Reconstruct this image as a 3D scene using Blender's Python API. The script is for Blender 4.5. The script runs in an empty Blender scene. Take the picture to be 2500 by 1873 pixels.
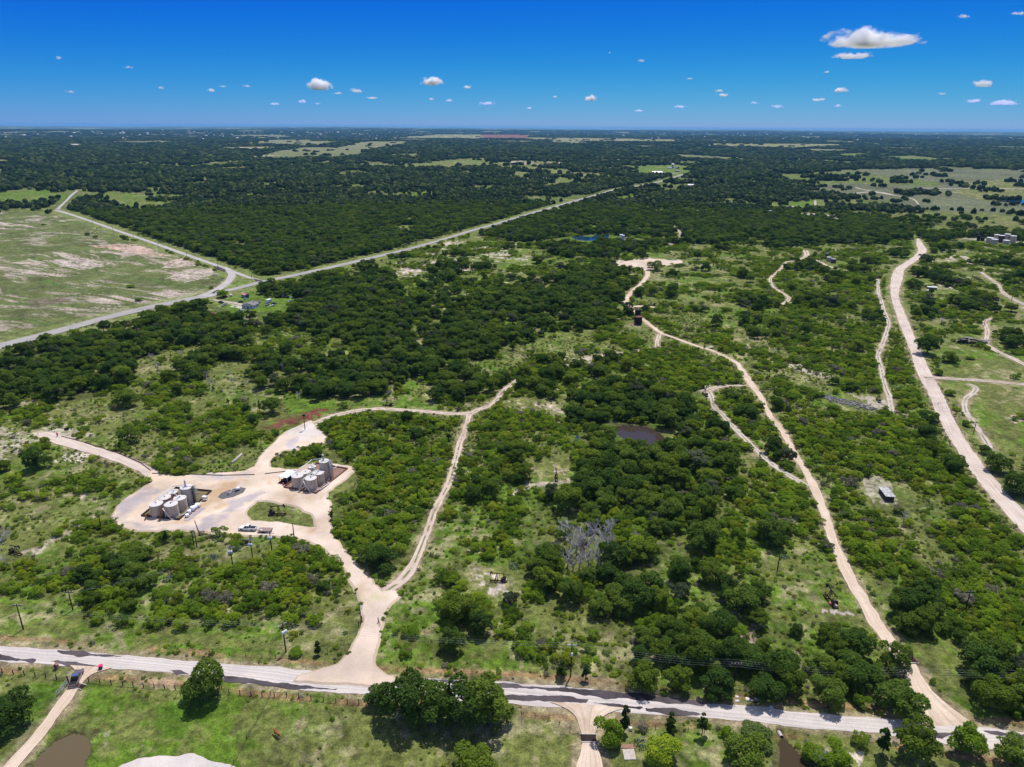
import bpy, bmesh, math, random
import numpy as np
from mathutils import Vector, Matrix, geometry
R = math.radians
rng = np.random.default_rng(7)
random.seed(7)
# ------------------------------------------------------------------ camera, sky, sun, exposure
H = 130.0                    # height of the camera above the scrub
FPX, CX, CY = 1735.0, 1250.0, 936.5
PITCH, ROLL = math.atan((936.5 - 309.0) / 1735.0), 0.0068
_sp, _cp = math.sin(PITCH), math.cos(PITCH)
_R0 = np.array([1.0, 0, 0]); _U0 = np.array([0, _sp, _cp]); FW = np.array([0, _cp, -_sp])
RT = math.cos(ROLL) * _R0 + math.sin(ROLL) * _U0
UP = -math.sin(ROLL) * _R0 + math.cos(ROLL) * _U0
scn = bpy.context.scene
camd = bpy.data.cameras.new('camera'); cam = bpy.data.objects.new('camera', camd)
scn.collection.objects.link(cam); scn.camera = cam
camd.sensor_width = 36.0; camd.lens = 36.0 * FPX / 2500.0
camd.clip_start = 1.0; camd.clip_end = 200000.0
cam.matrix_world = Matrix(((RT[0], UP[0], -FW[0], 0), (RT[1], UP[1], -FW[1], 0), (RT[2], UP[2], -FW[2], H), (0, 0, 0, 1)))
SUN_EL, SUN_AZ = 68.0, 24.0   # degrees above the horizon, degrees right of the view direction (+Y)
world = bpy.data.worlds.new('World'); scn.world = world; world.use_nodes = True
wn, wl = world.node_tree.nodes, world.node_tree.links
wn.clear()
sky = wn.new('ShaderNodeTexSky'); sky.sky_type = 'NISHITA'; sky.sun_disc = False
sky.sun_elevation = R(SUN_EL); sky.sun_rotation = R(SUN_AZ)
sky.altitude = 0.0; sky.air_density = 1.0; sky.dust_density = 0.0; sky.ozone_density = 1.5
# deepen the sky to the photograph's polarised blue, channel by channel
sepc = wn.new('ShaderNodeSeparateColor'); comc = wn.new('ShaderNodeCombineColor')
for ch, ref, gpow, tgt, flo in ((0, 9.3, 3.9, .175, .03), (1, 8.5, 2.15, .37, .30), (2, 9.0, .15, .73, .93)):
    m1 = wn.new('ShaderNodeMath'); m1.operation = 'DIVIDE'; m1.inputs[1].default_value = ref
    m2 = wn.new('ShaderNodeMath'); m2.operation = 'POWER'; m2.inputs[1].default_value = gpow
    m3 = wn.new('ShaderNodeMath'); m3.operation = 'MAXIMUM'; m3.inputs[1].default_value = flo
    m4 = wn.new('ShaderNodeMath'); m4.operation = 'MULTIPLY'; m4.inputs[1].default_value = tgt * 10
    wl.new(sepc.outputs[ch], m1.inputs[0]); wl.new(m1.outputs[0], m2.inputs[0]); wl.new(m2.outputs[0], m3.inputs[0]); wl.new(m3.outputs[0], m4.inputs[0]); wl.new(m4.outputs[0], comc.inputs[ch])
bg = wn.new('ShaderNodeBackground'); bg.inputs['Strength'].default_value = 0.10
wo = wn.new('ShaderNodeOutputWorld')
wl.new(sky.outputs[0], sepc.inputs[0]); 
# unseen upper sky made paler: an added neutral fill for shaded sides
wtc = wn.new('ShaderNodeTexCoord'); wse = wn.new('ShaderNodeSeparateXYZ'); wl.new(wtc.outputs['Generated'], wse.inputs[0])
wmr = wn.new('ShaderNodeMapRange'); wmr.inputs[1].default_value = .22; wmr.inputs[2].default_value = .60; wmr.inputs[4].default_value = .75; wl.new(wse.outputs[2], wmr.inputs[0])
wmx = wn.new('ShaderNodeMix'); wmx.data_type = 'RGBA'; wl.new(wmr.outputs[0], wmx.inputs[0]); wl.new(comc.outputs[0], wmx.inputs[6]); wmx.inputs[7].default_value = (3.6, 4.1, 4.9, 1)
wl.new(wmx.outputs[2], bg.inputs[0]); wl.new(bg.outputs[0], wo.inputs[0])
sl = bpy.data.lights.new('sun', 'SUN'); sl.energy = 4.6; sl.angle = R(0.53); sl.color = (1.0, 0.96, 0.9)
so = bpy.data.objects.new('sun', sl); scn.collection.objects.link(so)
sd = Vector((math.sin(R(SUN_AZ)) * math.cos(R(SUN_EL)), math.cos(R(SUN_AZ)) * math.cos(R(SUN_EL)), math.sin(R(SUN_EL))))
so.rotation_euler = sd.to_track_quat('Z', 'Y').to_euler(); so.location = (0, 0, 400)
vs = scn.view_settings; vs.view_transform = 'Standard'; vs.look = 'None'; vs.exposure = 0.0; vs.gamma = 1.0
scn.render.engine = 'CYCLES'
scn.cycles.max_bounces = 12; scn.cycles.diffuse_bounces = 2; scn.cycles.transmission_bounces = 2
scn.cycles.transparent_max_bounces = 6; scn.cycles.volume_bounces = 10; scn.cycles.volume_step_rate = 2.0; scn.cycles.volume_max_steps = 128

# ------------------------------------------------------------------ noise, terrain, pixel <-> ground
def _hash(ix, iy, seed):
    h = (ix.astype(np.int64) * 374761393 + iy.astype(np.int64) * 668265263 + seed * 974634777) & 0xffffffff
    h = ((h ^ (h >> 13)) * 1274126177) & 0xffffffff
    h = ((h ^ (h >> 16)) * 2246822519) & 0xffffffff
    return ((h ^ (h >> 15)) & 0xffffff) / float(0xffffff)
def vnoise(x, y, s, seed=0):
    x = np.asarray(x, float) / s; y = np.asarray(y, float) / s
    ix = np.floor(x); iy = np.floor(y); fx = x - ix; fy = y - iy
    fx = fx * fx * (3 - 2 * fx); fy = fy * fy * (3 - 2 * fy)
    a = _hash(ix, iy, seed); b = _hash(ix + 1, iy, seed); c = _hash(ix, iy + 1, seed); d = _hash(ix + 1, iy + 1, seed)
    return (a * (1 - fx) + b * fx) * (1 - fy) + (c * (1 - fx) + d * fx) * fy
def fbm(x, y, s, seed=0, o=4):
    t = 0; w = 0; a = 1.0
    for i in range(o):
        t = t + a * vnoise(x, y, s, seed + i * 17); w += a; a *= 0.55; s *= 0.47
    return t / w
def sm(v, a, b):
    t = np.clip((v - a) / (b - a), 0, 1); return t * t * (3 - 2 * t)
def height(x, y):
    x = np.asarray(x, float); y = np.asarray(y, float)
    r = np.hypot(x, y)
    h = sm(r, 1250, 3200) * ((vnoise(x, y, 1300, 5) - .5) * 22 + (vnoise(x, y, 3100, 6) - .5) * 44)
    h = h + sm(r, 9000, 30000) * ((vnoise(x, y, 7000, 8) - .45) * 110)
    return h
def proj(x, y, z=0.0):
    x = np.asarray(x, float); y = np.asarray(y, float); z = np.asarray(z, float) - H
    d = x * FW[0] + y * FW[1] + z * FW[2]
    d = np.where(d < 1, 1, d)
    u = x * RT[0] + y * RT[1] + z * RT[2]; v = x * UP[0] + y * UP[1] + z * UP[2]
    return CX + FPX * u / d, CY - FPX * v / d
def ground(px, py):
    px = np.asarray(px, float); py = np.asarray(py, float)
    a = (px - CX) / FPX; b = -(py - CY) / FPX
    d = FW[None] + a.reshape(-1, 1) * RT[None] + b.reshape(-1, 1) * UP[None]
    dz = np.minimum(d[:, 2], -0.0008)
    t = H / -dz
    for _ in range(12):
        z = height(d[:, 0] * t, d[:, 1] * t); t = t * .4 + .6 * (H - z) / -dz
    return np.stack([d[:, 0] * t, d[:, 1] * t, height(d[:, 0] * t, d[:, 1] * t)], 1)
def G(px, py):
    p = ground([px], [py])[0]; return Vector((p[0], p[1], p[2]))

# ------------------------------------------------------------------ object helpers
COL = scn.collection
def tag(o, label=None, cat=None, group=None, kind=None):
    if label: o['label'] = label
    if cat: o['category'] = cat
    if group: o['group'] = group
    if kind: o['kind'] = kind
    return o
def empty(name, loc=(0, 0, 0), rz=0.0, sc=1.0):
    o = bpy.data.objects.new(name, None); COL.objects.link(o); o.location = loc; o.rotation_euler = (0, 0, rz)
    o.scale = (sc, sc, sc); o.empty_display_size = 0.5
    return o
def mesh_np(name, V, F, mat=None, smooth=False, link=True, parent=None):
    V = np.asarray(V, np.float32); F = np.asarray(F, np.int32)
    me = bpy.data.meshes.new(name); n = F.shape[1]
    me.vertices.add(len(V)); me.vertices.foreach_set('co', V.ravel())
    me.loops.add(F.size); me.loops.foreach_set('vertex_index', F.ravel())
    me.polygons.add(len(F)); me.polygons.foreach_set('loop_start', np.arange(0, F.size, n, dtype=np.int32))
    me.polygons.foreach_set('loop_total', np.full(len(F), n, np.int32))
    if smooth: me.polygons.foreach_set('use_smooth', np.ones(len(F), bool))
    me.update(calc_edges=True)
    if mat: me.materials.append(mat)
    if not link: return me
    o = bpy.data.objects.new(name, me); COL.objects.link(o); o.parent = parent
    return o
class MB:
    def __init__(s): s.v = []; s.f = []; s.sm = []
    def box(s, c, size, rz=0.0, taper=1.0, ry=0.0):
        n = len(s.v); m = Matrix.Translation(c) @ Matrix.Rotation(rz, 4, 'Z') @ Matrix.Rotation(ry, 4, 'Y')
        for k, z in enumerate((-.5, .5)):
            t = taper if k else 1.0
            for x, y in ((-.5, -.5), (.5, -.5), (.5, .5), (-.5, .5)):
                s.v.append(m @ Vector((x * size[0] * t, y * size[1] * t, z * size[2])))
        for f in ((0, 3, 2, 1), (4, 5, 6, 7), (0, 1, 5, 4), (1, 2, 6, 5), (2, 3, 7, 6), (3, 0, 4, 7)):
            s.f.append([n + i for i in f]); s.sm.append(False)
        return s
    def tube(s, p0, p1, r0, r1=None, n=8, cap=True):
        p0 = Vector(p0); p1 = Vector(p1); r1 = r0 if r1 is None else r1
        d = (p1 - p0); 
        if d.length < 1e-6: return s
        d.normalize(); a = d.orthogonal().normalized(); b = d.cross(a); k = len(s.v)
        for p, r in ((p0, r0), (p1, r1)):
            for i in range(n):
                t = 2 * math.pi * i / n; s.v.append(p + (a * math.cos(t) + b * math.sin(t)) * r)
        for i in range(n):
            j = (i + 1) % n; s.f.append([k + i, k + j, k + n + j, k + n + i]); s.sm.append(True)
        if cap:
            s.f.append([k + i for i in reversed(range(n))]); s.sm.append(False)
            s.f.append([k + n + i for i in range(n)]); s.sm.append(False)
        return s
    def path(s, pts, r, n=6):
        for a, b in zip(pts[:-1], pts[1:]): s.tube(a, b, r, r, n)
        return s
    def prism(s, pts, y0, y1):            # outline in xz, extruded along y
        k = len(s.v); n = len(pts)
        for y in (y0, y1):
            for x, z in pts: s.v.append(Vector((x, y, z)))
        for i in range(n):
            j = (i + 1) % n; s.f.append([k + i, k + j, k + n + j, k + n + i]); s.sm.append(False)
        s.f.append([k + i for i in reversed(range(n))]); s.sm.append(False)
        s.f.append([k + n + i for i in range(n)]); s.sm.append(False)
        return s
    def dome(s, c, r, h, n=24, rings=3):
        c = Vector(c); k = len(s.v)
        for q in range(rings):
            t = q / rings
            for i in range(n):
                a = 2 * math.pi * i / n; s.v.append(c + Vector((math.cos(a) * r * (1 - t), math.sin(a) * r * (1 - t), h * t)))
        s.v.append(c + Vector((0, 0, h)))
        for q in range(rings - 1):
            for i in range(n):
                j = (i + 1) % n; s.f.append([k + q * n + i, k + q * n + j, k + (q + 1) * n + j, k + (q + 1) * n + i]); s.sm.append(False)
        top = k + rings * n
        for i in range(n):
            s.f.append([k + (rings - 1) * n + i, k + (rings - 1) * n + (i + 1) % n, top]); s.sm.append(False)
        return s
    def build(s, name, mat, parent=None, fix=True):
        me = bpy.data.meshes.new(name); me.from_pydata([tuple(v) for v in s.v], [], s.f)
        me.polygons.foreach_set('use_smooth', s.sm)
        if fix:
            bm = bmesh.new(); bm.from_mesh(me); bmesh.ops.recalc_face_normals(bm, faces=bm.faces); bm.to_mesh(me); bm.free()
        me.materials.append(mat); me.update()
        o = bpy.data.objects.new(name, me); COL.objects.link(o); o.parent = parent
        return o
def copy_tree(o, parent=None, mats=None):
    c = o.copy(); COL.objects.link(c); c.parent = parent
    for ch in [q for q in o.children]: copy_tree(ch, c)
    return c

# ------------------------------------------------------------------ materials
def mat(name, col, rough=0.85, metal=0.0, var=0.0, scale=3.0, bump=0.0, col2=None, coat=0.0, spec=0.3):
    m = bpy.data.materials.new(name); m.use_nodes = True; N = m.node_tree.nodes; L = m.node_tree.links
    b = N['Principled BSDF']; b.inputs['Roughness'].default_value = rough; b.inputs['Metallic'].default_value = metal
    b.inputs['Specular IOR Level'].default_value = spec
    if coat: b.inputs['Coat Weight'].default_value = coat
    b.inputs['Base Color'].default_value = (*col, 1)
    if var or col2:
        tc = N.new('ShaderNodeTexCoord'); nz = N.new('ShaderNodeTexNoise'); nz.inputs['Scale'].default_value = scale; nz.inputs['Detail'].default_value = 6
        L.new(tc.outputs['Object'], nz.inputs['Vector'])
        mr = N.new('ShaderNodeMapRange'); mr.inputs[1].default_value = 0.35; mr.inputs[2].default_value = 0.65
        L.new(nz.outputs[0], mr.inputs[0]); mx = N.new('ShaderNodeMix'); mx.data_type = 'RGBA'
        c2 = col2 if col2 else tuple(c * (1 - var) for c in col)
        mx.inputs[6].default_value = (*col, 1); mx.inputs[7].default_value = (*c2, 1)
        L.new(mr.outputs[0], mx.inputs[0]); L.new(mx.outputs[2], b.inputs['Base Color'])
        if bump:
            bp = N.new('ShaderNodeBump'); bp.inputs['Strength'].default_value = bump; L.new(nz.outputs[0], bp.inputs['Height']); L.new(bp.outputs[0], b.inputs['Normal'])
    return m
def leafmat(name, c1, c2, c3, trans=0.28, tipscale=0.35):
    """leaf cards: colour varies from tree to tree and clump to clump"""
    m = bpy.data.materials.new(name); m.use_nodes = True; N = m.node_tree.nodes; L = m.node_tree.links
    N.clear(); out = N.new('ShaderNodeOutputMaterial')
    oi = N.new('ShaderNodeObjectInfo'); rp = N.new('ShaderNodeValToRGB'); e = rp.color_ramp.elements
    e[0].position = 0.0; e[0].color = (*c1, 1); e[1].position = 1.0; e[1].color = (*c3, 1)
    q = e.new(0.5); q.color = (*c2, 1)
    tc = N.new('ShaderNodeTexCoord'); nz = N.new('ShaderNodeTexNoise'); nz.inputs['Scale'].default_value = tipscale; nz.inputs['Detail'].default_value = 3
    L.new(tc.outputs['Object'], nz.inputs['Vector'])
    ad = N.new('ShaderNodeMath'); ad.operation = 'MULTIPLY_ADD'; ad.inputs[1].default_value = 0.6
    L.new(oi.outputs['Random'], ad.inputs[0])
    m2 = N.new('ShaderNodeMath'); m2.operation = 'MULTIPLY'; m2.inputs[1].default_value = 0.75
    L.new(nz.outputs[0], m2.inputs[0]); L.new(m2.outputs[0], ad.inputs[2]); 
    sb = N.new('ShaderNodeMath'); sb.operation = 'SUBTRACT'; sb.inputs[1].default_value = 0.17; L.new(ad.outputs[0], sb.inputs[0]); L.new(sb.outputs[0], rp.inputs[0])
    d = N.new('ShaderNodeBsdfDiffuse'); t = N.new('ShaderNodeBsdfTranslucent'); mx = N.new('ShaderNodeMixShader'); mx.inputs[0].default_value = trans
    L.new(rp.outputs[0], d.inputs[0]); L.new(rp.outputs[0], t.inputs[0]); L.new(d.outputs[0], mx.inputs[1]); L.new(t.outputs[0], mx.inputs[2])
    L.new(mx.outputs[0], out.inputs[0])
    return m
# ------------------------------------------------------------------ what grows where (outlines of each field, thicket and wood)
# name, outline, oak cover, shrub cover, juniper cover, ground: lush, dry, bare, woodland floor ; place words for labels
REG = [
 ('scrub', None, .08, .50, .04, (.35, .35, .06, .10), 'in the scrub'),
 ('farwood', [(-900, 200), (3400, 200), (3400, 560), (2330, 560), (2330, 500), (2050, 470), (1720, 420), (1610, 445), (1440, 480), (1290, 524), (1075, 587), (916, 628), (727, 671), (642, 687), (475, 630), (136, 513), (-900, 520)], .84, .10, .0, (.5, .4, .04, .45), 'beyond the paved highway'),
 ('southwood', [(1296, 522), (1440, 480), (1610, 445), (1720, 420), (2060, 470), (2240, 490), (2330, 545), (2240, 580), (2100, 600), (1900, 590), (1780, 590), (1640, 600), (1420, 600), (1330, 590), (1190, 585), (1140, 568)], .78, .16, .0, (.5, .4, .04, .45), 'in the dark wood below the highway'),
 ('rightscrub', [(2160, 520), (2700, 520), (2700, 640), (2260, 650), (2240, 590)], .28, .5, .0, (.4, .4, .05, .3), 'beyond the head of the gravel road'),
 ('stripfield', [(-900, 512), (125, 516), (222, 545), (301, 573), (380, 601), (475, 636), (540, 655), (560, 690), (500, 722), (380, 748), (165, 800), (0, 845), (-900, 1010)], 0, 0, 0, (.45, .35, .5, 0), 'in the striped field'),
 ('cornergrass', [(540, 655), (640, 688), (520, 720), (565, 690)], 0, 0, 0, (.8, .2, .05, 0), 'on the grass triangle'),
 ('darkwest', [(-900, 1040), (-20, 855), (110, 812), (330, 776), (430, 760), (520, 752), (600, 770), (612, 840), (596, 885), (480, 850), (385, 850), (340, 880), (365, 940), (300, 930), (215, 988), (140, 985), (60, 965), (20, 1010), (-20, 1060), (-900, 1200)], .86, .10, .02, (.35, .35, .02, .55), 'in the dark wood at the left'),
 ('verge', [(165, 806), (400, 752), (510, 728), (640, 700), (640, 712), (500, 745), (300, 800), (150, 830)], .04, .25, 0, (.5, .5, .1, 0), 'beside the paved road'),
 ('glade', [(340, 872), (480, 852), (600, 888), (640, 800), (690, 780), (690, 900), (640, 960), (700, 985), (640, 1010), (420, 985), (330, 975), (215, 985), (300, 935), (365, 942)], .16, .26, .10, (.4, .5, .06, .1), 'in the open glade'),
 ('midoak', [(612, 760), (640, 715), (740, 695), (900, 655), (965, 690), (990, 760), (1100, 760), (1200, 715), (1330, 690), (1440, 660), (1530, 640), (1535, 700), (1500, 790), (1420, 830), (1290, 850), (1170, 905), (1080, 900), (960, 950), (870, 935), (800, 850), (760, 800), (690, 800), (640, 830)], .72, .22, .02, (.5, .35, .05, .45), 'in the broad oak belt'),
 ('midoak2', [(612, 900), (700, 860), (790, 830), (860, 925), (950, 905), (960, 950), (900, 962), (800, 960), (700, 975), (612, 960)], .62, .25, .02, (.4, .4, .04, .4), 'in the oak clump above the red brush pile'),
 ('westlane', [(800, 830), (840, 800), (850, 840), (845, 900), (815, 900)], .05, .15, 0, (.6, .5, .1, .0), 'on the grassy lane'),
 ('ridgepatch', [(960, 620), (1080, 590), (1190, 580), (1330, 600), (1340, 680), (1200, 710), (1100, 755), (990, 755), (960, 690)], .10, .42, .02, (.65, .5, .35, .0), 'on the pale stony rise'),
 ('pondwood', [(1330, 560), (1500, 540), (1640, 560), (1640, 600), (1560, 640), (1440, 650), (1330, 620)], .35, .4, 0, (.7, .2, .05, .2), 'around the blue pond'),
 ('padmeadow', [(1460, 625), (1640, 620), (1720, 640), (1760, 700), (1700, 720), (1600, 660), (1560, 640), (1480, 650)], .08, .2, .02, (.4, .5, .1, 0), 'by the round clearing'),
 ('lightstrip', [(1590, 640), (1720, 620), (1800, 700), (1860, 800), (1900, 870), (1830, 890), (1740, 800), (1640, 720), (1560, 700)], .03, .30, .01, (.55, .6, .06, 0), 'on the light grass strip'),
 ('grassband', [(690, 985), (760, 970), (900, 965), (1000, 940), (1100, 960), (1130, 995), (980, 992), (850, 995), (760, 1020), (700, 1010)], .03, .18, .03, (.9, .4, .05, 0), 'above the curving dirt track'),
 ('loop', [(760, 1045), (850, 1012), (1130, 1018), (1110, 1090), (1085, 1180), (1050, 1260), (1010, 1360), (940, 1440), (880, 1390), (830, 1330), (805, 1220), (870, 1140), (800, 1095)], .05, .78, .03, (.5, .35, .03, .25), 'inside the loop of dirt tracks'),
 ('opencentre', [(1060, 870), (1180, 880), (1290, 840), (1400, 820), (1600, 830), (1600, 850), (1480, 880), (1380, 905), (1230, 930), (1130, 990), (1000, 960), (1100, 900)], .14, .42, .02, (.5, .5, .1, .05), 'beside the winding middle track'),
 ('bigthicket', [(1150, 1010), (1270, 925), (1400, 900), (1620, 855), (1700, 870), (1810, 905), (1835, 945), (1920, 1090), (2000, 1260), (2050, 1400), (1940, 1440), (1700, 1420), (1300, 1430), (1090, 1350), (1060, 1280), (1110, 1130)], .09, .66, .01, (.5, .35, .06, .15), 'in the wide green thicket'),
 ('pumpglade', [(1240, 985), (1330, 965), (1420, 975), (1430, 1020), (1380, 1050), (1330, 1010)], .02, .15, 0, (.5, .6, .15, 0), 'in the pump glade'),
 ('pumpglade2', [(1270, 1130), (1360, 1115), (1420, 1160), (1400, 1210), (1280, 1200)], .02, .12, 0, (.5, .5, .25, 0), 'in the lower pump glade'),
 ('pondoak', [(1410, 960), (1480, 935), (1620, 950), (1690, 1020), (1680, 1100), (1620, 1200), (1540, 1230), (1450, 1180), (1410, 1060)], .75, .2, 0, (.4, .2, .02, .4), 'around the brown pond'),
 ('creek', [(1290, 1240), (1420, 1190), (1600, 1210), (1700, 1300), (1760, 1400), (1870, 1430), (1850, 1530), (1740, 1560), (1620, 1500), (1500, 1500), (1420, 1460), (1340, 1430), (1280, 1340)], .52, .36, .01, (.5, .35, .05, .35), 'along the wooded creek'),
 ('eastgap', [(1830, 1240), (1930, 1260), (2020, 1400), (2000, 1500), (1900, 1480), (1840, 1380)], .06, .45, .02, (.5, .5, .12, 0), 'left of the dirt road'),
 ('pump3', [(1130, 1380), (1290, 1370), (1300, 1460), (1240, 1480), (1120, 1450)], .03, .18, 0, (.5, .55, .2, 0), 'near the rusty pump'),
 ('southgrass', [(915, 1460), (980, 1450), (1150, 1460), (1300, 1470), (1420, 1500), (1440, 1640), (1240, 1655), (940, 1640), (910, 1600)], .06, .42, .03, (.7, .35, .06, 0), 'above the pale road'),
 ('southoak', [(1500, 1540), (1700, 1560), (1900, 1520), (2100, 1540), (2200, 1640), (2200, 1740), (1900, 1722), (1700, 1705), (1500, 1672)], .58, .45, .02, (.5, .45, .08, .25), 'between creek and pale road'),
 ('cornerwood', [(2170, 1430), (2300, 1480), (2420, 1560), (2520, 1640), (2600, 1760), (2420, 1770), (2330, 1712), (2260, 1640), (2225, 1570), (2190, 1500)], .90, .5, 0, (.5, .35, .05, .3), 'in the corner wood right of the dirt road'),
 ('eastthicket', [(1840, 920), (1960, 930), (2100, 950), (2170, 1010), (2290, 1040), (2380, 1200), (2480, 1330), (2700, 1600), (2560, 1650), (2420, 1550), (2300, 1470), (2130, 1420), (2060, 1330), (1990, 1190)], .07, .66, .01, (.45, .4, .08, .15), 'in the thicket between the two dirt roads'),
 ('upthicket', [(1840, 640), (1980, 620), (2140, 660), (2190, 780), (2250, 940), (2280, 1010), (2190, 1010), (2000, 900), (1900, 850), (1850, 760)], .08, .62, .01, (.5, .4, .05, .12), 'in the upper thicket'),
 ('uppergrass', [(1840, 880), (1900, 870), (2060, 960), (2140, 960), (2150, 1010), (2060, 1020), (1960, 980)], .03, .36, .01, (.5, .5, .12, 0), 'by the rubble pile'),
 ('westscrub', [(-300, 1060), (20, 1010), (140, 985), (320, 985), (420, 990), (640, 1010), (700, 1005), (640, 1060), (620, 1130), (400, 1160), (340, 1140), (130, 1060), (100, 1080), (340, 1190), (290, 1230), (280, 1300), (-300, 1420)], .04, .34, .02, (.45, .45, .14, .02), 'in the open ground at the left'),
 ('westclump', [(385, 1020), (500, 985), (640, 1000), (665, 1050), (620, 1110), (560, 1140), (430, 1120), (385, 1080)], .10, .62, .01, (.5, .35, .05, .2), 'above the left tank battery'),
 ('swthicket', [(-300, 1400), (120, 1365), (240, 1340), (330, 1352), (540, 1385), (640, 1375), (680, 1330), (790, 1350), (850, 1440), (840, 1480), (700, 1490), (560, 1540), (330, 1530), (180, 1540), (160, 1460), (-300, 1470)], .06, .72, .01, (.4, .4, .05, .2), 'in the thicket below the tank yard'),
 ('swgrass', [(-300, 1470), (150, 1470), (200, 1545), (560, 1540), (700, 1490), (780, 1470), (880, 1470), (880, 1560), (800, 1640), (470, 1612), (-300, 1560)], .01, .16, .01, (.6, .5, .05, 0), 'above the pale road at the left'),
 ('pasture', [(-900, 1600), (240, 1625), (470, 1640), (900, 1685), (1240, 1716), (1700, 1750), (2180, 1795), (3400, 1850), (3400, 3300), (-900, 3300)], 0, 0, 0, (.45, .42, .10, 0), 'in the pasture'),
 ('pasturelush', [(-900, 1640), (160, 1665), (640, 1700), (560, 1900), (400, 2400), (-900, 3000)], 0, 0, 0, (.85, .35, .04, 0), 'in the pasture'),
 ('meadoweast', [(2262, 860), (2300, 830), (2400, 860), (2700, 890), (2700, 1400), (2500, 1230), (2420, 1130), (2340, 1010), (2280, 930)], .0, .02, 0, (.35, .4, .07, 0), 'in the meadow right of the gravel road'),
 ('farmmeadow', [(2250, 590), (2330, 600), (2400, 612), (2600, 610), (2700, 640), (2700, 860), (2400, 850), (2290, 820), (2240, 740), (2215, 670)], .14, .38, 0, (.45, .45, .12, .05), 'right of the gravel road'),
 ('greymeadow', [(1930, 452), (2090, 448), (2040, 428), (2030, 416), (2300, 410), (2700, 418), (2700, 530), (2280, 516), (2150, 490), (2070, 484), (1990, 465)], .20, .02, 0, (.15, .55, .15, 0), 'in the distant meadow'),
 ('shrubfar', [(1880, 425), (2090, 420), (2290, 446), (2280, 455), (2060, 448), (1930, 447)], .3, .5, 0, (.5, .3, .02, .3), 'in the distant meadow'),
 ('farmlawn', [(1540, 408), (1650, 401), (1705, 412), (1640, 432), (1560, 428), (1535, 418)], .0, 0, 0, (.75, .3, .02, 0), 'by the distant farm'),
 ('bandgreen', [(780, 402), (1000, 399), (1190, 385), (1200, 395), (1330, 410), (1200, 412), (1020, 412), (880, 408)], .15, 0, 0, (.5, .5, .02, .1), ''),
 ('redfield', [(1173, 329), (1290, 329), (1285, 338), (1180, 338)], 0, 0, 0, (0, 0, 2.0, 0), ''),
 ('tanfield', [(950, 335), (1172, 328), (1180, 339), (960, 338)], 0.05, 0, 0, (.2, .9, .3, 0), ''),
 ('tanfield2', [(1290, 336), (1420, 338), (1660, 341), (1650, 347), (1450, 346), (1290, 341)], 0.05, 0, 0, (.1, .9, .3, 0), ''),
 ('tanfield3', [(1720, 350), (2060, 352), (2060, 356), (1940, 362), (1740, 356)], .1, 0, 0, (.3, .8, .2, 0), ''),
 ('tanfield4', [(540, 360), (680, 357), (672, 363), (545, 365)], 0, 0, 0, (.1, 1, .4, 0), ''),
 ('fgreen1', [(2150, 382), (2220, 380), (2330, 388), (2330, 395), (2200, 392)], .05, 0, 0, (.5, .3, .02, .1), ''),
 ('fgreen2', [(2040, 376), (2110, 374), (2100, 382), (2050, 384)], .05, 0, 0, (.6, .3, .02, .1), ''),
 ('fgreen3', [(1290, 420), (1340, 420), (1330, 430), (1292, 428)], .05, 0, 0, (.6, .3, .02, .1), ''),
 ('fgreen4', [(-100, 388), (50, 392), (50, 398), (-100, 400)], .05, 0, 0, (.3, .6, .1, .1), ''),
 ('fgreen5', [(-300, 475), (100, 462), (150, 470), (160, 482), (120, 500), (-300, 500)], .12, .05, 0, (.8, .3, .02, .1), ''),
 ('fgreen6', [(180, 475), (260, 472), (450, 476), (450, 500), (330, 520), (250, 500)], .30, .1, 0, (.6, .4, .1, .1), ''),
 ('fgreen7', [(420, 434), (540, 436), (570, 441), (430, 441)], .1, 0, 0, (.5, .4, .1, .1), ''),
 ('fgreen8', [(1480, 590), (1500, 480), (1580, 465), (1600, 480), (1585, 490), (1500, 490)], .35, 0, 0, (.8, .3, .02, .1), ''),
 ('fgreen9', [(1860, 498), (2000, 490), (2010, 505), (1850, 510), (1810, 505)], .06, .05, 0, (.9, .3, .02, .0), ''),
 ('powercut', [(1590, 490), (1600, 488), (1655, 560), (1640, 560)], .06, .05, 0, (.9, .3, .02, .0), ''),
 ('fclear1', [(1200, 396), (1290, 392), (1370, 396), (1400, 404), (1330, 402), (1230, 402)], .3, 0, 0, (.1, .6, .5, .1), ''),
 ('fclear2', [(1420, 392), (1500, 388), (1560, 394), (1470, 398)], .35, 0, 0, (.1, .6, .5, .1), ''),
 ('fclear3', [(420, 378), (560, 380), (700, 378), (640, 386), (460, 384)], .45, 0, 0, (.1, .6, .5, .1), ''),
 ('fclear4', [(1230, 415), (1300, 410), (1420, 418), (1500, 430), (1440, 450), (1380, 455), (1260, 440)], .42, .05, 0, (.4, .5, .1, .1), ''),
 ('fclear5', [(980, 470), (1090, 465), (1130, 490), (1060, 500), (990, 490)], .6, .1, 0, (.7, .4, .1, .1), ''),
 ('fclear6', [(960, 550), (1010, 530), (1030, 560), (1000, 590), (950, 600)], .35, .2, 0, (.5, .6, .1, .1), ''),
 ('fclear7', [(480, 560), (560, 570), (600, 610), (540, 620), (500, 590)], .55, .2, 0, (.5, .6, .1, .1), ''),
 ('fclear8', [(2330, 470), (2380, 440), (2500, 440), (2500, 480), (2400, 490)], .35, .1, 0, (.2, .5, .1, .1), ''),
 ('junkyard', [(510, 738), (560, 722), (720, 722), (725, 750), (690, 765), (600, 768), (540, 758)], .0, .0, 0, (.9, .2, .06, 0), ''),
]
RN = [r[0] for r in REG]
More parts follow.
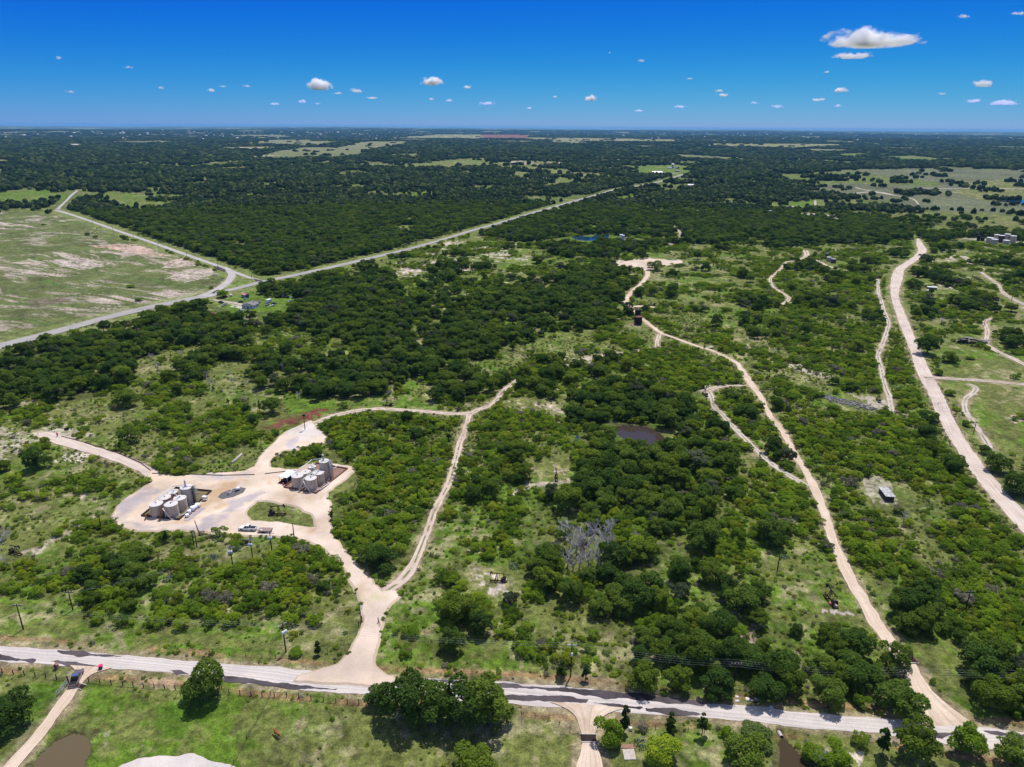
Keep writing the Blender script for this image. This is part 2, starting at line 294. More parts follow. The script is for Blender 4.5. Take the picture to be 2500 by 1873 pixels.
def inpoly(px, py, poly):
    inside = np.zeros(px.shape, bool); n = len(poly)
    xs = [p[0] for p in poly]; ys = [p[1] for p in poly]
    idx = np.where((px >= min(xs)) & (px <= max(xs)) & (py >= min(ys)) & (py <= max(ys)))[0]
    if len(idx) == 0: return inside
    x = px[idx]; y = py[idx]; c = np.zeros(len(idx), bool)
    for i in range(n):
        x1, y1 = poly[i]; x2, y2 = poly[(i + 1) % n]
        if y1 == y2: continue
        k = ((y1 > y) != (y2 > y)) & (x < (x2 - x1) * (y - y1) / (y2 - y1) + x1)
        c ^= k
    inside[idx] = c; return inside
def region(x, y, z=None, warp=1.0):
    """index of the region under each ground point, edges made ragged by noise"""
    x = np.asarray(x, float); y = np.asarray(y, float); r = np.hypot(x, y)
    s = (3.0 + np.minimum(r, 900) * .012) * warp
    wx = x + (vnoise(x, y, 14, 91) - .5) * 2 * s; wy = y + (vnoise(x, y, 14, 92) - .5) * 2.6 * s
    px, py = proj(wx, wy, height(x, y) if z is None else z)
    rid = np.zeros(x.shape, int)
    for i, g in enumerate(REG):
        if g[1] is not None: rid[inpoly(px, py, g[1])] = i
    return rid
PAR = np.array([[g[2], g[3], g[4], *g[5]] for g in REG])

# ------------------------------------------------------------------ roads: centre line (x, y, width) in picture terms -> ground metres
# orientation v: the width was read up-down, h: left-right
ROADS = {
 'pale_road': ('v', [(-900, 1535, 36), (-480, 1562, 37), (-160, 1584, 37), (0, 1596, 39), (240, 1612, 36), (470, 1631, 37), (700, 1655, 48), (900, 1674, 44), (1240, 1692, 52), (1500, 1713, 49), (1700, 1732, 37), (1850, 1744, 38), (2000, 1762, 39), (2180, 1775, 40), (2330, 1795, 50), (2500, 1811, 48), (2680, 1830, 48), (3100, 1872, 50), (3600, 1920, 52)], 'caliche'),
 'gravel_road': ('h', [(2241, 583, 5), (2246, 598, 17), (2252, 612, 21), (2240, 628, 22), (2221, 641, 22), (2198, 657, 24), (2190, 679, 28), (2184, 717, 20), (2192, 748, 20), (2208, 791, 25), (2230, 845, 24), (2255, 908, 34), (2281, 956, 35), (2309, 1019, 36), (2338, 1073, 38), (2379, 1133, 41), (2433, 1202, 47), (2480, 1253, 52), (2540, 1315, 58), (2600, 1375, 62), (2720, 1495, 72), (2900, 1690, 88), (3100, 1905, 100)], 'pink'),
 'dirt_road': ('h', [(2315, 1772, 120), (2300, 1752, 110), (2270, 1712, 70), (2247, 1680, 50), (2228, 1645, 40), (2210, 1612, 36), (2170, 1562, 34), (2131, 1509, 33), (2100, 1453, 29), (2074, 1408, 28), (2055, 1370, 25), (2040, 1333, 24), (2025, 1295, 23), (2012, 1252, 22), (1993, 1203, 21), (1971, 1158, 17), (1939, 1108, 16), (1911, 1054, 15), (1879, 1013, 15), (1854, 965, 14), (1835, 940, 18), (1819, 915, 16), (1806, 896, 12), (1795, 884, 11), (1763, 868, 9), (1735, 855, 7), (1700, 845, 9), (1665, 832, 9), (1640, 823, 10), (1612, 812, 13), (1590, 796, 11), (1564, 775, 10), (1545, 757, 11), (1535, 748, 15), (1529, 732, 11), (1542, 713, 11), (1567, 691, 11), (1581, 672, 11), (1579, 655, 12)], 'tan'),
 'pond_track': ('h', [(1611, 816, 11), (1605, 832, 8), (1603, 845, 9)], 'tan'),
 'winding_track': ('v', [(1605, 848, 5), (1586, 851, 4), (1532, 861, 4), (1485, 866, 4), (1434, 875, 4), (1402, 884, 7), (1377, 898, 5), (1352, 907, 3)], 'tan'),
 'middle_track': ('h', [(1263, 927, 5), (1248, 940, 7), (1232, 952, 9), (1214, 974, 9), (1200, 988, 8), (1175, 998, 8), (1148, 1010, 10)], 'pink'),
 'long_track': ('h', [(925, 1458, 45), (952, 1438, 38), (980, 1417, 31), (1010, 1378, 25), (1029, 1333, 20), (1047, 1288, 18), (1059, 1252, 16), (1078, 1216, 15), (1097, 1177, 15), (1113, 1123, 14), (1122, 1085, 13), (1138, 1044, 11), (1146, 1012, 12)], 'tan'),
 'curved_track': ('v', [(1148, 1010, 7), (1106, 1011, 6), (1043, 1006, 6), (980, 1001, 6), (916, 999, 6), (869, 1004, 7), (821, 1014, 8), (785, 1027, 9), (750, 1042, 14)], 'tan'),
 'west_track': ('v', [(100, 1057, 8), (112, 1062, 22), (139, 1071, 26), (206, 1093, 22), (285, 1118, 22), (342, 1141, 24), (378, 1162, 30)], 'pink'),
 'side_track': ('v', [(1817, 941, 3), (1763, 944, 4), (1738, 950, 8), (1722, 956, 10)], 'tan'),
 'creek_track': ('h', [(1730, 956, 16), (1738, 971, 9), (1744, 994, 7), (1770, 1019, 6), (1792, 1044, 5), (1820, 1073, 6), (1852, 1104, 9), (1896, 1142, 10), (1939, 1168, 8), (1975, 1190, 8)], 'pale'),
 'rocky_track': ('h', [(2143, 682, 6), (2145, 717, 6), (2153, 739, 6), (2158, 761, 7), (2169, 786, 8), (2164, 813, 8), (2151, 848, 9), (2143, 868, 8), (2151, 899, 11), (2158, 935, 10), (2171, 971, 9), (2177, 1005, 6)], 'pale'),
 'east_driveway': ('v', [(2256, 922, 14), (2278, 923, 7), (2319, 925, 5), (2401, 930, 5), (2500, 939, 5), (2650, 948, 5)], 'pink'),
 'meadow_track': ('h', [(2363, 938, 8), (2382, 947, 11), (2378, 958, 11), (2357, 976, 12), (2357, 1003, 12), (2370, 1025, 10), (2392, 1055, 9), (2417, 1095, 6)], 'pale'),
 'ruin_track': ('h', [(2425, 777, 8), (2404, 786, 9), (2411, 810, 12), (2408, 835, 11), (2427, 854, 12), (2465, 872, 14), (2510, 895, 14)], 'tan'),
 'far_east_track': ('h', [(2395, 665, 8), (2415, 680, 9), (2432, 692, 9), (2452, 717, 10), (2480, 734, 12), (2520, 752, 14)], 'pale'),
 'loop_track': ('h', [(1966, 612, 14), (1969, 625, 12), (1945, 637, 9), (1920, 641, 6), (1904, 660, 6), (1882, 679, 7), (1885, 698, 6), (1911, 717, 7), (1926, 729, 9), (1912, 744, 12)], 'tan'),
 'tank_track': ('v', [(1980, 632, 3), (2000, 639, 3), (2025, 652, 3), (2066, 660, 3)], 'tan'),
 'pond_lane': ('v', [(1480, 592, 2.5), (1548, 592, 2.5), (1611, 592, 2.5), (1640, 597, 2.5)], 'pale'),
 'wood_lane': ('h', [(1650, 589, 6), (1662, 580, 6), (1660, 568, 6), (1650, 558, 5), (1641, 549, 4)], 'pale'),
 'farm_lane': ('v', [(2068, 478, 1.8), (2100, 471, 1.8), (2142, 470, 1.8), (2180, 477, 1.8), (2227, 486, 1.8), (2243, 500, 2.0)], 'pale'),
 'farm_spur': ('v', [(2088, 457, 1.5), (2106, 463, 1.5), (2148, 470, 1.5)], 'pale'),
 'east_farm_track': ('v', [(2255, 460, 1.2), (2400, 461, 1.2), (2560, 462, 1.2)], 'pale'),
 'ranch_lane': ('h', [(1990, 490, 6), (1991, 500, 6), (2000, 508, 6)], 'pale'),
 'quarry_lane': ('v', [(1950, 525, 2), (1988, 523, 2.5), (2020, 526, 2.5), (2057, 541, 2.5)], 'pale'),
 'white_lane': ('h', [(2336, 624, 5), (2320, 628, 5), (2332, 637, 5)], 'pale'),
 'white_pad': ('h', [(2350, 626, 16), (2362, 634, 9), (2360, 642, 7), (2374, 645, 5)], 'pale'),
 'tank_farm_lane': ('v', [(2350, 583, 1.6), (2400, 586, 2.5), (2480, 592, 2.5), (2600, 595, 2.5)], 'pale'),
 'lookout_lane': ('v', [(2340, 571, 1.0), (2372, 566, 1.0), (2400, 558, 1.0)], 'pale'),
 'spur_track': ('v', [(1541, 750, 3), (1572, 748, 3), (1600, 752, 2)], 'tan'),
 'ranch_drive': ('h', [(222, 1628, 110), (205, 1648, 36), (180, 1682, 28), (150, 1724, 29), (94, 1795, 30), (30, 1870, 37), (-40, 1950, 42), (-170, 2100, 50), (-420, 2400, 66)], 'tan'),
 'pasture_drive': ('h', [(1437, 1722, 190), (1437, 1735, 110), (1437, 1752, 62), (1437, 1772, 42), (1437, 1803, 30), (1440, 1836, 48), (1441, 1873, 64), (1441, 1930, 66), (1443, 2080, 74), (1446, 2350, 90)], 'tan'),
 'highway': ('v', [(-160, 890, 17), (0, 846, 15), (100, 820, 13), (170, 801, 12), (269, 774, 11), (380, 748, 10), (503, 723, 10), (538, 714, 8), (601, 699, 6.5), (643, 688, 6), (727, 671, 6), (822, 650, 6), (916, 628, 5.5), (996, 609, 5), (1075, 587, 4.6), (1154, 563, 4.6), (1233, 541, 4.6), (1296, 522, 4.6), (1390, 495, 4), (1469, 473, 3.5), (1507, 462, 3), (1577, 451, 2.5), (1621, 441, 3), (1659, 429, 3), (1704, 415, 2.2)], 'asphalt'),
 'side_road': ('v', [(644, 688, 4), (601, 676, 5.5), (538, 652, 6.5), (475, 630, 6.5), (380, 596, 5.5), (301, 569, 5), (222, 541, 4.5), (165, 522, 4.2), (136, 514, 5)], 'greypale'),
 'link_road': ('h', [(500, 724, 40), (525, 711, 26), (547, 697, 21), (560, 685, 19), (566, 673, 19), (560, 662, 19), (543, 653, 22)], 'greypale'),
 'bend_road': ('h', [(140, 512, 9), (150, 502, 7), (163, 490, 6), (175, 477, 7), (189, 466, 6)], 'greypale'),
 'yard_lane': ('v', [(520, 732, 3), (545, 737, 4), (575, 741, 3.5), (600, 749, 5)], 'pale'),
 'lane_by_farm': ('v', [(1612, 427, 1.2), (1640, 424, 1), (1660, 423, .8)], 'pale'),
}
def catmull(P, n):
    P = np.asarray(P, float); Q = np.vstack([2 * P[0] - P[1], P, 2 * P[-1] - P[-2]]); out = []
    for i in range(1, len(Q) - 2):
        for t in np.linspace(0, 1, n, endpoint=False):
            a, b, c, d = Q[i - 1], Q[i], Q[i + 1], Q[i + 2]
            out.append(.5 * ((2 * b) + (c - a) * t + (2 * a - 5 * b + 4 * c - d) * t * t + (3 * b - a - 3 * c + d) * t ** 3))
    out.append(Q[-2]); return np.array(out)
LINES = {}
for rn, (ori, pts, m) in ROADS.items():
    pts = np.array(pts, float); c = ground(pts[:, 0], pts[:, 1])
    if ori == 'v':
        a = ground(pts[:, 0], pts[:, 1] - pts[:, 2] / 2); b = ground(pts[:, 0], pts[:, 1] + pts[:, 2] / 2)
    else:
        a = ground(pts[:, 0] - pts[:, 2] / 2, pts[:, 1]); b = ground(pts[:, 0] + pts[:, 2] / 2, pts[:, 1])
    # true width across the direction of travel
    t = np.gradient(c[:, :2], axis=0); t /= np.linalg.norm(t, axis=1)[:, None] + 1e-9
    nn = np.stack([-t[:, 1], t[:, 0]], 1); w = np.abs(((a - b)[:, :2] * nn).sum(1))
    w = np.clip(w, 2.6, 60)
    LINES[rn] = catmull(np.column_stack([c[:, 0], c[:, 1], w]), 12)
def roaddist(x, y, extra=0.0, skip=()):
    """distance beyond the nearest road edge (negative: on a road)"""
    x = np.asarray(x, float); y = np.asarray(y, float); best = np.full(x.shape, 1e9)
    for rn, L in LINES.items():
        if rn in skip: continue
        A = L[::4]; 
        if len(A) < 2: continue
        if not np.array_equal(A[-1], L[-1]): A = np.vstack([A, L[-1]])
        x0, x1 = A[:, 0].min() - 40, A[:, 0].max() + 40; y0, y1 = A[:, 1].min() - 40, A[:, 1].max() + 40
        k = np.where((x > x0) & (x < x1) & (y > y0) & (y < y1))[0]
        if len(k) == 0: continue
        xx = x[k]; yy = y[k]; bb = best[k]
        for p, q in zip(A[:-1], A[1:]):
            d = q[:2] - p[:2]; l2 = d @ d + 1e-9
            t = np.clip(((xx - p[0]) * d[0] + (yy - p[1]) * d[1]) / l2, 0, 1)
            dist = np.hypot(xx - p[0] - d[0] * t, yy - p[1] - d[1] * t) - (p[2] * (1 - t) + q[2] * t) / 2
            bb = np.minimum(bb, dist)
        best[k] = bb
    return best
PAD = [(373, 1150), (396, 1158), (427, 1165), (506, 1158), (601, 1151), (623, 1139), (633, 1123), (647, 1101), (673, 1079), (695, 1057), (727, 1041), (758, 1028), (765, 1040), (784, 1054), (798, 1070), (790, 1081), (765, 1083), (752, 1087), (727, 1098), (689, 1101), (670, 1114), (657, 1130), (660, 1143), (704, 1147), (727, 1147), (745, 1136), (771, 1132), (800, 1130), (853, 1141), (863, 1150), (850, 1163), (825, 1182), (798, 1202), (798, 1218), (806, 1231), (803, 1269), (810, 1306), (833, 1340), (863, 1370), (901, 1412), (931, 1446), (960, 1440), (976, 1455), (957, 1470), (938, 1498), (931, 1528), (920, 1562), (910, 1610), (922, 1636), (960, 1660), (940, 1676), (720, 1664), (730, 1652), (777, 1640), (826, 1622), (856, 1594), (874, 1558), (886, 1530), (889, 1506), (886, 1476), (878, 1453), (859, 1419), (841, 1389), (814, 1359), (788, 1336), (762, 1323), (728, 1315), (675, 1310), (600, 1306), (519, 1301), (451, 1295), (376, 1297), (327, 1295), (293, 1286), (276, 1269), (279, 1254), (288, 1237), (310, 1217), (342, 1196), (370, 1179), (361, 1160)]
ISLE = [(626, 1224), (652, 1222), (683, 1228), (712, 1234), (741, 1244), (761, 1257), (768, 1269), (773, 1289), (755, 1291), (726, 1287), (683, 1277), (639, 1274), (615, 1272), (602, 1260), (597, 1250), (610, 1235)]
PONDS = {
 'pasture_pond': ([(75, 1893), (85, 1860), (105, 1836), (135, 1812), (165, 1796), (190, 1792), (212, 1798), (221, 1815), (218, 1838), (208, 1856), (200, 1890), (180, 1940), (120, 1965), (60, 1950), (60, 1920)], 'olivewater'),
 'woodland_pond': ([(1498, 1042), (1530, 1038), (1575, 1041), (1600, 1050), (1622, 1068), (1610, 1082), (1588, 1090), (1545, 1088), (1525, 1072), (1502, 1058)], 'greywater'),
 'blue_pond': ([(1396, 579), (1420, 576), (1445, 579), (1456, 572), (1486, 572), (1484, 581), (1470, 588), (1430, 587), (1405, 585)], 'bluewater'),
 'dark_pool': ([(1401, 1078), (1408, 1062), (1414, 1064), (1409, 1082)], 'bluewater'),
 'creek_pool': ([(1902, 1810), (1912, 1800), (1925, 1812), (1950, 1840), (1985, 1890), (2030, 1990), (1930, 2010), (1900, 1890), (1906, 1840)], 'brownwater'),
 'swamp_pool': ([(1414, 1310), (1426, 1305), (1430, 1350), (1416, 1352)], 'brownwater'),
 'far_lake': ([(2445, 492), (2480, 489), (2560, 490), (2560, 497), (2480, 496)], 'bluewater'),
}
def polyworld(P): return ground([p[0] for p in P], [p[1] for p in P])
PADW = [tuple(p[:2]) for p in polyworld(PAD)]; ISLW = [tuple(p[:2]) for p in polyworld(ISLE)]
PONDW = {k: [tuple(p[:2]) for p in polyworld(v[0])] for k, v in PONDS.items()}
# bare or discoloured ground (outline, red, green, blue, strength, raggedness)
SOIL = [
 ([(1305, 980), (1330, 984), (1370, 998), (1372, 1008), (1340, 1000), (1308, 990)], (.44, .36, .29), .65), ([(1245, 1200), (1285, 1184), (1330, 1176), (1392, 1162), (1396, 1172), (1370, 1182), (1300, 1192), (1250, 1210)], (.48, .39, .33), .75), ([(960, 1456), (1020, 1450), (1060, 1446), (1060, 1449), (1020, 1454), (960, 1464)], (.38, .33, .22), .6), ([(48, 1345), (90, 1330), (130, 1308), (200, 1284), (204, 1290), (150, 1312), (100, 1345), (52, 1362)], (.46, .37, .31), .6),
 ([(1415, 880), (1450, 872), (1500, 885), (1470, 905), (1400, 902)], (.50, .40, .33), .9), ([(165, 1100), (215, 1118), (200, 1130), (150, 1125)], (.55, .47, .40), .8),
 ([(0, 1040), (60, 1060), (110, 1050), (115, 1075), (60, 1110), (0, 1130)], (.50, .42, .36), .55), ([(100, 1040), (180, 1040), (240, 1070), (120, 1066)], (.5, .43, .37), .6),
 ([(645, 1042), (700, 1020), (770, 995), (800, 1000), (760, 1025), (700, 1045), (650, 1050)], (.16, .055, .04), .95),
 ([(1150, 1410), (1200, 1400), (1230, 1425), (1250, 1450), (1190, 1450)], (.5, .42, .36), .8), ([(1760 + 250, 1485), (2045, 1482), (2052, 1495), (2030, 1502), (2008, 1492)], (.48, .38, .36), .95),
 ([(2055, 1488), (2075, 1487), (2082, 1500), (2065, 1500)], (.48, .4, .36), .8), ([(250, 1800), (270, 1796), (275, 1802), (255, 1806)], (.4, .36, .28), .3),
 ([(1345, 1135), (1385, 1150), (1380, 1158), (1350, 1150)], (.45, .33, .3), .8), ([(560, 740), (600, 745), (605, 755), (570, 752)], (.55, .48, .42), .6),
 ([(1150, 605), (1190, 598), (1240, 612), (1245, 625), (1150, 620)], (.5, .42, .36), .7), ([(1120, 650), (1180, 640), (1200, 655), (1130, 662)], (.5, .4, .34), .6),
 ([(1500, 640), (1540, 632), (1600, 630), (1600, 645), (1560, 655), (1520, 650)], (.54, .46, .38), .9), ([(1630, 636), (1660, 634), (1665, 641), (1640, 643)], (.5, .47, .44), .8),
 ([(1518, 580), (1545, 582), (1550, 590), (1510, 592)], (.52, .44, .4), .9), ([(1700, 940), (1735, 938), (1745, 965), (1720, 965)], (.5, .42, .36), .8),
 ([(1718, 845), (1735, 842), (1735, 850), (1715, 850)], (.5, .43, .38), .8), ([(2060, 955), (2160, 975), (2180, 1000), (2130, 1005), (2100, 975)], (.45, .38, .34), .6),
 ([(1890, 885), (1930, 880), (2060, 930), (1960, 910)], (.5, .43, .37), .55), ([(2380, 1000), (2300, 950), (2330, 940)], (.3, .28, .15), .2),
 ([(2460, 1015), (2490, 1018), (2494, 1030), (2465, 1028)], (.45, .3, .26), .9), ([(2100, 1170), (2160, 1165), (2190, 1230), (2150, 1240), (2110, 1200)], (.42, .36, .3), .55),
 ([(1140, 1345), (1180, 1342), (1180, 1350), (1140, 1350)], (.5, .42, .36), .5), ([(70, 735), (110, 725), (180, 730), (150, 742), (80, 748)], (.17, .12, .1), .8),
 ([(215, 600), (330, 595), (400, 622), (430, 628), (330, 618)], (.48, .32, .25), .9), ([(400, 640), (455, 628), (480, 642), (430, 655), (400, 658)], (.5, .38, .32), .8),
 ([(130, 635), (200, 628), (260, 650), (200, 660), (150, 650)], (.52, .42, .38), .6), ([(470, 655), (520, 655), (520, 672), (455, 690), (400, 680)], (.52, .42, .37), .6),
 ([(1810, 1540), (1850, 1520), (1860, 1580), (1830, 1600), (1805, 1580)], (.42, .32, .26), .7), ([(1790, 1755), (1880, 1765), (1860, 1785), (1780, 1775)], (.42, .3, .25), .7),
 ([(2080, 1840), (2110, 1835), (2120, 1873), (2085, 1873)], (.5, .42, .36), .7), ([(330, 1640), (380, 1640), (460, 1650), (455, 1672), (350, 1668), (280, 1655)], (.36, .26, .17), .6),
 ([(1900, 1270), (1960, 1262), (1975, 1310), (1920, 1300)], (.36, .32, .24), .4), ([(2380, 1800), (2150, 1815), (2100, 1805)], (.4, .3, .25), .5),
]
ROUND = [(1500, 648), (1530, 638), (1580, 633), (1620, 633), (1640, 639), (1662, 635), (1668, 642), (1640, 648), (1605, 650), (1592, 660), (1570, 661), (1556, 652), (1520, 653)]
ROUNDW = [tuple(q[:2]) for q in polyworld(ROUND)]
SOILW = [([tuple(p[:2]) for p in polyworld(P)], c, k) for P, c, k in SOIL]
# rusty mown verges and lush ditches follow the pale road
LUSH = [[(340, 1588), (420, 1583), (560, 1580), (670, 1590), (680, 1605), (560, 1600), (400, 1592)], [(200, 1700), (560, 1720), (500, 1800), (330, 1800)], [(0, 1660), (150, 1672), (130, 1720), (0, 1740)]]
LUSHW = [[tuple(p[:2]) for p in polyworld(P)] for P in LUSH]

def ground_colour(x, y, z):
    r = np.hypot(x, y)
    rid = region(x, y, z); P = PAR[rid]; lush, dry, bare, wood = P[:, 3], P[:, 4], P[:, 5] + .07 * (P[:, 1] > .35), P[:, 6]
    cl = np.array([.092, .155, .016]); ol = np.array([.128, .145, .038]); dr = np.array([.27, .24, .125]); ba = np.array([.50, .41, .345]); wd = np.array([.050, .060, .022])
    n1 = fbm(x, y, 26, 1, 4); n2 = fbm(x, y, 8, 2, 3); n3 = fbm(x, y, 34, 3, 5); n4 = fbm(x, y, 70, 4, 3); n5 = fbm(x, y, 3.0, 31, 2)
    a = sm(n1 * .4 + n2 * .35 + n5 * .25, .62 - lush * .33, .74 - lush * .33)[:, None]
    c = ol * (1 - a) + cl * a
    a = sm(n3 * .35 + n2 * .3 + n5 * .35, .64 - dry * .26, .74 - dry * .22)[:, None] * .85; c = c * (1 - a) + dr * a
    a = sm(n4 * .3 + n3 * .35 + n5 * .35, .76 - bare * .5, .82 - bare * .5)[:, None] * np.clip(bare * 9, 0, 1)[:, None] * .9; c = c * (1 - a) + ba * a
    # long contour stripes in the striped field
    k = rid == RN.index('stripfield')
    if k.any():
        xx, yy = x[k], y[k]; u = (xx * .35 + yy * .94) + (fbm(xx, yy, 120, 41, 3) - .5) * 90
        v = fbm(xx * .28 + yy * .10, u * 1.3, 9, 42, 4); rg = 1 - np.abs(2 * fbm(xx * .16 + yy * .05, u * 1.0, 11, 47, 4) - 1); s2 = np.maximum(sm(v, .52, .60) * sm(fbm(xx, yy, 60, 43, 3), .44, .60), sm(rg, .83, .95) * sm(fbm(xx, yy, 45, 48, 3), .44, .60) * .7)
        pk = np.array([.42, .34, .285]); ck = c[k]; ck = np.array([.112, .132, .042]) * (.55 + .75 * fbm(xx, yy, 22, 44, 4))[:, None] * 1.05
        ck = ck * (1 - s2[:, None] * .85) + pk * s2[:, None] * .85
        w = np.abs(((u / 62.0) % 1) - .5); gs = sm(w, .47, .495) * sm(vnoise(xx, yy, 90, 46), .3, .5); ck = ck * (1 - gs[:, None]) + np.array([.06, .125, .02]) * gs[:, None]
        c[k] = ck
    k = rid == RN.index('redfield')
    c[k] = np.array([.20, .085, .065])
    k = rid == RN.index('greymeadow'); c[k] = np.array([.115, .125, .065]) * (.6 + .8 * fbm(x[k], y[k], 90, 51, 4))[:, None]
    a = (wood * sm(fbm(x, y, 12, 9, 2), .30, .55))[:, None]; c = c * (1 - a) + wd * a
    # far country: woods with scattered pale clearings and pastures
    far = sm(r, 2600, 5200)[:, None] * (P[:, 0] > .5)[:, None]
    cx = fbm(x * .5, y * .22, 260, 12, 4)[:, None]; clr = sm(cx, .60, .63)
    fw = np.array([.036, .055, .024]) * (.7 + .6 * fbm(x, y, 60, 14, 3))[:, None]; fc = np.array([.17, .175, .085])
    c = c * (1 - far) + (fw * (1 - clr) + fc * clr) * far
    near = r < 1400
    if near.any():
        xn, yn = x[near], y[near]; cn = c[near]
        rd = roaddist(xn, yn)
        j = (fbm(xn, yn, 5, 61, 3) - .5) * 5.5
        a = (1 - sm(rd + j, .2, 2.4))[:, None] * .75; cn = cn * (1 - a) + np.array([.30, .235, .15]) * a
        hd = roaddist(xn, yn, skip=[n for n in LINES if n not in ('highway', 'side_road')]); a = ((1 - sm(hd, 9, 14)) * .6)[:, None] * (yn > 380)[:, None]; cn = cn * (1 - a) + np.array([.17, .20, .06]) * a
        # rusty mown strips beside the pale road
        L = LINES['pale_road'][::4]; d2 = np.full(xn.shape, 1e9); kk = np.where(yn < 330)[0]
        for p, q in zip(L[:-1], L[1:]):
            d = q[:2] - p[:2]; t = np.clip(((xn[kk] - p[0]) * d[0] + (yn[kk] - p[1]) * d[1]) / (d @ d), 0, 1)
            d2[kk] = np.minimum(d2[kk], np.hypot(xn[kk] - p[0] - d[0] * t, yn[kk] - p[1] - d[1] * t) - (p[2] + q[2]) / 4)
        a = (sm(d2, 1.6, 2.4) * (1 - sm(d2, 3.2, 4.6)) * sm(fbm(xn, yn, 9, 62, 3), .33, .55))[:, None] * .85; cn = cn * (1 - a) + np.array([.27, .17, .085]) * a
        # soil patches, ragged edges
        wx = xn + (fbm(xn, yn, 5, 63, 3) - .5) * 7; wy = yn + (fbm(xn, yn, 5, 64, 3) - .5) * 9
        for P_, col, kx in SOILW:
            m_ = inpoly(wx, wy, P_)
            if m_.any():
                w = (kx * sm(fbm(xn[m_], yn[m_], 2.6, 65, 2), .28, .5))[:, None]; cn[m_] = cn[m_] * (1 - w) + np.array(col) * w
        for P_ in LUSHW:
            m_ = inpoly(wx, wy, P_); w = (.8 * sm(fbm(xn[m_], yn[m_], 5, 66, 2), .3, .55))[:, None]; cn[m_] = cn[m_] * (1 - w) + np.array([.075, .15, .012]) * w
        # pond margins
        for nm, P_ in PONDW.items():
            q = np.array(P_); ce = q.mean(0); s_ = 1.12; m_ = inpoly(wx, wy, [tuple(ce + (p - ce) * s_) for p in q])
            cn[m_] = cn[m_] * .3 + np.array([.075, .065, .030]) * .7
        c[near] = cn
    c *= (.45 + 1.1 * (.5 * vnoise(x, y, 1.6, 71) + .5 * vnoise(x, y, 4.2, 72)))[:, None]
    return np.clip(c, 0.004, .9), rid

# ground: one sheet, finer near the camera, out past the horizon
na, nr = 1150, 1250
ang = np.concatenate([np.linspace(-math.pi, -0.95, 60, endpoint=False), np.linspace(-.95, .95, na), np.linspace(.95, math.pi, 60, endpoint=False)[1:]])
rad = np.concatenate([[0.5, 40.0], np.geomspace(90, 46000, nr)])
A_, R_ = np.meshgrid(ang, rad)
GX = (np.sin(A_) * R_).ravel(); GY = (np.cos(A_) * R_).ravel(); GZ = height(GX, GY)
nA, nR = len(ang), len(rad)
i = np.arange(nR - 1)[:, None] * nA; j = np.arange(nA)[None, :]; jn = (j + 1) % nA
F_ = np.stack([i + j, i + jn, i + nA + jn, i + nA + j], -1).reshape(-1, 4)[:, ::-1]
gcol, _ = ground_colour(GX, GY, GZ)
# sink the ground a little under the ponds so that the water lies in a hollow
for nm, P_ in PONDW.items():
    GZ = np.where(inpoly(GX, GY, P_), GZ - .35, GZ)
GEO = dict(v=np.stack([GX, GY, GZ], 1), f=F_, c=gcol)
def ground_mat():
    m = bpy.data.materials.new('ground'); m.use_nodes = True; N = m.node_tree.nodes; L = m.node_tree.links
    b = N['Principled BSDF']; b.inputs['Roughness'].default_value = .95; b.inputs['Specular IOR Level'].default_value = .1
    at = N.new('ShaderNodeAttribute'); at.attribute_name = 'soil'
    g = N.new('ShaderNodeNewGeometry')
    n1 = N.new('ShaderNodeTexNoise'); n1.inputs['Scale'].default_value = .55; n1.inputs['Detail'].default_value = 7; n1.inputs['Roughness'].default_value = .7
    n2 = N.new('ShaderNodeTexNoise'); n2.inputs['Scale'].default_value = 2.1; n2.inputs['Detail'].default_value = 5; n2.inputs['Roughness'].default_value = .7
    for n in (n1, n2): L.new(g.outputs['Position'], n.inputs['Vector'])
    m1 = N.new('ShaderNodeMapRange'); m1.inputs[1].default_value = .32; m1.inputs[2].default_value = .68; m1.inputs[3].default_value = .45; m1.inputs[4].default_value = 1.6; L.new(n1.outputs[0], m1.inputs[0])
    m2 = N.new('ShaderNodeMapRange'); m2.inputs[1].default_value = .30; m2.inputs[2].default_value = .70; m2.inputs[3].default_value = .55; m2.inputs[4].default_value = 1.5; L.new(n2.outputs[0], m2.inputs[0])
    k = N.new('ShaderNodeMath'); k.operation = 'MULTIPLY'; L.new(m1.outputs[0], k.inputs[0]); L.new(m2.outputs[0], k.inputs[1])
    v = N.new('ShaderNodeVectorMath'); v.operation = 'SCALE'; L.new(at.outputs['Color'], v.inputs[0]); L.new(k.outputs[0], v.inputs['Scale'])
    L.new(v.outputs[0], b.inputs['Base Color'])
    bp = N.new('ShaderNodeBump'); bp.inputs['Strength'].default_value = .8; bp.inputs['Distance'].default_value = .5; L.new(n2.outputs[0], bp.inputs['Height']); L.new(bp.outputs[0], b.inputs['Normal'])
    return m
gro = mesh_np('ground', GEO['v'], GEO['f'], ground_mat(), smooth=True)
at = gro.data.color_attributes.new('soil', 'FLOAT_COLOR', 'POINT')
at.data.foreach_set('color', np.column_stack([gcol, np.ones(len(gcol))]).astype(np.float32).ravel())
tag(gro, kind='structure', label='rolling scrub country of grass, bare pink soil and woodland floor')
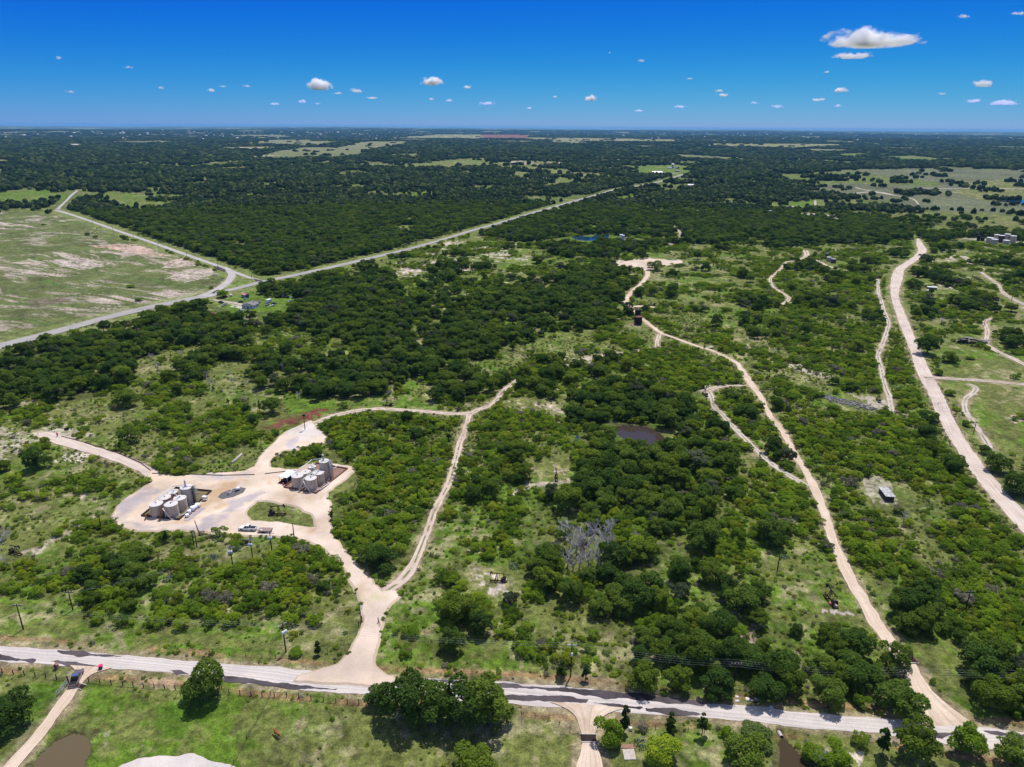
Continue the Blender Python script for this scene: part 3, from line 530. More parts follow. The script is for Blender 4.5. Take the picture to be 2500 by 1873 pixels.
# ------------------------------------------------------------------ road, pad and water surfaces
def surf_mat(name, c1, c2, c3, ruts=None, rough=.92):
    """packed earth or worn asphalt: tones wander along the surface; ruts = colour of the grassy middle"""
    m = bpy.data.materials.new(name); m.use_nodes = True; N = m.node_tree.nodes; L = m.node_tree.links
    b = N['Principled BSDF']; b.inputs['Roughness'].default_value = rough; b.inputs['Specular IOR Level'].default_value = .15
    g = N.new('ShaderNodeNewGeometry')
    def nz(s, d, lo, hi):
        n = N.new('ShaderNodeTexNoise'); n.inputs['Scale'].default_value = s; n.inputs['Detail'].default_value = d; n.inputs['Roughness'].default_value = .62; n.inputs['Distortion'].default_value = .6
        L.new(g.outputs['Position'], n.inputs['Vector']); r = N.new('ShaderNodeMapRange'); r.inputs[1].default_value = lo; r.inputs[2].default_value = hi; L.new(n.outputs[0], r.inputs[0]); return r.outputs[0]
    def mix(f, a, c):
        x = N.new('ShaderNodeMix'); x.data_type = 'RGBA'; L.new(f, x.inputs[0])
        if isinstance(a, tuple): x.inputs[6].default_value = (*a, 1)
        else: L.new(a, x.inputs[6])
        x.inputs[7].default_value = (*c, 1); return x.outputs[2]
    col = mix(nz(.11, 5, .42, .62), c1, c2)
    col = mix(nz(.045, 6, .52, .66), col, c3)
    sp = nz(1.7, 6, .25, .75); x = N.new('ShaderNodeMix'); x.data_type = 'RGBA'; x.blend_type = 'MULTIPLY'; x.inputs[0].default_value = .35
    cr = N.new('ShaderNodeValToRGB'); cr.color_ramp.elements[0].color = (.62, .6, .6, 1); cr.color_ramp.elements[1].color = (1.08, 1.08, 1.08, 1); L.new(sp, cr.inputs[0])
    L.new(col, x.inputs[6]); L.new(cr.outputs[0], x.inputs[7]); col = x.outputs[2]
    at2 = N.new('ShaderNodeAttribute'); at2.attribute_name = 'across'; vx = N.new('ShaderNodeCombineXYZ'); mm_ = N.new('ShaderNodeMath'); mm_.operation = 'MULTIPLY'; mm_.inputs[1].default_value = 4.0; L.new(at2.outputs['Fac'], mm_.inputs[0]); L.new(mm_.outputs[0], vx.inputs[0])
    va = N.new('ShaderNodeVectorMath'); va.operation = 'MULTIPLY_ADD'; va.inputs[1].default_value = (.035, .035, .035); L.new(g.outputs['Position'], va.inputs[0]); L.new(vx.outputs[0], va.inputs[2])
    n5 = N.new('ShaderNodeTexNoise'); n5.inputs['Scale'].default_value = 1.6; n5.inputs['Detail'].default_value = 4; L.new(va.outputs[0], n5.inputs['Vector']); r5 = N.new('ShaderNodeMapRange'); r5.inputs[1].default_value = .35; r5.inputs[2].default_value = .65; r5.inputs[3].default_value = .82; r5.inputs[4].default_value = 1.1; L.new(n5.outputs[0], r5.inputs[0])
    v5 = N.new('ShaderNodeVectorMath'); v5.operation = 'SCALE'; L.new(col, v5.inputs[0]); L.new(r5.outputs[0], v5.inputs['Scale']); col = v5.outputs[0]
    if ruts:
        a = N.new('ShaderNodeAttribute'); a.attribute_name = 'across'
        ab = N.new('ShaderNodeMath'); ab.operation = 'ABSOLUTE'; L.new(a.outputs['Fac'], ab.inputs[0])
        r = N.new('ShaderNodeMapRange'); r.inputs[1].default_value = .34; r.inputs[2].default_value = .10; L.new(ab.outputs[0], r.inputs[0])
        k = N.new('ShaderNodeMath'); k.operation = 'MULTIPLY'; L.new(r.outputs[0], k.inputs[0]); L.new(nz(.22, 3, .42, .52), k.inputs[1])
        col = mix(k.outputs[0], col, ruts)
    L.new(col, b.inputs['Base Color'])
    bp = N.new('ShaderNodeBump'); bp.inputs['Strength'].default_value = .25; bp.inputs['Distance'].default_value = .2; L.new(sp, bp.inputs['Height']); L.new(bp.outputs[0], b.inputs['Normal'])
    return m
GRS = (.16, .16, .07)
SM = {
 'caliche': surf_mat('pale_caliche', (.58, .52, .475), (.51, .46, .43), (.61, .545, .49)),
 'pink': surf_mat('pink_gravel', (.57, .47, .39), (.63, .53, .455), (.49, .40, .34)),
 'pinktrack': surf_mat('pink_track', (.54, .44, .37), (.60, .49, .43), (.42, .33, .28), GRS),
 'tan': surf_mat('tan_dirt', (.60, .47, .355), (.66, .535, .42), (.50, .385, .28)),
 'tantrack': surf_mat('tan_track', (.56, .45, .36), (.62, .51, .42), (.45, .34, .27), GRS),
 'palet': surf_mat('pale_track', (.50, .43, .36), (.56, .49, .42), (.36, .30, .23), GRS),
 'asphalt': surf_mat('worn_asphalt', (.34, .32, .30), (.38, .36, .335), (.30, .285, .27)),
 'greypale': surf_mat('bleached_asphalt', (.42, .395, .365), (.47, .44, .41), (.36, .34, .325)),
 'patch': surf_mat('dark_asphalt', (.060, .050, .055), (.10, .085, .088), (.13, .11, .115)),
 'yard': surf_mat('yard_gravel', (.62, .50, .405), (.66, .535, .44), (.52, .455, .42)),
 'sand': surf_mat('wet_sand', (.50, .34, .20), (.56, .41, .27), (.43, .28, .16)),
 'greygravel': surf_mat('grey_gravel', (.36, .32, .33), (.45, .40, .39), (.30, .265, .28)),
}
NICE = {'pale_road': 'long pale caliche road with torn dark asphalt crossing the bottom of the view', 'gravel_road': 'wide pinkish gravel road running away at the right',
 'highway': 'straight grey paved highway running away through the woods', 'dirt_road': 'tan dirt road climbing from the corner junction to the round clearing', 'long_track': 'two rut tan track from the fork up to the curved track'}
for k_, (rn, L_) in enumerate(LINES.items()):
    mk = ROADS[rn][2]; wmean = L_[:, 2].mean()
    mkey = {'tan': 'tan' if wmean > 3.5 or rn == 'dirt_road' else 'tantrack', 'pink': 'pink' if wmean > 5 else 'pinktrack', 'pale': 'palet'}.get(mk, mk)
    seg = np.hypot(*np.diff(L_[:, :2], axis=0).T); s = np.concatenate([[0], np.cumsum(seg)])
    n = int(min(900, max(8, s[-1] / 1.0))); t = np.linspace(0, s[-1], n)
    X = np.interp(t, s, L_[:, 0]); Y = np.interp(t, s, L_[:, 1]); Wd = np.interp(t, s, L_[:, 2])
    tx, ty = np.gradient(X), np.gradient(Y); q = np.hypot(tx, ty) + 1e-9; nx, ny = -ty / q, tx / q
    am = .18 if mk in ('asphalt', 'greypale') else .55
    nl = (fbm(t, t * 0 + k_ * 31.7, 4.5, 3, 3) - .5) * 2 * am; nr_ = (fbm(t, t * 0 + k_ * 31.7 + 500, 4.5, 4, 3) - .5) * 2 * am
    V = []; ac = np.array([-1, -.55, -.2, .2, .55, 1.0])
    for a in ac:
        off = a * Wd / 2 + (nl if a < 0 else nr_) * abs(a)
        x = X + nx * off; y = Y + ny * off; r = np.hypot(x, y)
        V.append(np.stack([x, y, height(x, y) + .035 + k_ * .0045 + r * .00012], 1))
    V = np.stack(V, 1).reshape(-1, 3); c = len(ac)
    i = np.arange(n - 1)[:, None] * c; j = np.arange(c - 1)[None, :]
    F = np.stack([i + j, i + j + 1, i + c + j + 1, i + c + j], -1).reshape(-1, 4)
    nz_ = np.cross(V[F[0, 1]] - V[F[0, 0]], V[F[0, 3]] - V[F[0, 0]])[2]
    if nz_ < 0: F = F[:, ::-1]
    o = mesh_np(rn, V, F, SM[mkey]); a_ = o.data.attributes.new('across', 'FLOAT', 'POINT'); a_.data.foreach_set('value', np.tile(ac, n).astype(np.float32))
    tag(o, kind='structure', label=NICE.get(rn))
def ragged(P, step=1.2, amp=.35, seed=0):
    out = []
    for i in range(len(P)):
        a = np.array(P[i]); b = np.array(P[(i + 1) % len(P)]); d = np.hypot(*(b - a)); n = max(1, int(d / step))
        for k in range(n):
            p = a + (b - a) * k / n; u = (b - a) / (d + 1e-9); w = (fbm(p[0], p[1], 3.5, 200 + seed, 3) - .5) * 2 * amp
            out.append((float(p[0] - u[1] * w), float(p[1] + u[0] * w)))
    return out
def flat(name, loops, z, m, kind='structure', label=None):
    L3 = [[Vector((x, y, 0)) for x, y in lp] for lp in loops]; tris = geometry.tessellate_polygon(L3)
    V = [v for lp in L3 for v in lp]; me = bpy.data.meshes.new(name); me.from_pydata([(v.x, v.y, z) for v in V], [], [tuple(t) for t in tris])
    bm = bmesh.new(); bm.from_mesh(me)
    for f in bm.faces:
        f.normal_update()
        if f.normal.z < 0: f.normal_flip()
    bm.to_mesh(me); bm.free(); me.materials.append(m); o = bpy.data.objects.new(name, me); COL.objects.link(o); tag(o, kind=kind, label=label); return o
def pxpoly(P): return [tuple(q[:2]) for q in polyworld(P)]
YS = [([(500, 1195), (560, 1180), (600, 1180), (585, 1200), (560, 1230), (510, 1240), (470, 1275), (440, 1285), (400, 1290), (390, 1285), (450, 1270), (500, 1225)], (.50, .335, .19)),
      ([(742, 1206), (780, 1211), (800, 1222), (785, 1228), (750, 1218), (720, 1214), (700, 1235), (690, 1232), (705, 1210)], (.52, .36, .22)), ([(768, 1283), (792, 1278), (799, 1300), (778, 1305)], (.50, .33, .2)),
      ([(296, 1228), (345, 1198), (374, 1188), (392, 1192), (345, 1222), (318, 1248), (310, 1272), (286, 1274), (280, 1252)], (.36, .315, .33)), ([(300, 1274), (400, 1284), (480, 1288), (520, 1292), (520, 1299), (400, 1295), (300, 1290)], (.38, .335, .345)),
      ([(490, 1280), (550, 1235), (615, 1200), (650, 1203), (600, 1238), (550, 1280), (510, 1298), (470, 1290)], (.37, .325, .335)), ([(470, 1160), (560, 1163), (612, 1156), (600, 1176), (500, 1174)], (.42, .38, .385)),
      ([(850, 1440), (890, 1412), (920, 1450), (905, 1480), (880, 1470)], (.50, .37, .25)), ([(680, 1096), (712, 1068), (740, 1078), (720, 1098)], (.44, .41, .44)), ([(653, 1170), (666, 1166), (670, 1178), (655, 1182)], (.50, .33, .2)),
      ([(540, 1190), (552, 1184), (556, 1190), (546, 1194)], (.45, .28, .15)), ([(340, 1192), (352, 1187), (366, 1190), (350, 1204)], (.47, .30, .18)), ([(900, 1460), (930, 1455), (925, 1500), (900, 1530), (890, 1500)], (.52, .42, .30)), ([(930, 1450), (955, 1450), (945, 1475), (928, 1470)], (.50, .46, .26)),
      ([(640, 1265), (700, 1275), (760, 1300), (800, 1290), (800, 1310), (700, 1300), (620, 1290)], (.68, .57, .49)), ([(690, 1030), (770, 1035), (790, 1070), (740, 1075), (700, 1060)], (.66, .60, .56))]
def yard():
    outer = ragged(PADW, 1.1, .8); hole = ragged(ISLW, 1.1, .8, 5)
    def skirt(loop, sgn):
        q = np.array(loop); t = np.roll(q, -1, 0) - np.roll(q, 1, 0); t /= np.linalg.norm(t, axis=1)[:, None] + 1e-9; a = q[:, 0] * np.roll(q[:, 1], -1) - q[:, 1] * np.roll(q[:, 0], -1); s_ = sgn * (1 if a.sum() > 0 else -1); o_ = q + np.stack([t[:, 1], -t[:, 0]], 1) * .8 * s_; n = len(q); i = np.arange(n); j = (i + 1) % n
        return np.vstack([np.column_stack([q, np.full(n, .30)]), np.column_stack([o_, np.full(n, -.02)])]), np.stack([i, j, j + n, i + n], 1)
    sk = [skirt(outer, 1), skirt(hole, -1)]
    P = np.array(outer); x0, y0 = P.min(0); x1, y1 = P.max(0); gx, gy = np.meshgrid(np.arange(x0, x1, .9), np.arange(y0, y1, .9)); gx = gx.ravel() + rng.uniform(-.2, .2, gx.size); gy = gy.ravel() + rng.uniform(-.2, .2, gy.size)
    k = inpoly(gx, gy, outer) & ~inpoly(gx, gy, hole); pts = [Vector(p) for p in outer] + [Vector(p) for p in hole] + [Vector((a, b)) for a, b in zip(gx[k], gy[k])]
    no, nh = len(outer), len(hole); ed = [(i, (i + 1) % no) for i in range(no)] + [(no + i, no + (i + 1) % nh) for i in range(nh)]
    v, e, f, _, _, _ = geometry.delaunay_2d_cdt(pts, ed, [], 0, 1e-5)
    V = np.array([q[:] for q in v]); F = np.array([q for q in f if len(q) == 3]); c = V[F].mean(1); k = inpoly(c[:, 0], c[:, 1], outer) & ~inpoly(c[:, 0], c[:, 1], hole); F = F[k]
    a = V[F]; cr = (a[:, 1, 0] - a[:, 0, 0]) * (a[:, 2, 1] - a[:, 0, 1]) - (a[:, 1, 1] - a[:, 0, 1]) * (a[:, 2, 0] - a[:, 0, 0]); F[cr < 0] = F[cr < 0][:, ::-1]
    x, y = V[:, 0], V[:, 1]; n1 = fbm(x, y, 14, 501, 4)[:, None]; n2 = fbm(x, y, 4, 502, 3)[:, None]; n3 = fbm(x, y, 22, 505, 4)[:, None]
    col = np.array([.64, .505, .375]) * (1 - sm(n1, .42, .62)) + np.array([.70, .575, .455]) * sm(n1, .42, .62)
    w = sm(n3, .5, .66) * .6; col = col * (1 - w) + np.array([.60, .48, .40]) * w
    wx = x + (fbm(x, y, 7, 503, 3) - .5) * 10; wy = y + (fbm(x, y, 7, 504, 3) - .5) * 12
    for P_, cc in YS:
        Pw = np.array(pxpoly(P_)); m_ = np.zeros(len(x))
        for dx, dy in ((0, 0), (1.2, 0), (-1.2, 0), (0, 1.5), (0, -1.5), (.8, 1), (-.8, -1), (.8, -1), (-.8, 1)): m_ += inpoly(wx + dx, wy + dy, [tuple(q) for q in Pw])
        w = (m_ / 9 * .85)[:, None] * sm(n2, .2, .55); col = col * (1 - w) + np.array(cc) * w
    col = col * (.88 + .24 * n2)
    m = SM['yard']; N = m.node_tree.nodes; L = m.node_tree.links; b = N['Principled BSDF']; at = N.new('ShaderNodeAttribute'); at.attribute_name = 'soil'
    mx = [q for q in N if q.type == 'MIX' and q.blend_type == 'MULTIPLY'][0]; L.new(at.outputs['Color'], mx.inputs[6])
    V3 = np.column_stack([V, np.full(len(V), .30)]); F4 = list(map(list, F)); cc = col
    for vs_, fs_ in sk:
        b0 = len(V3); V3 = np.vstack([V3, vs_]); cc = np.vstack([cc, np.tile([.52, .41, .30], (len(vs_), 1))]); F4 += [list(f) for f in fs_ + b0]
    col = cc; me = bpy.data.meshes.new('tank_yard'); me.from_pydata(V3.tolist(), [], [[int(i) for i in f] for f in F4]); me.materials.append(m); o = bpy.data.objects.new('tank_yard', me); COL.objects.link(o); ca = o.data.color_attributes.new('soil', 'FLOAT_COLOR', 'POINT'); ca.data.foreach_set('color', np.column_stack([col, np.ones(len(col))]).astype(np.float32).ravel())
    tag(o, kind='structure', label='pale bare gravel yard around the two tank batteries')
yard()
flat('round_clearing', [ragged(ROUNDW, 1.5, 1.5, 77)], .24, SM['tantrack'] if False else SM['tan'], label='wide bare clearing at the head of the dirt road')
PT = [[(-80, 1594), (0, 1598), (45, 1606), (85, 1612), (84, 1617), (40, 1616), (0, 1612), (-80, 1606)], [(139, 1589), (200, 1592), (250, 1597), (300, 1602), (290, 1606), (230, 1604), (190, 1602), (150, 1595)],
      [(124, 1614), (140, 1612), (165, 1616), (195, 1618), (240, 1627), (246, 1634), (200, 1634), (165, 1626), (140, 1620)], [(415, 1636), (445, 1638), (465, 1644), (460, 1650), (430, 1647)],
      [(545, 1651), (600, 1656), (660, 1665), (720, 1670), (760, 1676), (825, 1682), (820, 1687), (760, 1684), (690, 1682), (620, 1673), (550, 1663)],
      [(1050, 1658), (1120, 1664), (1220, 1669), (1300, 1674), (1400, 1681), (1540, 1693), (1640, 1706), (1728, 1716), (1715, 1722), (1640, 1716), (1540, 1706), (1480, 1704), (1400, 1692), (1300, 1683), (1220, 1677), (1120, 1672)],
      [(1130, 1690), (1234, 1697), (1300, 1699), (1400, 1702), (1438, 1708), (1430, 1717), (1340, 1713), (1234, 1709), (1140, 1702)], [(1450, 1716), (1500, 1718), (1570, 1727), (1560, 1733), (1500, 1728)],
      [(1575, 1728), (1620, 1729), (1700, 1737), (1718, 1744), (1700, 1749), (1620, 1744), (1578, 1736)], [(2266, 1788), (2330, 1787), (2345, 1796), (2300, 1804), (2270, 1798)], [(2400, 1785), (2450, 1789), (2520, 1796), (2600, 1803), (2600, 1812), (2500, 1804), (2420, 1793)]]
for q, P in enumerate(PT): flat('asphalt_patch', [ragged(pxpoly(P), .35, .75, 40 + q)], .075 + q * .004, SM['patch'], label='dark torn asphalt left on the pale road')
for q, P in enumerate([[(520, 650), (534, 652), (552, 660), (548, 664), (530, 658)], [(516, 716), (530, 709), (536, 708), (522, 718)], [(618, 681), (640, 686), (645, 690), (625, 687)]]):
    flat('asphalt_patch', [ragged(pxpoly(P), 1.5, .5, 60 + q)], .42 + q * .004, SM['patch'], label='dark asphalt repair at the highway triangle')
flat('sandy_bank', [ragged(pxpoly([(278, 1880), (300, 1866), (335, 1856), (376, 1847), (420, 1843), (470, 1845), (510, 1855), (560, 1866), (590, 1890), (600, 1930), (520, 1950), (470, 1900), (380, 1895), (300, 1910)]), .8, .9, 88)], .06, SM['caliche'], label='curved pale sandy bank cut by the bottom edge beside the cattle pond')
def water_mat(name, col, rough):
    m = bpy.data.materials.new(name); m.use_nodes = True; N = m.node_tree.nodes; L = m.node_tree.links; b = N['Principled BSDF']
    b.inputs['Base Color'].default_value = (*col, 1); b.inputs['Roughness'].default_value = rough; b.inputs['IOR'].default_value = 1.33
    g = N.new('ShaderNodeNewGeometry'); n = N.new('ShaderNodeTexNoise'); n.inputs['Scale'].default_value = 1.3; n.inputs['Detail'].default_value = 4; L.new(g.outputs['Position'], n.inputs['Vector'])
    bp = N.new('ShaderNodeBump'); bp.inputs['Strength'].default_value = .12; bp.inputs['Distance'].default_value = .08; L.new(n.outputs[0], bp.inputs['Height']); L.new(bp.outputs[0], b.inputs['Normal']); return m
WM = {'olivewater': water_mat('olive_water', (.115, .088, .045), .08), 'greywater': water_mat('dusky_water', (.045, .034, .026), .05), 'brownwater': water_mat('brown_water', (.055, .036, .018), .06), 'bluewater': water_mat('blue_water', (.012, .045, .10), .05)}
PL = {'pasture_pond': 'muddy brown cattle pond in the pasture at the lower left', 'woodland_pond': 'brown pond half hidden among dark trees', 'blue_pond': 'blue pond with a grassy spit in front of the far wood', 'dark_pool': 'small dark pool beside the thicket', 'creek_pool': 'red brown creek pool beside the corner trees', 'swamp_pool': 'reddish swamp pool among grey dead trees', 'far_lake': 'blue lake in the far meadow at the right edge'}
for k_, (nm, P) in enumerate(PONDW.items()):
    q = np.array(P); ce = q.mean(0); zz = float(height(ce[0], ce[1]))
    if nm == 'far_lake': zz += .6
    flat(nm, [[tuple(ce + (p - ce) * 1.08) for p in q]], zz - .10 - k_ * .001, WM[PONDS[nm][1]], label=PL[nm])

# ------------------------------------------------------------------ foliage
LM = {
 'oak': leafmat('oak_leaves', (.044, .088, .019), (.092, .160, .027), (.22, .30, .038), .42, 1.1),
 'mesquite': leafmat('mesquite_leaves', (.10, .18, .020), (.22, .34, .028), (.44, .53, .045), .5, 1.3),
 'juniper': leafmat('juniper_leaves', (.035, .07, .015), (.06, .11, .02), (.11, .16, .024), .35, 1.2),
 'oak_light': leafmat('light_oak_leaves', (.065, .115, .018), (.13, .195, .024), (.26, .33, .035), .45, 1.1),
 'oak_grey': leafmat('grey_oak_leaves', (.055, .075, .040), (.10, .125, .060), (.20, .22, .11), .35, 1.1),
 'mesq_yellow': leafmat('yellow_mesquite_leaves', (.12, .17, .016), (.24, .30, .024), (.42, .46, .045), .5, 1.3),
 'mesq_dark': leafmat('dark_mesquite_leaves', (.065, .130, .018), (.135, .225, .022), (.28, .38, .034), .45, 1.3),
 'thorn': leafmat('grey_thornbrush', (.13, .12, .085), (.20, .19, .13), (.30, .28, .20), .25, 1.3),
 'willow': leafmat('willow_leaves', (.09, .15, .04), (.13, .19, .05), (.18, .24, .06), .35),
 'weed': leafmat('weed_leaves', (.055, .105, .018), (.10, .155, .03), (.20, .19, .08), .3, 2.0),
 'cactus': leafmat('cactus_pads', (.10, .16, .12), (.14, .20, .15), (.20, .26, .20), .1, 2.0),
}
BARK = mat('bark', (.16, .13, .10), .95, var=.4, scale=4); DEADW = mat('dead_wood', (.55, .52, .50), .9, var=.35, scale=5)
def crown_geo(seed, R_, top, base, nl, nleaf, size, cone=0.0, spread=.62):
    g = np.random.default_rng(seed); c = []; rr = []
    mid = (top + base) / 2; hh = (top - base) / 2
    for k in range(nl):
        a = g.uniform(0, 6.283); d = math.sqrt(g.uniform(0, 1)) * spread * R_; z = mid + g.uniform(-.55, .62) * hh
        lr = R_ * g.uniform(.17, .42)
        if cone: f = 1 - cone * (z - base) / (top - base); d *= f; lr *= max(.35, f)
        if k == 0: d = 0; z = top - lr * .95
        lr = min(lr, hh * .95)
        z = min(max(z, base + lr * .5), top - lr)
        c.append((math.cos(a) * d, math.sin(a) * d, z)); rr.append(lr)
    c = np.array(c); rr = np.array(rr)
    n = nleaf * 3; w = rr ** 2; k = g.choice(nl, n, p=w / w.sum())
    u = g.normal(size=(n, 3)); u /= np.linalg.norm(u, axis=1)[:, None]; u[:, 2] = np.where(u[:, 2] < -.25, -u[:, 2], u[:, 2])
    # clumps: leaves gather around twigs
    tw = g.normal(size=(max(10, nleaf // 16), 3)); tw /= np.linalg.norm(tw, axis=1)[:, None]; tw[:, 2] = np.abs(tw[:, 2]) * 1.0 - .15
    pick = g.integers(0, len(tw), n); u = u * .5 + tw[pick]; u /= np.linalg.norm(u, axis=1)[:, None]
    p = c[k] + u * (rr[k] * (g.uniform(.72, 1.10, n)))[:, None] * np.array([1, 1, .9])
    dd = np.linalg.norm(p[:, None] - c[None], axis=2) / rr[None]; dd[np.arange(n), k] = 9
    keep = (dd.min(1) > .78) | (g.uniform(size=n) < .10); keep &= p[:, 2] > base * .5
    p = p[keep][:nleaf]; u = u[keep][:nleaf]; n = len(p)
    nr = u * .75 + g.normal(size=(n, 3)) * .55 + np.array([0, 0, .35]); nr /= np.linalg.norm(nr, axis=1)[:, None]
    a = np.cross(nr, g.normal(size=(n, 3))); a /= np.linalg.norm(a, axis=1)[:, None]; b = np.cross(nr, a)
    s = size * g.uniform(.55, 1.25, n)[:, None]; a = a * s; b = b * s * g.uniform(.5, .9, n)[:, None]
    V = np.stack([p - a, p - b * .9, p + a, p + b * .9], 1).reshape(-1, 3); F = np.arange(4 * n).reshape(-1, 4)
    return V, F, c
def limb_geo(seed, c, top, r0, th):
    g = random.Random(seed); b = MB(); fork = Vector((g.uniform(-.2, .2), g.uniform(-.2, .2), th))
    b.tube((0, 0, -.25), fork, r0, r0 * .7, 7)
    for q in c[:6]:
        q = Vector(q) * .86; m = fork.lerp(q, .5) + Vector((g.uniform(-.3, .3), g.uniform(-.3, .3), g.uniform(0, .3)))
        b.tube(fork, m, r0 * .5, r0 * .32, 5, False); b.tube(m, q, r0 * .32, r0 * .1, 5, False)
    return b
# kind: variants, crown radius, top, base, lobes, leaves, leaf size, cone, trunk radius, fork height
KD = {
 'oak':      (7, 4.0, 6.6, .35, 26, 4200, .25, 0, .26, 1.6),
 'mesquite': (7, 2.6, 2.9, .0, 18, 2100, .165, 0, .10, .6),
 'juniper':  (3, 1.9, 4.9, .0, 18, 1900, .17, .55, .13, .8),
}
KIND = {'oak': ('oak_tree', 'tree'), 'mesquite': ('mesquite_bush', 'bush'), 'juniper': ('juniper_tree', 'tree')}
PROTO = {}
VM = {'oak': ['oak', 'oak', 'oak_light', 'oak', 'oak_grey', 'oak', 'oak_light'], 'mesquite': ['mesquite', 'mesq_dark', 'mesq_yellow', 'mesquite', 'mesq_dark', 'thorn', 'mesquite'], 'juniper': ['juniper', 'juniper', 'juniper']}
for kk, (nv, R_, top, base, nl, nf, sz, cone, tr, th) in KD.items():
    PROTO[kk] = []
    for v in range(nv):
        V, F, c = crown_geo(100 + v * 7 + len(kk), R_, top, base, nl, nf, sz, cone, .70 if kk != 'mesquite' else .86)
        cm = mesh_np('crown', V, F, LM[VM[kk][v]], link=False)
        tm = limb_geo(v, c, top, tr, th); o = tm.build('trunk', BARK, None, fix=False); me = o.data; bpy.data.objects.remove(o)
        PROTO[kk].append((cm, me))
def plant(kk, v, p, s, rz, label, group=None, sx=1.0, sz=1.0, leaf=None):
    t = empty(KIND[kk][0], p, rz); t.scale = (s * sx, s * sx, s * sz); tag(t, label, KIND[kk][1], group)
    cm, tm = PROTO[kk][v % len(PROTO[kk])]
    for nm, me in (('crown', cm), ('trunk', tm)):
        o = bpy.data.objects.new(nm, me); COL.objects.link(o); o.parent = t
        if leaf and nm == 'crown':
            me2 = LEAFALT.setdefault((cm.name, leaf), None) or cm.copy(); LEAFALT[(cm.name, leaf)] = me2; me2.materials[0] = LM[leaf]; o.data = me2
    return t
LEAFALT = {}
PROTO['oakbush'] = []; KIND['oakbush'] = ('round_bush', 'bush'); KD['oakbush'] = (2, 3.6, 5.0, 0, 26, 3600, .22, 0, .16, .8)
for v in range(2):
    V, F, c = crown_geo(900 + v, 3.6, 5.0, 0, 26, 3600, .22, 0, .6); cm = mesh_np('crown', V, F, LM['mesquite'], link=False); o = limb_geo(v, c, 5.0, .16, .8).build('trunk', BARK, None, fix=False); me = o.data; bpy.data.objects.remove(o); PROTO['oakbush'].append((cm, me))

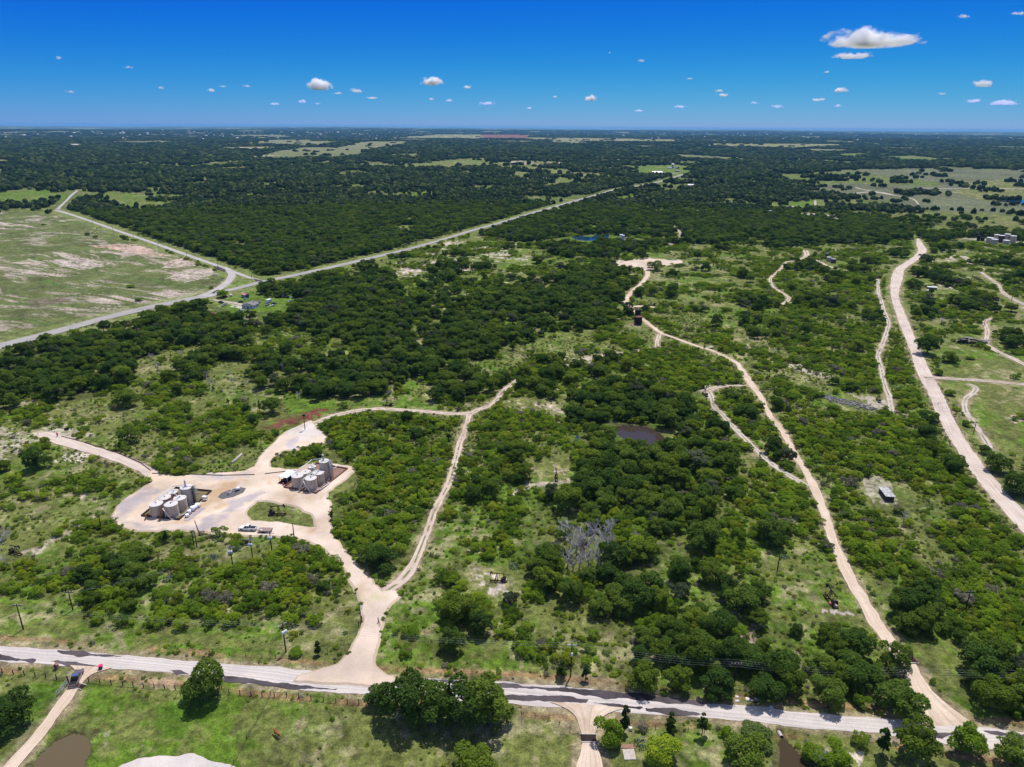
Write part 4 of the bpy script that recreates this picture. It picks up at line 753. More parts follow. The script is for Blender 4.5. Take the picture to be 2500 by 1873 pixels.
# ---- single trees that stand out: kind, base px, base py, crown width px, height factor, label
def pxm(px, py):   # picture pixels per metre at a ground point
    p = G(px, py); d = p.x * FW[0] + p.y * FW[1] + (p.z - H) * FW[2]; return FPX / d
SINGLE = [
 ('oak', 500, 1712, 104, 1.25, 'lone broad oak on the pasture edge beside the pale road'), ('oak', 28, 1772, 112, 1.0, 'big round oak cut by the left edge beside the ranch drive'),
 ('oak', 925, 1726, 72, 1.0, 'smallest, leftmost oak of the row in front of the yard road'), ('oak', 985, 1756, 122, 1.25, 'second oak from the left in the five tree row by the pale road'), ('oak', 1052, 1768, 118, 1.15, 'middle oak of the five tree row by the pale road'), ('oak', 1122, 1768, 116, 1.3, 'fourth oak from the left in the five tree row'), ('oak', 1192, 1766, 132, 1.15, 'widest, rightmost oak of the row by the pale road'),
 ('oak', 1155, 1885, 118, .75, 'yellowish round oak cut by the bottom edge below the tree row'),
 ('mesquite', 1488, 1812, 84, 1.8, 'big round bright juniper bush beside the pasture cattle guard'), ('juniper', 1524, 1785, 44, 1.35, 'slim dark juniper behind the round bush by the cattle guard'),
 ('juniper', 1636, 1790, 46, 1.05, 'dark juniper left of a pair standing below the pale road'), ('juniper', 1712, 1796, 46, 1.15, 'dark juniper right of a pair standing below the pale road'), ('mesquite', 1566, 1780, 30, 1.1, 'small pale bush between the juniper pair and the slim juniper'),
 ('mesquite', 1612, 1858, 100, 1.5, 'broad untidy bush behind the blue cactus clump'), ('mesquite', 1771, 1803, 38, 1.2, 'small bright bush right of the juniper pair'), ('oak', 1820, 1866, 100, .95, 'dark oak at the bottom edge left of the creek pool'), ('oak', 1850, 1808, 84, .7, 'low dark tree behind the feathery willow'),
 ('mesquite', 2102, 1820, 42, 1.5, 'pale thin bush below the road near the corner'), ('juniper', 2150, 1846, 56, 1.15, 'dark juniper left of the tall corner tree'), ('oak', 2228, 1858, 112, 1.25, 'tall bright corner tree below the road junction'), ('mesquite', 2355, 1842, 100, 1.9, 'wide grey green bush below the dark road patch'), ('oak', 2475, 1868, 100, .95, 'dark tree cut by the bottom right corner'),
 ('mesquite', 2040, 1868, 90, 1.3, 'low bright thicket bush above the bottom edge'), ('mesquite', 1985, 1855, 70, 1.3, 'bright bush at the bank of the red creek pool'),
 ('juniper', 777, 1598, 30, 1.0, 'dark juniper beside a yellow bush left of the yard entrance'), ('mesquite', 722, 1600, 40, .9, 'bright yellow green bush at the foot of the transformer pole'), ('oak', 312, 990, 62, .85, 'lone dark oak in the open glade at the left'), ('oak', 318, 1078, 54, .95, 'lone round oak above the west track'),
 ('oak', 92, 1142, 66, 1.1, 'ragged dark oak beside the west track end'), ('mesquite', 1026, 1252, 26, .8, 'small round bush beside the bare pole inside the track loop'), ('oak', 2190, 1555, 0, 0, ''), ('oak', 2175, 1640, 82, 1.35, 'tall dark oak hiding the dirt road at the corner'), ('oak', 2020, 1715, 86, 1.0, 'dark round oak behind the pale road left of the corner'), ('mesquite', 2100, 1722, 50, 1.3, 'round dark bush between two oaks behind the pale road'), ('oak', 2200, 1738, 118, .8, 'wide low oak leaning over the corner junction'),
 ('juniper', 1370, 1655, 44, .9, 'dark rounded juniper left of the transformer pole by the pale road'), ('juniper', 1430, 1662, 32, 1.1, 'narrow dark juniper right of the transformer pole'), ('oak', 1570, 1672, 84, .95, 'yellow green oak in the row behind the pale road'), ('oak', 1650, 1682, 70, 1.15, 'brightest oak in the row behind the pale road'), ('oak', 1745, 1695, 86, 1.0, 'oak by the pole behind the pale road'), ('oak', 1865, 1708, 88, .95, 'round oak above the white rocks behind the pale road'),
 ('mesquite', 340, 735, 24, .7, 'small spreading tree in the striped field, lower of two'), ('mesquite', 320, 702, 22, .7, 'small spreading tree in the striped field, upper of two'), ('oak', 515, 705, 12, .6, 'small dark tree inside the bend of the paved link'), ('oak', 388, 754, 17, .7, 'dark bush on the near verge of the highway'), ('oak', 212, 575, 15, .7, 'left of two small dark trees in the striped field'), ('oak', 234, 583, 12, .8, 'right of two small dark trees in the striped field'), ('oak', 106, 550, 12, .5, 'lone flat tree high in the striped field'),
 ('oak', 408, 615, 10, .7, 'small dark tree at the near side of the side road'), ('oak', 483, 640, 9, .6, 'tiny bush at the near side of the side road'), ('mesquite', 545, 726, 36, 1.2, 'grey green bush at the junkyard entrance'),
 ('oak', 2320, 885, 44, .8, 'round tree at the meadow corner right of the gravel road'), ('oak', 2262, 865, 60, 1.0, 'dark round oak right of the gravel road'), ('mesquite', 2290, 915, 28, 1.2, 'bushy tree above the east driveway gate'), ('mesquite', 2318, 965, 28, 1.2, 'bushy tree below the east driveway'), ('mesquite', 2360, 1040, 30, 1.1, 'small dark bush right of the gravel road'), ('mesquite', 2335, 1002, 22, .8, 'low bush beside the curved meadow track'), ('oak', 2405, 1108, 32, .8, 'small oak at the right of the gravel road bend'), ('oak', 2430, 1150, 60, .95, 'dark oak right of the gravel road'), ('oak', 2490, 1208, 78, .95, 'dark oak at the right edge below the meadow'), ('mesquite', 2369, 877, 26, .7, 'lone small bush in the meadow below the ruin'),
 ('oak', 2268, 1072, 56, .85, 'big round oak left of the gravel road'), ('oak', 2265, 1030, 46, .8, 'upper round oak left of the gravel road'), ('oak', 1024, 1068, 42, .8, 'dark oak inside the track loop'), ('juniper', 875, 1085, 28, .9, 'grey green juniper inside the track loop'), ('oak', 940, 1385, 82, .85, 'big dark clump at the tip of the track loop'), ('oak', 905, 1370, 70, .8, 'left dark clump at the tip of the track loop'), ('oak', 795, 1440, 40, .8, 'dark tree at the edge left of the yard stem'),
 ('oak', 1600, 660, 40, .7, 'dark oak beside the round clearing'), ('mesquite', 1440, 1055, 20, .6, ''),
]
SINGLE = [s for s in SINGLE if s[5]]
keepout = []      # (x, y, r) where nothing else may grow
for q, (kk, px, py, wpx, hf, lab) in enumerate(SINGLE):
    p = G(px, py); w = wpx / pxm(px, py); lf = 'willow' if 'willow' in lab else None
    if kk == 'mesquite' and w > 4.0: kk = 'oakbush'; hf *= .62
    vq = q if kk != 'oak' else (2 if 'bright' in lab or 'yellow' in lab else (0, 1, 3, 5)[q % 4])
    s = w / (2 * KD[kk][1]) * 1.04
    hgt = s * KD[kk][2]
    if kk == 'oak' and w > 6: p = p - Vector((0, 0, .7))
    plant(kk, vq, p, s, q * 1.7, lab, sz=hf, leaf=lf)
    keepout.append((p.x, p.y, w * .42))

# ---- where the rest grows
def jgrid(s, rmax, amax=.90, rmin=70):
    n = int(rmax / s) + 2; gx, gy = np.meshgrid(np.arange(-n, n), np.arange(0, n)); gx = gx.ravel() * s; gy = gy.ravel() * s
    gx = gx + rng.uniform(-.5, .5, gx.shape) * s; gy = gy + rng.uniform(-.5, .5, gy.shape) * s
    r = np.hypot(gx, gy); a = np.arctan2(gx, gy); k = (r < rmax) & (r > rmin) & (np.abs(a) < amax); return gx[k], gy[k]
# spots kept clear for things (px, py, metres)
CLEAR = [(440, 1235, 17), (775, 1175, 15), (685, 1262, 9), (1218, 1413, 8), (2028, 1470, 7), (2028, 1490, 6), (1375, 1000, 8), (1358, 1165, 8), (948, 988, 7), (35, 1350, 7), (140, 1062, 6), (1720, 965, 6), (1720, 845, 6), (1556, 790, 9), (1592, 745, 6), (1415, 880, 6),
 (2142, 977, 9), (2030, 855, 5), (1835, 1125, 5), (2160, 1205, 11), (2370, 828, 14), (2070, 985, 12), (2440, 592, 34), (2358, 588, 16), (2030, 640, 14), (1876, 532, 12), (1530, 586, 22), (1470, 580, 26), (1410, 586, 26), (1545, 1062, 12), (1575, 1070, 12), (1515, 1055, 10), (1408, 1072, 4), (1422, 1330, 5), (1440, 1345, 6), (1470, 1340, 5), (1410, 1380, 4),
 (610, 755, 30), (560, 745, 14), (660, 745, 22), (690, 740, 16), (500, 765, 12), (455, 775, 10), (1600, 425, 60), (1640, 420, 60), (1420, 458, 16), (1690, 455, 20), (1925, 508, 30), (888, 1535, 5), (2240, 1616, 7), (700, 1590, 2), (569, 1380, 2), (617, 1365, 2), (664, 1345, 2), (57, 1537, 2), (178, 1490, 2), (1392, 1651, 2), (1893, 692, 8), (130, 1345, 5), (2375, 690, 5), (1340, 1175, 6), (1240, 1412, 6), (2150, 1190, 8), (2020, 1480, 5), (1560, 800, 8), (2020, 650, 8)]
CLEAR += [(672, 1040, 8), (700, 1030, 9), (740, 1015, 8), (775, 1002, 7), (1500, 645, 8), (1650, 640, 8)]
CL = np.array([[G(a, b).x, G(a, b).y, c] for a, b, c in CLEAR] + [list(k) for k in keepout])
def clear_of(x, y, pad=0.0):
    k = np.ones(x.shape, bool)
    for cx, cy, r in CL: k &= (x - cx) ** 2 + (y - cy) ** 2 > (r + pad) ** 2
    for P_ in [PADW, ROUNDW] + list(PONDW.values()):
        k &= ~inpoly(x, y, P_)
        if pad > 1:
            for dx, dy in ((pad, 0), (-pad, 0), (0, pad * .6), (0, -pad * .6)): k &= ~inpoly(x + dx, y + dy, P_)
    return k
def hides_road(x, y, h):
    """True where a plant of height h would cut the view of a road or yard just behind it"""
    r = np.hypot(x, y); k = np.zeros(x.shape, bool); reach = h * r / H
    for f in (.35, .7, 1.0):
        xx = x + x / r * reach * f; yy = y + y / r * reach * f
        k |= (roaddist(xx, yy, skip=('winding_track', 'pond_lane')) < 0) | inpoly(xx, yy, PADW) | inpoly(xx, yy, ROUNDW)
    return k & (r < 1400)
def grow(kk, s, rmax, col, seed, clump, pad, smin, smax):
    x, y = jgrid(s, rmax); rid = region(x, y); d = PAR[rid, col]; d = d if kk == 'oak' else np.where(d >= .6, d * 1.08, d * .72)
    n = fbm(x, y, clump, seed, 2); u = np.argsort(np.argsort(n)) / len(n)     # clumping noise with a flat spread
    mixn = .62 * u + .38 * rng.uniform(size=x.shape); mixn = np.argsort(np.argsort(mixn)) / len(n)
    k = mixn < d; x, y, rid = x[k], y[k], rid[k]
    sc = smin + (smax - smin) * rng.beta(1.6, 2.0, x.shape)
    k = roaddist(x, y) > KD[kk][1] * sc * .62 + pad; x, y, rid, sc = x[k], y[k], rid[k], sc[k]
    k = clear_of(x, y, KD[kk][1] * .55) & ~(hides_road(x, y, KD[kk][2] * sc * .8) & (rng.uniform(size=x.shape) < .93)); return x[k], y[k], rid[k], sc[k]
VEG = {}
x, y, rid, sc = grow('oak', 4.4, 1350, 0, 301, 30, .3, .42, 1.35)
k = rng.uniform(size=len(x)) > sm(np.hypot(x, y), 1180, 1350)
hw = roaddist(x, y, skip=[n for n in LINES if n not in ('highway', 'side_road', 'link_road')]); k &= hw > 12
hw = roaddist(x, y, skip=[n for n in LINES if n not in ('pale_road', 'gravel_road')]); k &= hw > 5.5
VEG['oak'] = (x[k], y[k], rid[k], sc[k])
x, y, rid, sc = grow('mesquite', 2.7, 1150, 1, 302, 15, .05, .28, 1.15)
hw = roaddist(x, y, skip=[n for n in LINES if n not in ('highway', 'side_road', 'link_road', 'pale_road', 'gravel_road')]); k = hw > 5
VEG['mesquite'] = (x[k], y[k], rid[k], sc[k])
x, y, rid, sc = grow('juniper', 6.0, 900, 2, 303, 20, .3, .5, 1.1)
hw = roaddist(x, y, skip=[n for n in LINES if n not in ('highway', 'side_road', 'link_road', 'pale_road', 'gravel_road')]); k = hw > 5
VEG['juniper'] = (x[k], y[k], rid[k], sc[k])
# small bushlets in the open grass
x, y = jgrid(1.75, 560); rid = region(x, y); d = np.clip(.12 + PAR[rid, 1] * .5, 0, .42) * (PAR[rid, 0] < .6); d[rid == RN.index('pasture')] = 0.24; d[rid == RN.index('pasturelush')] = .004; d[rid == RN.index('stripfield')] = .004; d[rid == RN.index('meadoweast')] = .01
k = (fbm(x, y, 7, 305, 2) * .6 + rng.uniform(size=x.shape) * .4) < d + .14; k &= rng.uniform(size=x.shape) < np.clip(d * 3, 0, 1); x, y, rid = x[k], y[k], rid[k]; k = (roaddist(x, y) > .8) & clear_of(x, y, 0); SMALL = (x[k], y[k], rid[k])
print('veg', {k: len(v[0]) for k, v in VEG.items()}, 'small', len(SMALL[0]))
HUE = {'oak': ['dark round', 'dense deep green', 'bright broad', 'tall dark', 'dull grey green', 'uneven dark', 'light green'], 'mesquite': ['bright feathery', 'low dark', 'yellow green', 'spreading green', 'dark green', 'greyish thorny', 'fine leaved'], 'juniper': ['dark upright', 'narrow dark', 'pointed dark']}
NOUN = {'oak': 'oak', 'mesquite': 'mesquite bush', 'juniper': 'juniper'}
def scatter_gn(name, mat_meshes, P, var, sc, rot, label, extra=None):
    """one object: points that carry copies of the crowns and trunks of the trees nearby"""
    me = bpy.data.meshes.new(name); me.vertices.add(len(P)); me.vertices.foreach_set('co', np.asarray(P, np.float32).ravel())
    for nm, ty, val, fld in (('var', 'INT', var, 'value'), ('rz', 'FLOAT', rot, 'value')):
        a = me.attributes.new(nm, ty, 'POINT'); a.data.foreach_set(fld, np.asarray(val, np.int32 if ty == 'INT' else np.float32))
    a = me.attributes.new('scl', 'FLOAT_VECTOR', 'POINT'); a.data.foreach_set('vector', np.asarray(sc, np.float32).ravel())
    me.update(); o = bpy.data.objects.new(name, me); COL.objects.link(o)
    ng = bpy.data.node_groups.new(name, 'GeometryNodeTree'); ng.interface.new_socket('Geometry', in_out='INPUT', socket_type='NodeSocketGeometry'); ng.interface.new_socket('Geometry', in_out='OUTPUT', socket_type='NodeSocketGeometry')
    N, L = ng.nodes, ng.links; gi = N.new('NodeGroupInput'); go = N.new('NodeGroupOutput'); jn = N.new('GeometryNodeJoinGeometry')
    def na(nm, ty):
        q = N.new('GeometryNodeInputNamedAttribute'); q.data_type = ty; q.inputs['Name'].default_value = nm; return q.outputs['Attribute']
    v = na('var', 'INT'); rz = na('rz', 'FLOAT'); s = na('scl', 'FLOAT_VECTOR'); cx = N.new('ShaderNodeCombineXYZ'); L.new(rz, cx.inputs['Z'])
    for ob, k in mat_meshes:
        cmp = N.new('FunctionNodeCompare'); cmp.data_type = 'INT'; cmp.operation = 'EQUAL'
        ins = [i_ for i_ in cmp.inputs if i_.type == 'INT']; L.new(v, ins[0]); ins[1].default_value = k
        oi = N.new('GeometryNodeObjectInfo'); oi.inputs['Object'].default_value = ob; oi.transform_space = 'ORIGINAL'
        ip = N.new('GeometryNodeInstanceOnPoints'); L.new(gi.outputs[0], ip.inputs['Points']); L.new(cmp.outputs[0], ip.inputs['Selection']); L.new(oi.outputs['Geometry'], ip.inputs['Instance'])
        L.new(cx.outputs[0], ip.inputs['Rotation']); L.new(s, ip.inputs['Scale']); L.new(ip.outputs[0], jn.inputs[0])
    L.new(jn.outputs[0], go.inputs[0]); md = o.modifiers.new('plants', 'NODES'); md.node_group = ng
    tag(o, label, 'vegetation', kind='stuff'); return o
SRC = {}
STUFFLAB = {'oak': ('oak_wood', 'mass of further dark oaks filling the woods and belts'), 'mesquite': ('mesquite_thicket', 'mass of further green mesquite bushes filling the thickets'), 'juniper': ('juniper_scatter', 'further small dark junipers scattered over the scrub')}
for kk, (x, y, rid, sc) in VEG.items():
    z = height(x, y); px, py = proj(x, y, z + 2); d = x * FW[0] + y * FW[1] + (z - H) * FW[2]
    vis = (px > 5) & (px < 2495) & (py > 300) & (py < 1870); size = np.where(vis, KD[kk][1] * sc / d, 0)
    nv = KD[kk][0]; pw = {'oak': [.2, .18, .14, .16, .06, .16, .10], 'mesquite': [.22, .16, .17, .19, .12, .03, .11], 'juniper': [.34, .33, .33]}[kk]; var = rng.choice(nv, len(x), p=pw); rot = rng.uniform(0, 6.28, len(x)); sx = sc * rng.uniform(.9, 1.15, len(x)); szz = sc * rng.uniform(.85, 1.2, len(x))
    order = np.argsort(-size); ind = order[:300 - sum(1 for s_ in SINGLE if s_[0] == kk)]; rest = order[len(ind):]
    for i in ind:
        pl = REG[rid[i]][6] or 'in the scrub'; sz_ = 'large' if sc[i] > .95 else ('small' if sc[i] < .68 else 'medium sized')
        t = plant(kk, int(var[i]), (x[i], y[i], z[i]), 1, rot[i], '%s %s %s %s' % (sz_, HUE[kk][int(var[i])], NOUN[kk], pl), '%ss %s' % (NOUN[kk] if kk != 'mesquite' else 'mesquite bushe', pl))
        t.scale = (sx[i], sx[i], szz[i])
        if (kk, int(var[i])) not in SRC: SRC[(kk, int(var[i]))] = (t.children[0], t.children[1])
    mm = []
    for v in range(nv):
        cr, tr = SRC[(kk, v)]; mm += [(cr, v), (tr, v)]
    P = np.stack([x, y, z], 1)[rest]
    scatter_gn(STUFFLAB[kk][0], mm, P, var[rest], np.stack([sx, sx, szz], 1)[rest], rot[rest], STUFFLAB[kk][1])
    print(kk, len(ind), len(rest))
# undergrowth: little bushes and weeds
x, y, rid = SMALL; n = len(x); s_ = (.10 + .36 * rng.beta(1.2, 2.6, n)) * np.where(rid == RN.index('pasture'), .72, 1); var = rng.integers(0, 7, n)
mm = [(SRC[('mesquite', v)][0], v) for v in range(7)]
scatter_gn('undergrowth', mm, np.stack([x, y, height(x, y) - .05], 1), var, np.stack([s_, s_, s_ * rng.uniform(.6, 1.3, n)], 1), rng.uniform(0, 6.28, n), 'countless small weeds and saplings dotted over the rough grass')

# ---- the woods farther off: one mass of simple crowns
def ico():
    bm = bmesh.new(); bmesh.ops.create_icosphere(bm, subdivisions=1, radius=1.0); bm.verts.ensure_lookup_table()
    V = np.array([v.co[:] for v in bm.verts]); F = np.array([[v.index for v in f.verts] for f in bm.faces]); bm.free()
    k = (V[F].mean(1)[:, 2] > -.45); F = F[k]; return V, F
IV, IF = ico()
fx, fy, fs = [], [], []
r = 1180.0; g_ = np.random.default_rng(5)
while r < 26000:
    s = 6.0 + max(0, r - 1330) * .0058; n = int(1.6 * r / s)
    a = (np.arange(n) + g_.uniform(-.5, .5, n)) / n * 1.6 - .8; rr = r + g_.uniform(-.55, .55, n) * s
    fx.append(np.sin(a) * rr); fy.append(np.cos(a) * rr); fs.append(np.full(n, s)); r += s * .95
fx = np.concatenate(fx); fy = np.concatenate(fy); fs = np.concatenate(fs)
rid = region(fx, fy, warp=2.5); d = PAR[rid, 0] * .97; rr = np.hypot(fx, fy)
clr = fbm(fx * .5, fy * .22, 260, 12, 4); d = np.where((rr > 2600) & (clr > .615) & (PAR[rid, 0] > .5), .10, d)
k = (fbm(fx, fy, 70, 401, 3) * .8 + g_.uniform(size=fx.shape) * .2) < .18 + d * .44; k &= roaddist(fx, fy) > np.where(rr < 2400, 12, 2)
for f_ in (.25, .5, .8):
    q_ = 5.0 * rr / H * f_; k &= ~((roaddist(fx + fx / rr * q_, fy + fy / rr * q_, skip=[n for n in LINES if n != 'highway']) < 2) & (rr < 2400) & (g_.uniform(size=fx.shape) < .8)); k &= clear_of(fx, fy, 2); k &= g_.uniform(size=fx.shape) < sm(rr, 1180, 1350)
fx, fy, fs, rr = fx[k], fy[k], fs[k], rr[k]; nF = len(fx); print('far crowns', nF)
rad_ = fs * g_.uniform(.5, .85, nF); hz = np.minimum(rad_, 7.5) * g_.uniform(.65, 1.2, nF)
ji = g_.uniform(.68, 1.22, (nF, len(IV)))
V = IV[None] * ji[:, :, None] * np.stack([rad_, rad_, hz], 1)[:, None, :]; ro = g_.uniform(0, 6.28, nF); c_, s_ = np.cos(ro)[:, None], np.sin(ro)[:, None]
V = np.stack([V[..., 0] * c_ - V[..., 1] * s_, V[..., 0] * s_ + V[..., 1] * c_, V[..., 2]], -1) + np.stack([fx, fy, height(fx, fy) + hz * .45 + np.where(rr < 4000, 1.0, 0)], 1)[:, None, :]
F = (IF[None] + (np.arange(nF) * len(IV))[:, None, None]).reshape(-1, 3)
def farmat():
    m = bpy.data.materials.new('distant_foliage'); m.use_nodes = True; N = m.node_tree.nodes; L = m.node_tree.links; b = N['Principled BSDF']; b.inputs['Roughness'].default_value = 1; b.inputs['Specular IOR Level'].default_value = 0
    g = N.new('ShaderNodeNewGeometry'); rp = N.new('ShaderNodeValToRGB'); e = rp.color_ramp.elements; e[0].color = (.012, .022, .010, 1); e[1].color = (.075, .095, .030, 1); q = e.new(.7); q.color = (.024, .040, .015, 1)
    L.new(g.outputs['Random Per Island'], rp.inputs[0]); n = N.new('ShaderNodeTexNoise'); n.inputs['Scale'].default_value = .55; n.inputs['Detail'].default_value = 4; L.new(g.outputs['Position'], n.inputs['Vector'])
    x = N.new('ShaderNodeMix'); x.data_type = 'RGBA'; x.blend_type = 'MULTIPLY'; x.inputs[0].default_value = .8; r2 = N.new('ShaderNodeMapRange'); r2.inputs[1].default_value = .35; r2.inputs[2].default_value = .65; r2.inputs[3].default_value = .45; r2.inputs[4].default_value = 1.5
    L.new(n.outputs[0], r2.inputs[0]); L.new(rp.outputs[0], x.inputs[6]); L.new(r2.outputs[0], x.inputs[7]); L.new(x.outputs[2], b.inputs['Base Color']); return m
fw_ = mesh_np('distant_wood', V.reshape(-1, 3), F, farmat()); tag(fw_, 'far off dark woodland running to the horizon', 'woodland', kind='stuff')
# ------------------------------------------------------------------ things
def vh(px, py, toppy):
    """height in metres of an upright thing whose foot is at (px, py) and whose top is seen at toppy"""
    p = G(px, py); _, y1 = proj(p.x, p.y, p.z + 10); return 10 * (py - toppy) / (py - float(y1))
def ang(a, b):
    p, q = G(*a), G(*b); return math.atan2(q.y - p.y, q.x - p.x)
M = dict(
 tankwall=None, _old=mat('tan_tank_paint', (.56, .465, .345), .6, var=.22, scale=1.2, col2=(.44, .35, .25)), tanktop=mat('pale_tank_top', (.64, .60, .57), .6, var=.15, scale=1.5),
 steel=mat('galvanised_steel', (.47, .45, .43), .5, .25, var=.3, scale=2), whitepipe=mat('white_pipe', (.72, .71, .70), .45), darkpipe=mat('dark_pipe', (.09, .08, .08), .6), rust=mat('rusty_iron', (.19, .065, .035), .85, var=.5, scale=3), 
 blackiron=mat('black_iron', (.022, .017, .017), .7, var=.3, scale=3), brown=mat('brown_iron', (.10, .045, .035), .75, var=.4, scale=3), white=mat('white_paint', (.80, .80, .79), .4), drum=mat('white_plastic', (.78, .80, .83), .4),
 berm=mat('dark_berm', (.055, .038, .034), .8, var=.4, scale=1), oil=mat('oily_floor', (.20, .135, .07), .5, col2=(.12, .115, .03), scale=.5), redfloor=mat('reddish_floor', (.27, .17, .13), .8, col2=(.20, .11, .08), scale=.6),
 wood=mat('creosote_pole', (.045, .032, .026), .9, var=.4, scale=2), wire=mat('aluminium_wire', (.45, .45, .46), .4, .5), post=mat('weathered_post', (.075, .060, .048), .9, var=.4), glass=mat('dark_glass', (.02, .025, .03), .1, spec=.6), tyre=mat('tyre_rubber', (.02, .02, .02), .8),
 shedroof=mat('blue_white_sheet', (.66, .74, .86), .4), concrete=mat('concrete', (.52, .46, .41), .9, var=.25, scale=2), red=mat('red_paint', (.55, .03, .05), .4), grass_dirt=mat('brick', (.36, .20, .14), .9, var=.4, scale=5),
 black=mat('black_panel', (.012, .012, .013), .6), slate=mat('grey_shingle', (.235, .215, .215), .9, var=.25, scale=2), cream=mat('cream_wall', (.72, .68, .62), .8), greywood=mat('grey_boards', (.33, .30, .29), .9, var=.45, scale=2), redroof=mat('faded_red_roof', (.42, .11, .09), .7, var=.4, scale=1, col2=(.55, .32, .30)), bluewall=mat('blue_wall', (.18, .33, .46), .8), metalroof=mat('white_metal_roof', (.74, .73, .72), .45, var=.2, scale=.4, col2=(.55, .53, .52)), bluegrey=mat('blue_grey_roof', (.22, .26, .38), .6), tin=mat('stained_tin', (.55, .54, .53), .6, col2=(.20, .19, .18), scale=.9),
)
def stained(name, base, stain, rust):
    m = bpy.data.materials.new(name); m.use_nodes = True; N = m.node_tree.nodes; L = m.node_tree.links; b = N['Principled BSDF']; b.inputs['Roughness'].default_value = .6; b.inputs['Specular IOR Level'].default_value = .2
    tc = N.new('ShaderNodeTexCoord'); mp = N.new('ShaderNodeMapping'); mp.inputs['Scale'].default_value = (2.2, 2.2, .22); L.new(tc.outputs['Object'], mp.inputs[0])
    col = None
    for sc, lo, hi, c in ((.9, .45, .62, stain), (2.2, .60, .70, rust)):
        n = N.new('ShaderNodeTexNoise'); n.inputs['Scale'].default_value = sc; n.inputs['Detail'].default_value = 5; L.new(mp.outputs[0], n.inputs['Vector']); r = N.new('ShaderNodeMapRange'); r.inputs[1].default_value = lo; r.inputs[2].default_value = hi; r.inputs[4].default_value = .8; L.new(n.outputs[0], r.inputs[0])
        x = N.new('ShaderNodeMix'); x.data_type = 'RGBA'; L.new(r.outputs[0], x.inputs[0]); x.inputs[7].default_value = (*c, 1)
        if col is None: x.inputs[6].default_value = (*base, 1)
        else: L.new(col, x.inputs[6])
        col = x.outputs[2]
    L.new(col, b.inputs['Base Color']); return m
M['tankwall'] = stained('tan_tank_paint', (.60, .50, .375), (.45, .365, .27), (.22, .12, .07)); M['tallwall'] = stained('streaked_tank_paint', (.52, .45, .37), (.33, .28, .24), (.16, .10, .08))
# ---- tanks
def tank(px, py, r, h, label, group=None, wallm='tankwall', topm='tanktop', z0=.35, extras=True, name='storage_tank', seed=0):
    p = G(px, py); t = empty(name, (p.x, p.y, p.z + z0), seed * 1.1); tag(t, label, 'tank', group)
    b = MB(); b.tube((0, 0, 0), (0, 0, h), r, r, 40, False)
    for k in range(1, int(h / 1.5) + 1): b.tube((0, 0, k * 1.5 - .03), (0, 0, k * 1.5 + .03), r + .02, r + .02, 40, False)
    b.build('shell', M[wallm], t, fix=False)
    MB().dome((0, 0, h), r + .05, r * .12, 40, 4).build('roof', M[topm], t)
    MB().tube((0, 0, -.02), (0, 0, .12), r + .10, r + .10, 40).build('foundation_ring', M['concrete'], t)
    if extras:
        MB().tube((0, 0, h + r * .1), (0, 0, h + r * .12 + .25), .28, .28, 12).build('roof_hatch', M['steel'], t)
        m = MB(); m.tube((r - .05, 0, .7), (r + .12, 0, .7), .36, .36, 14); m.build('manway', M['steel'], t)
    return t
TL = [ # left battery
 (386, 1258.5, 2.3, 4.45, 'front left tan tank of the left battery beside the rusty stair'), (422.5, 1260, 2.25, 4.6, 'front right tan tank of the left battery with a diagonal white pipe'), (444, 1245, 2.15, 4.6, 'middle right tan tank of the left battery next to the tallest tank'),
 (407, 1242.4, 2.1, 4.4, 'middle left tan tank of the left battery'), (426, 1228.4, 1.95, 4.4, 'rearmost short tan tank of the left battery')]
for q, (px, py, r, h, lab) in enumerate(TL): tank(px, py, r, h, lab, 'tan tanks of the left battery', seed=q)
tank(461.5, 1229, 2.15, 6.4, 'tallest tank of the left battery, stained grey with a thin vent tower', None, wallm='tallwall', name='tall_tank', seed=9)
TR = [(729, 1189.7, 2.2, 4.7, 'front left tan tank of the right battery beside the grey stair'), (761.6, 1196, 2.15, 4.7, 'front right tan tank of the right battery with a diagonal white pipe'), (780, 1181.6, 2.15, 4.6, 'middle right tan tank of the right battery'),
 (749.3, 1178.3, 1.95, 4.3, 'middle left tan tank of the right battery'), (763.5, 1161.5, 1.55, 3.7, 'smallest, rearmost tan tank of the right battery')]
for q, (px, py, r, h, lab) in enumerate(TR): tank(px, py, r, h, lab, 'tan tanks of the right battery', seed=q + 3)
tank(794.9, 1170, 1.9, 7.6, 'tallest tan tank of the right battery with grey pipes down its side', None, name='tall_tank', seed=4)
def quadwall(pts, h, w, m, name, label, floor):
    c = [G(*p) for p in pts]; c3 = c[0] + (c[2] - c[1]); c.append(c3); t = empty(name, (c[0].x, c[0].y, .30)); tag(t, label, 'wall')
    L = [q - c[0] for q in c]; b = MB()
    for a, d in zip(L, L[1:] + L[:1]):
        v = d - a; b.box(((a + d) / 2) + Vector((0, 0, h / 2 + .06)), (v.length + w, w, h), math.atan2(v.y, v.x))
    b.build('berm', m, t)
    me = bpy.data.meshes.new('floor'); me.from_pydata([(q.x, q.y, .05) for q in L], [], [(0, 1, 2, 3)]); me.materials.append(floor); o = bpy.data.objects.new('floor', me); COL.objects.link(o); o.parent = t; return c
cL = quadwall([(346.6, 1262), (438, 1271.5), (516, 1202)], .55, .35, M['berm'], 'containment_wall', 'black four sided containment wall around the left tank battery', M['oil'])
cR = quadwall([(693.7, 1192), (772.5, 1206.8), (848.5, 1147)], .5, .3, mat('rusty_berm', (.13, .085, .07), .8, col2=(.24, .075, .045), scale=.25), 'containment_wall', 'grey and rusty containment wall around the right tank battery', M['redfloor'])
def W(px, py, z): p = G(px, py); return Vector((p.x, p.y, z))
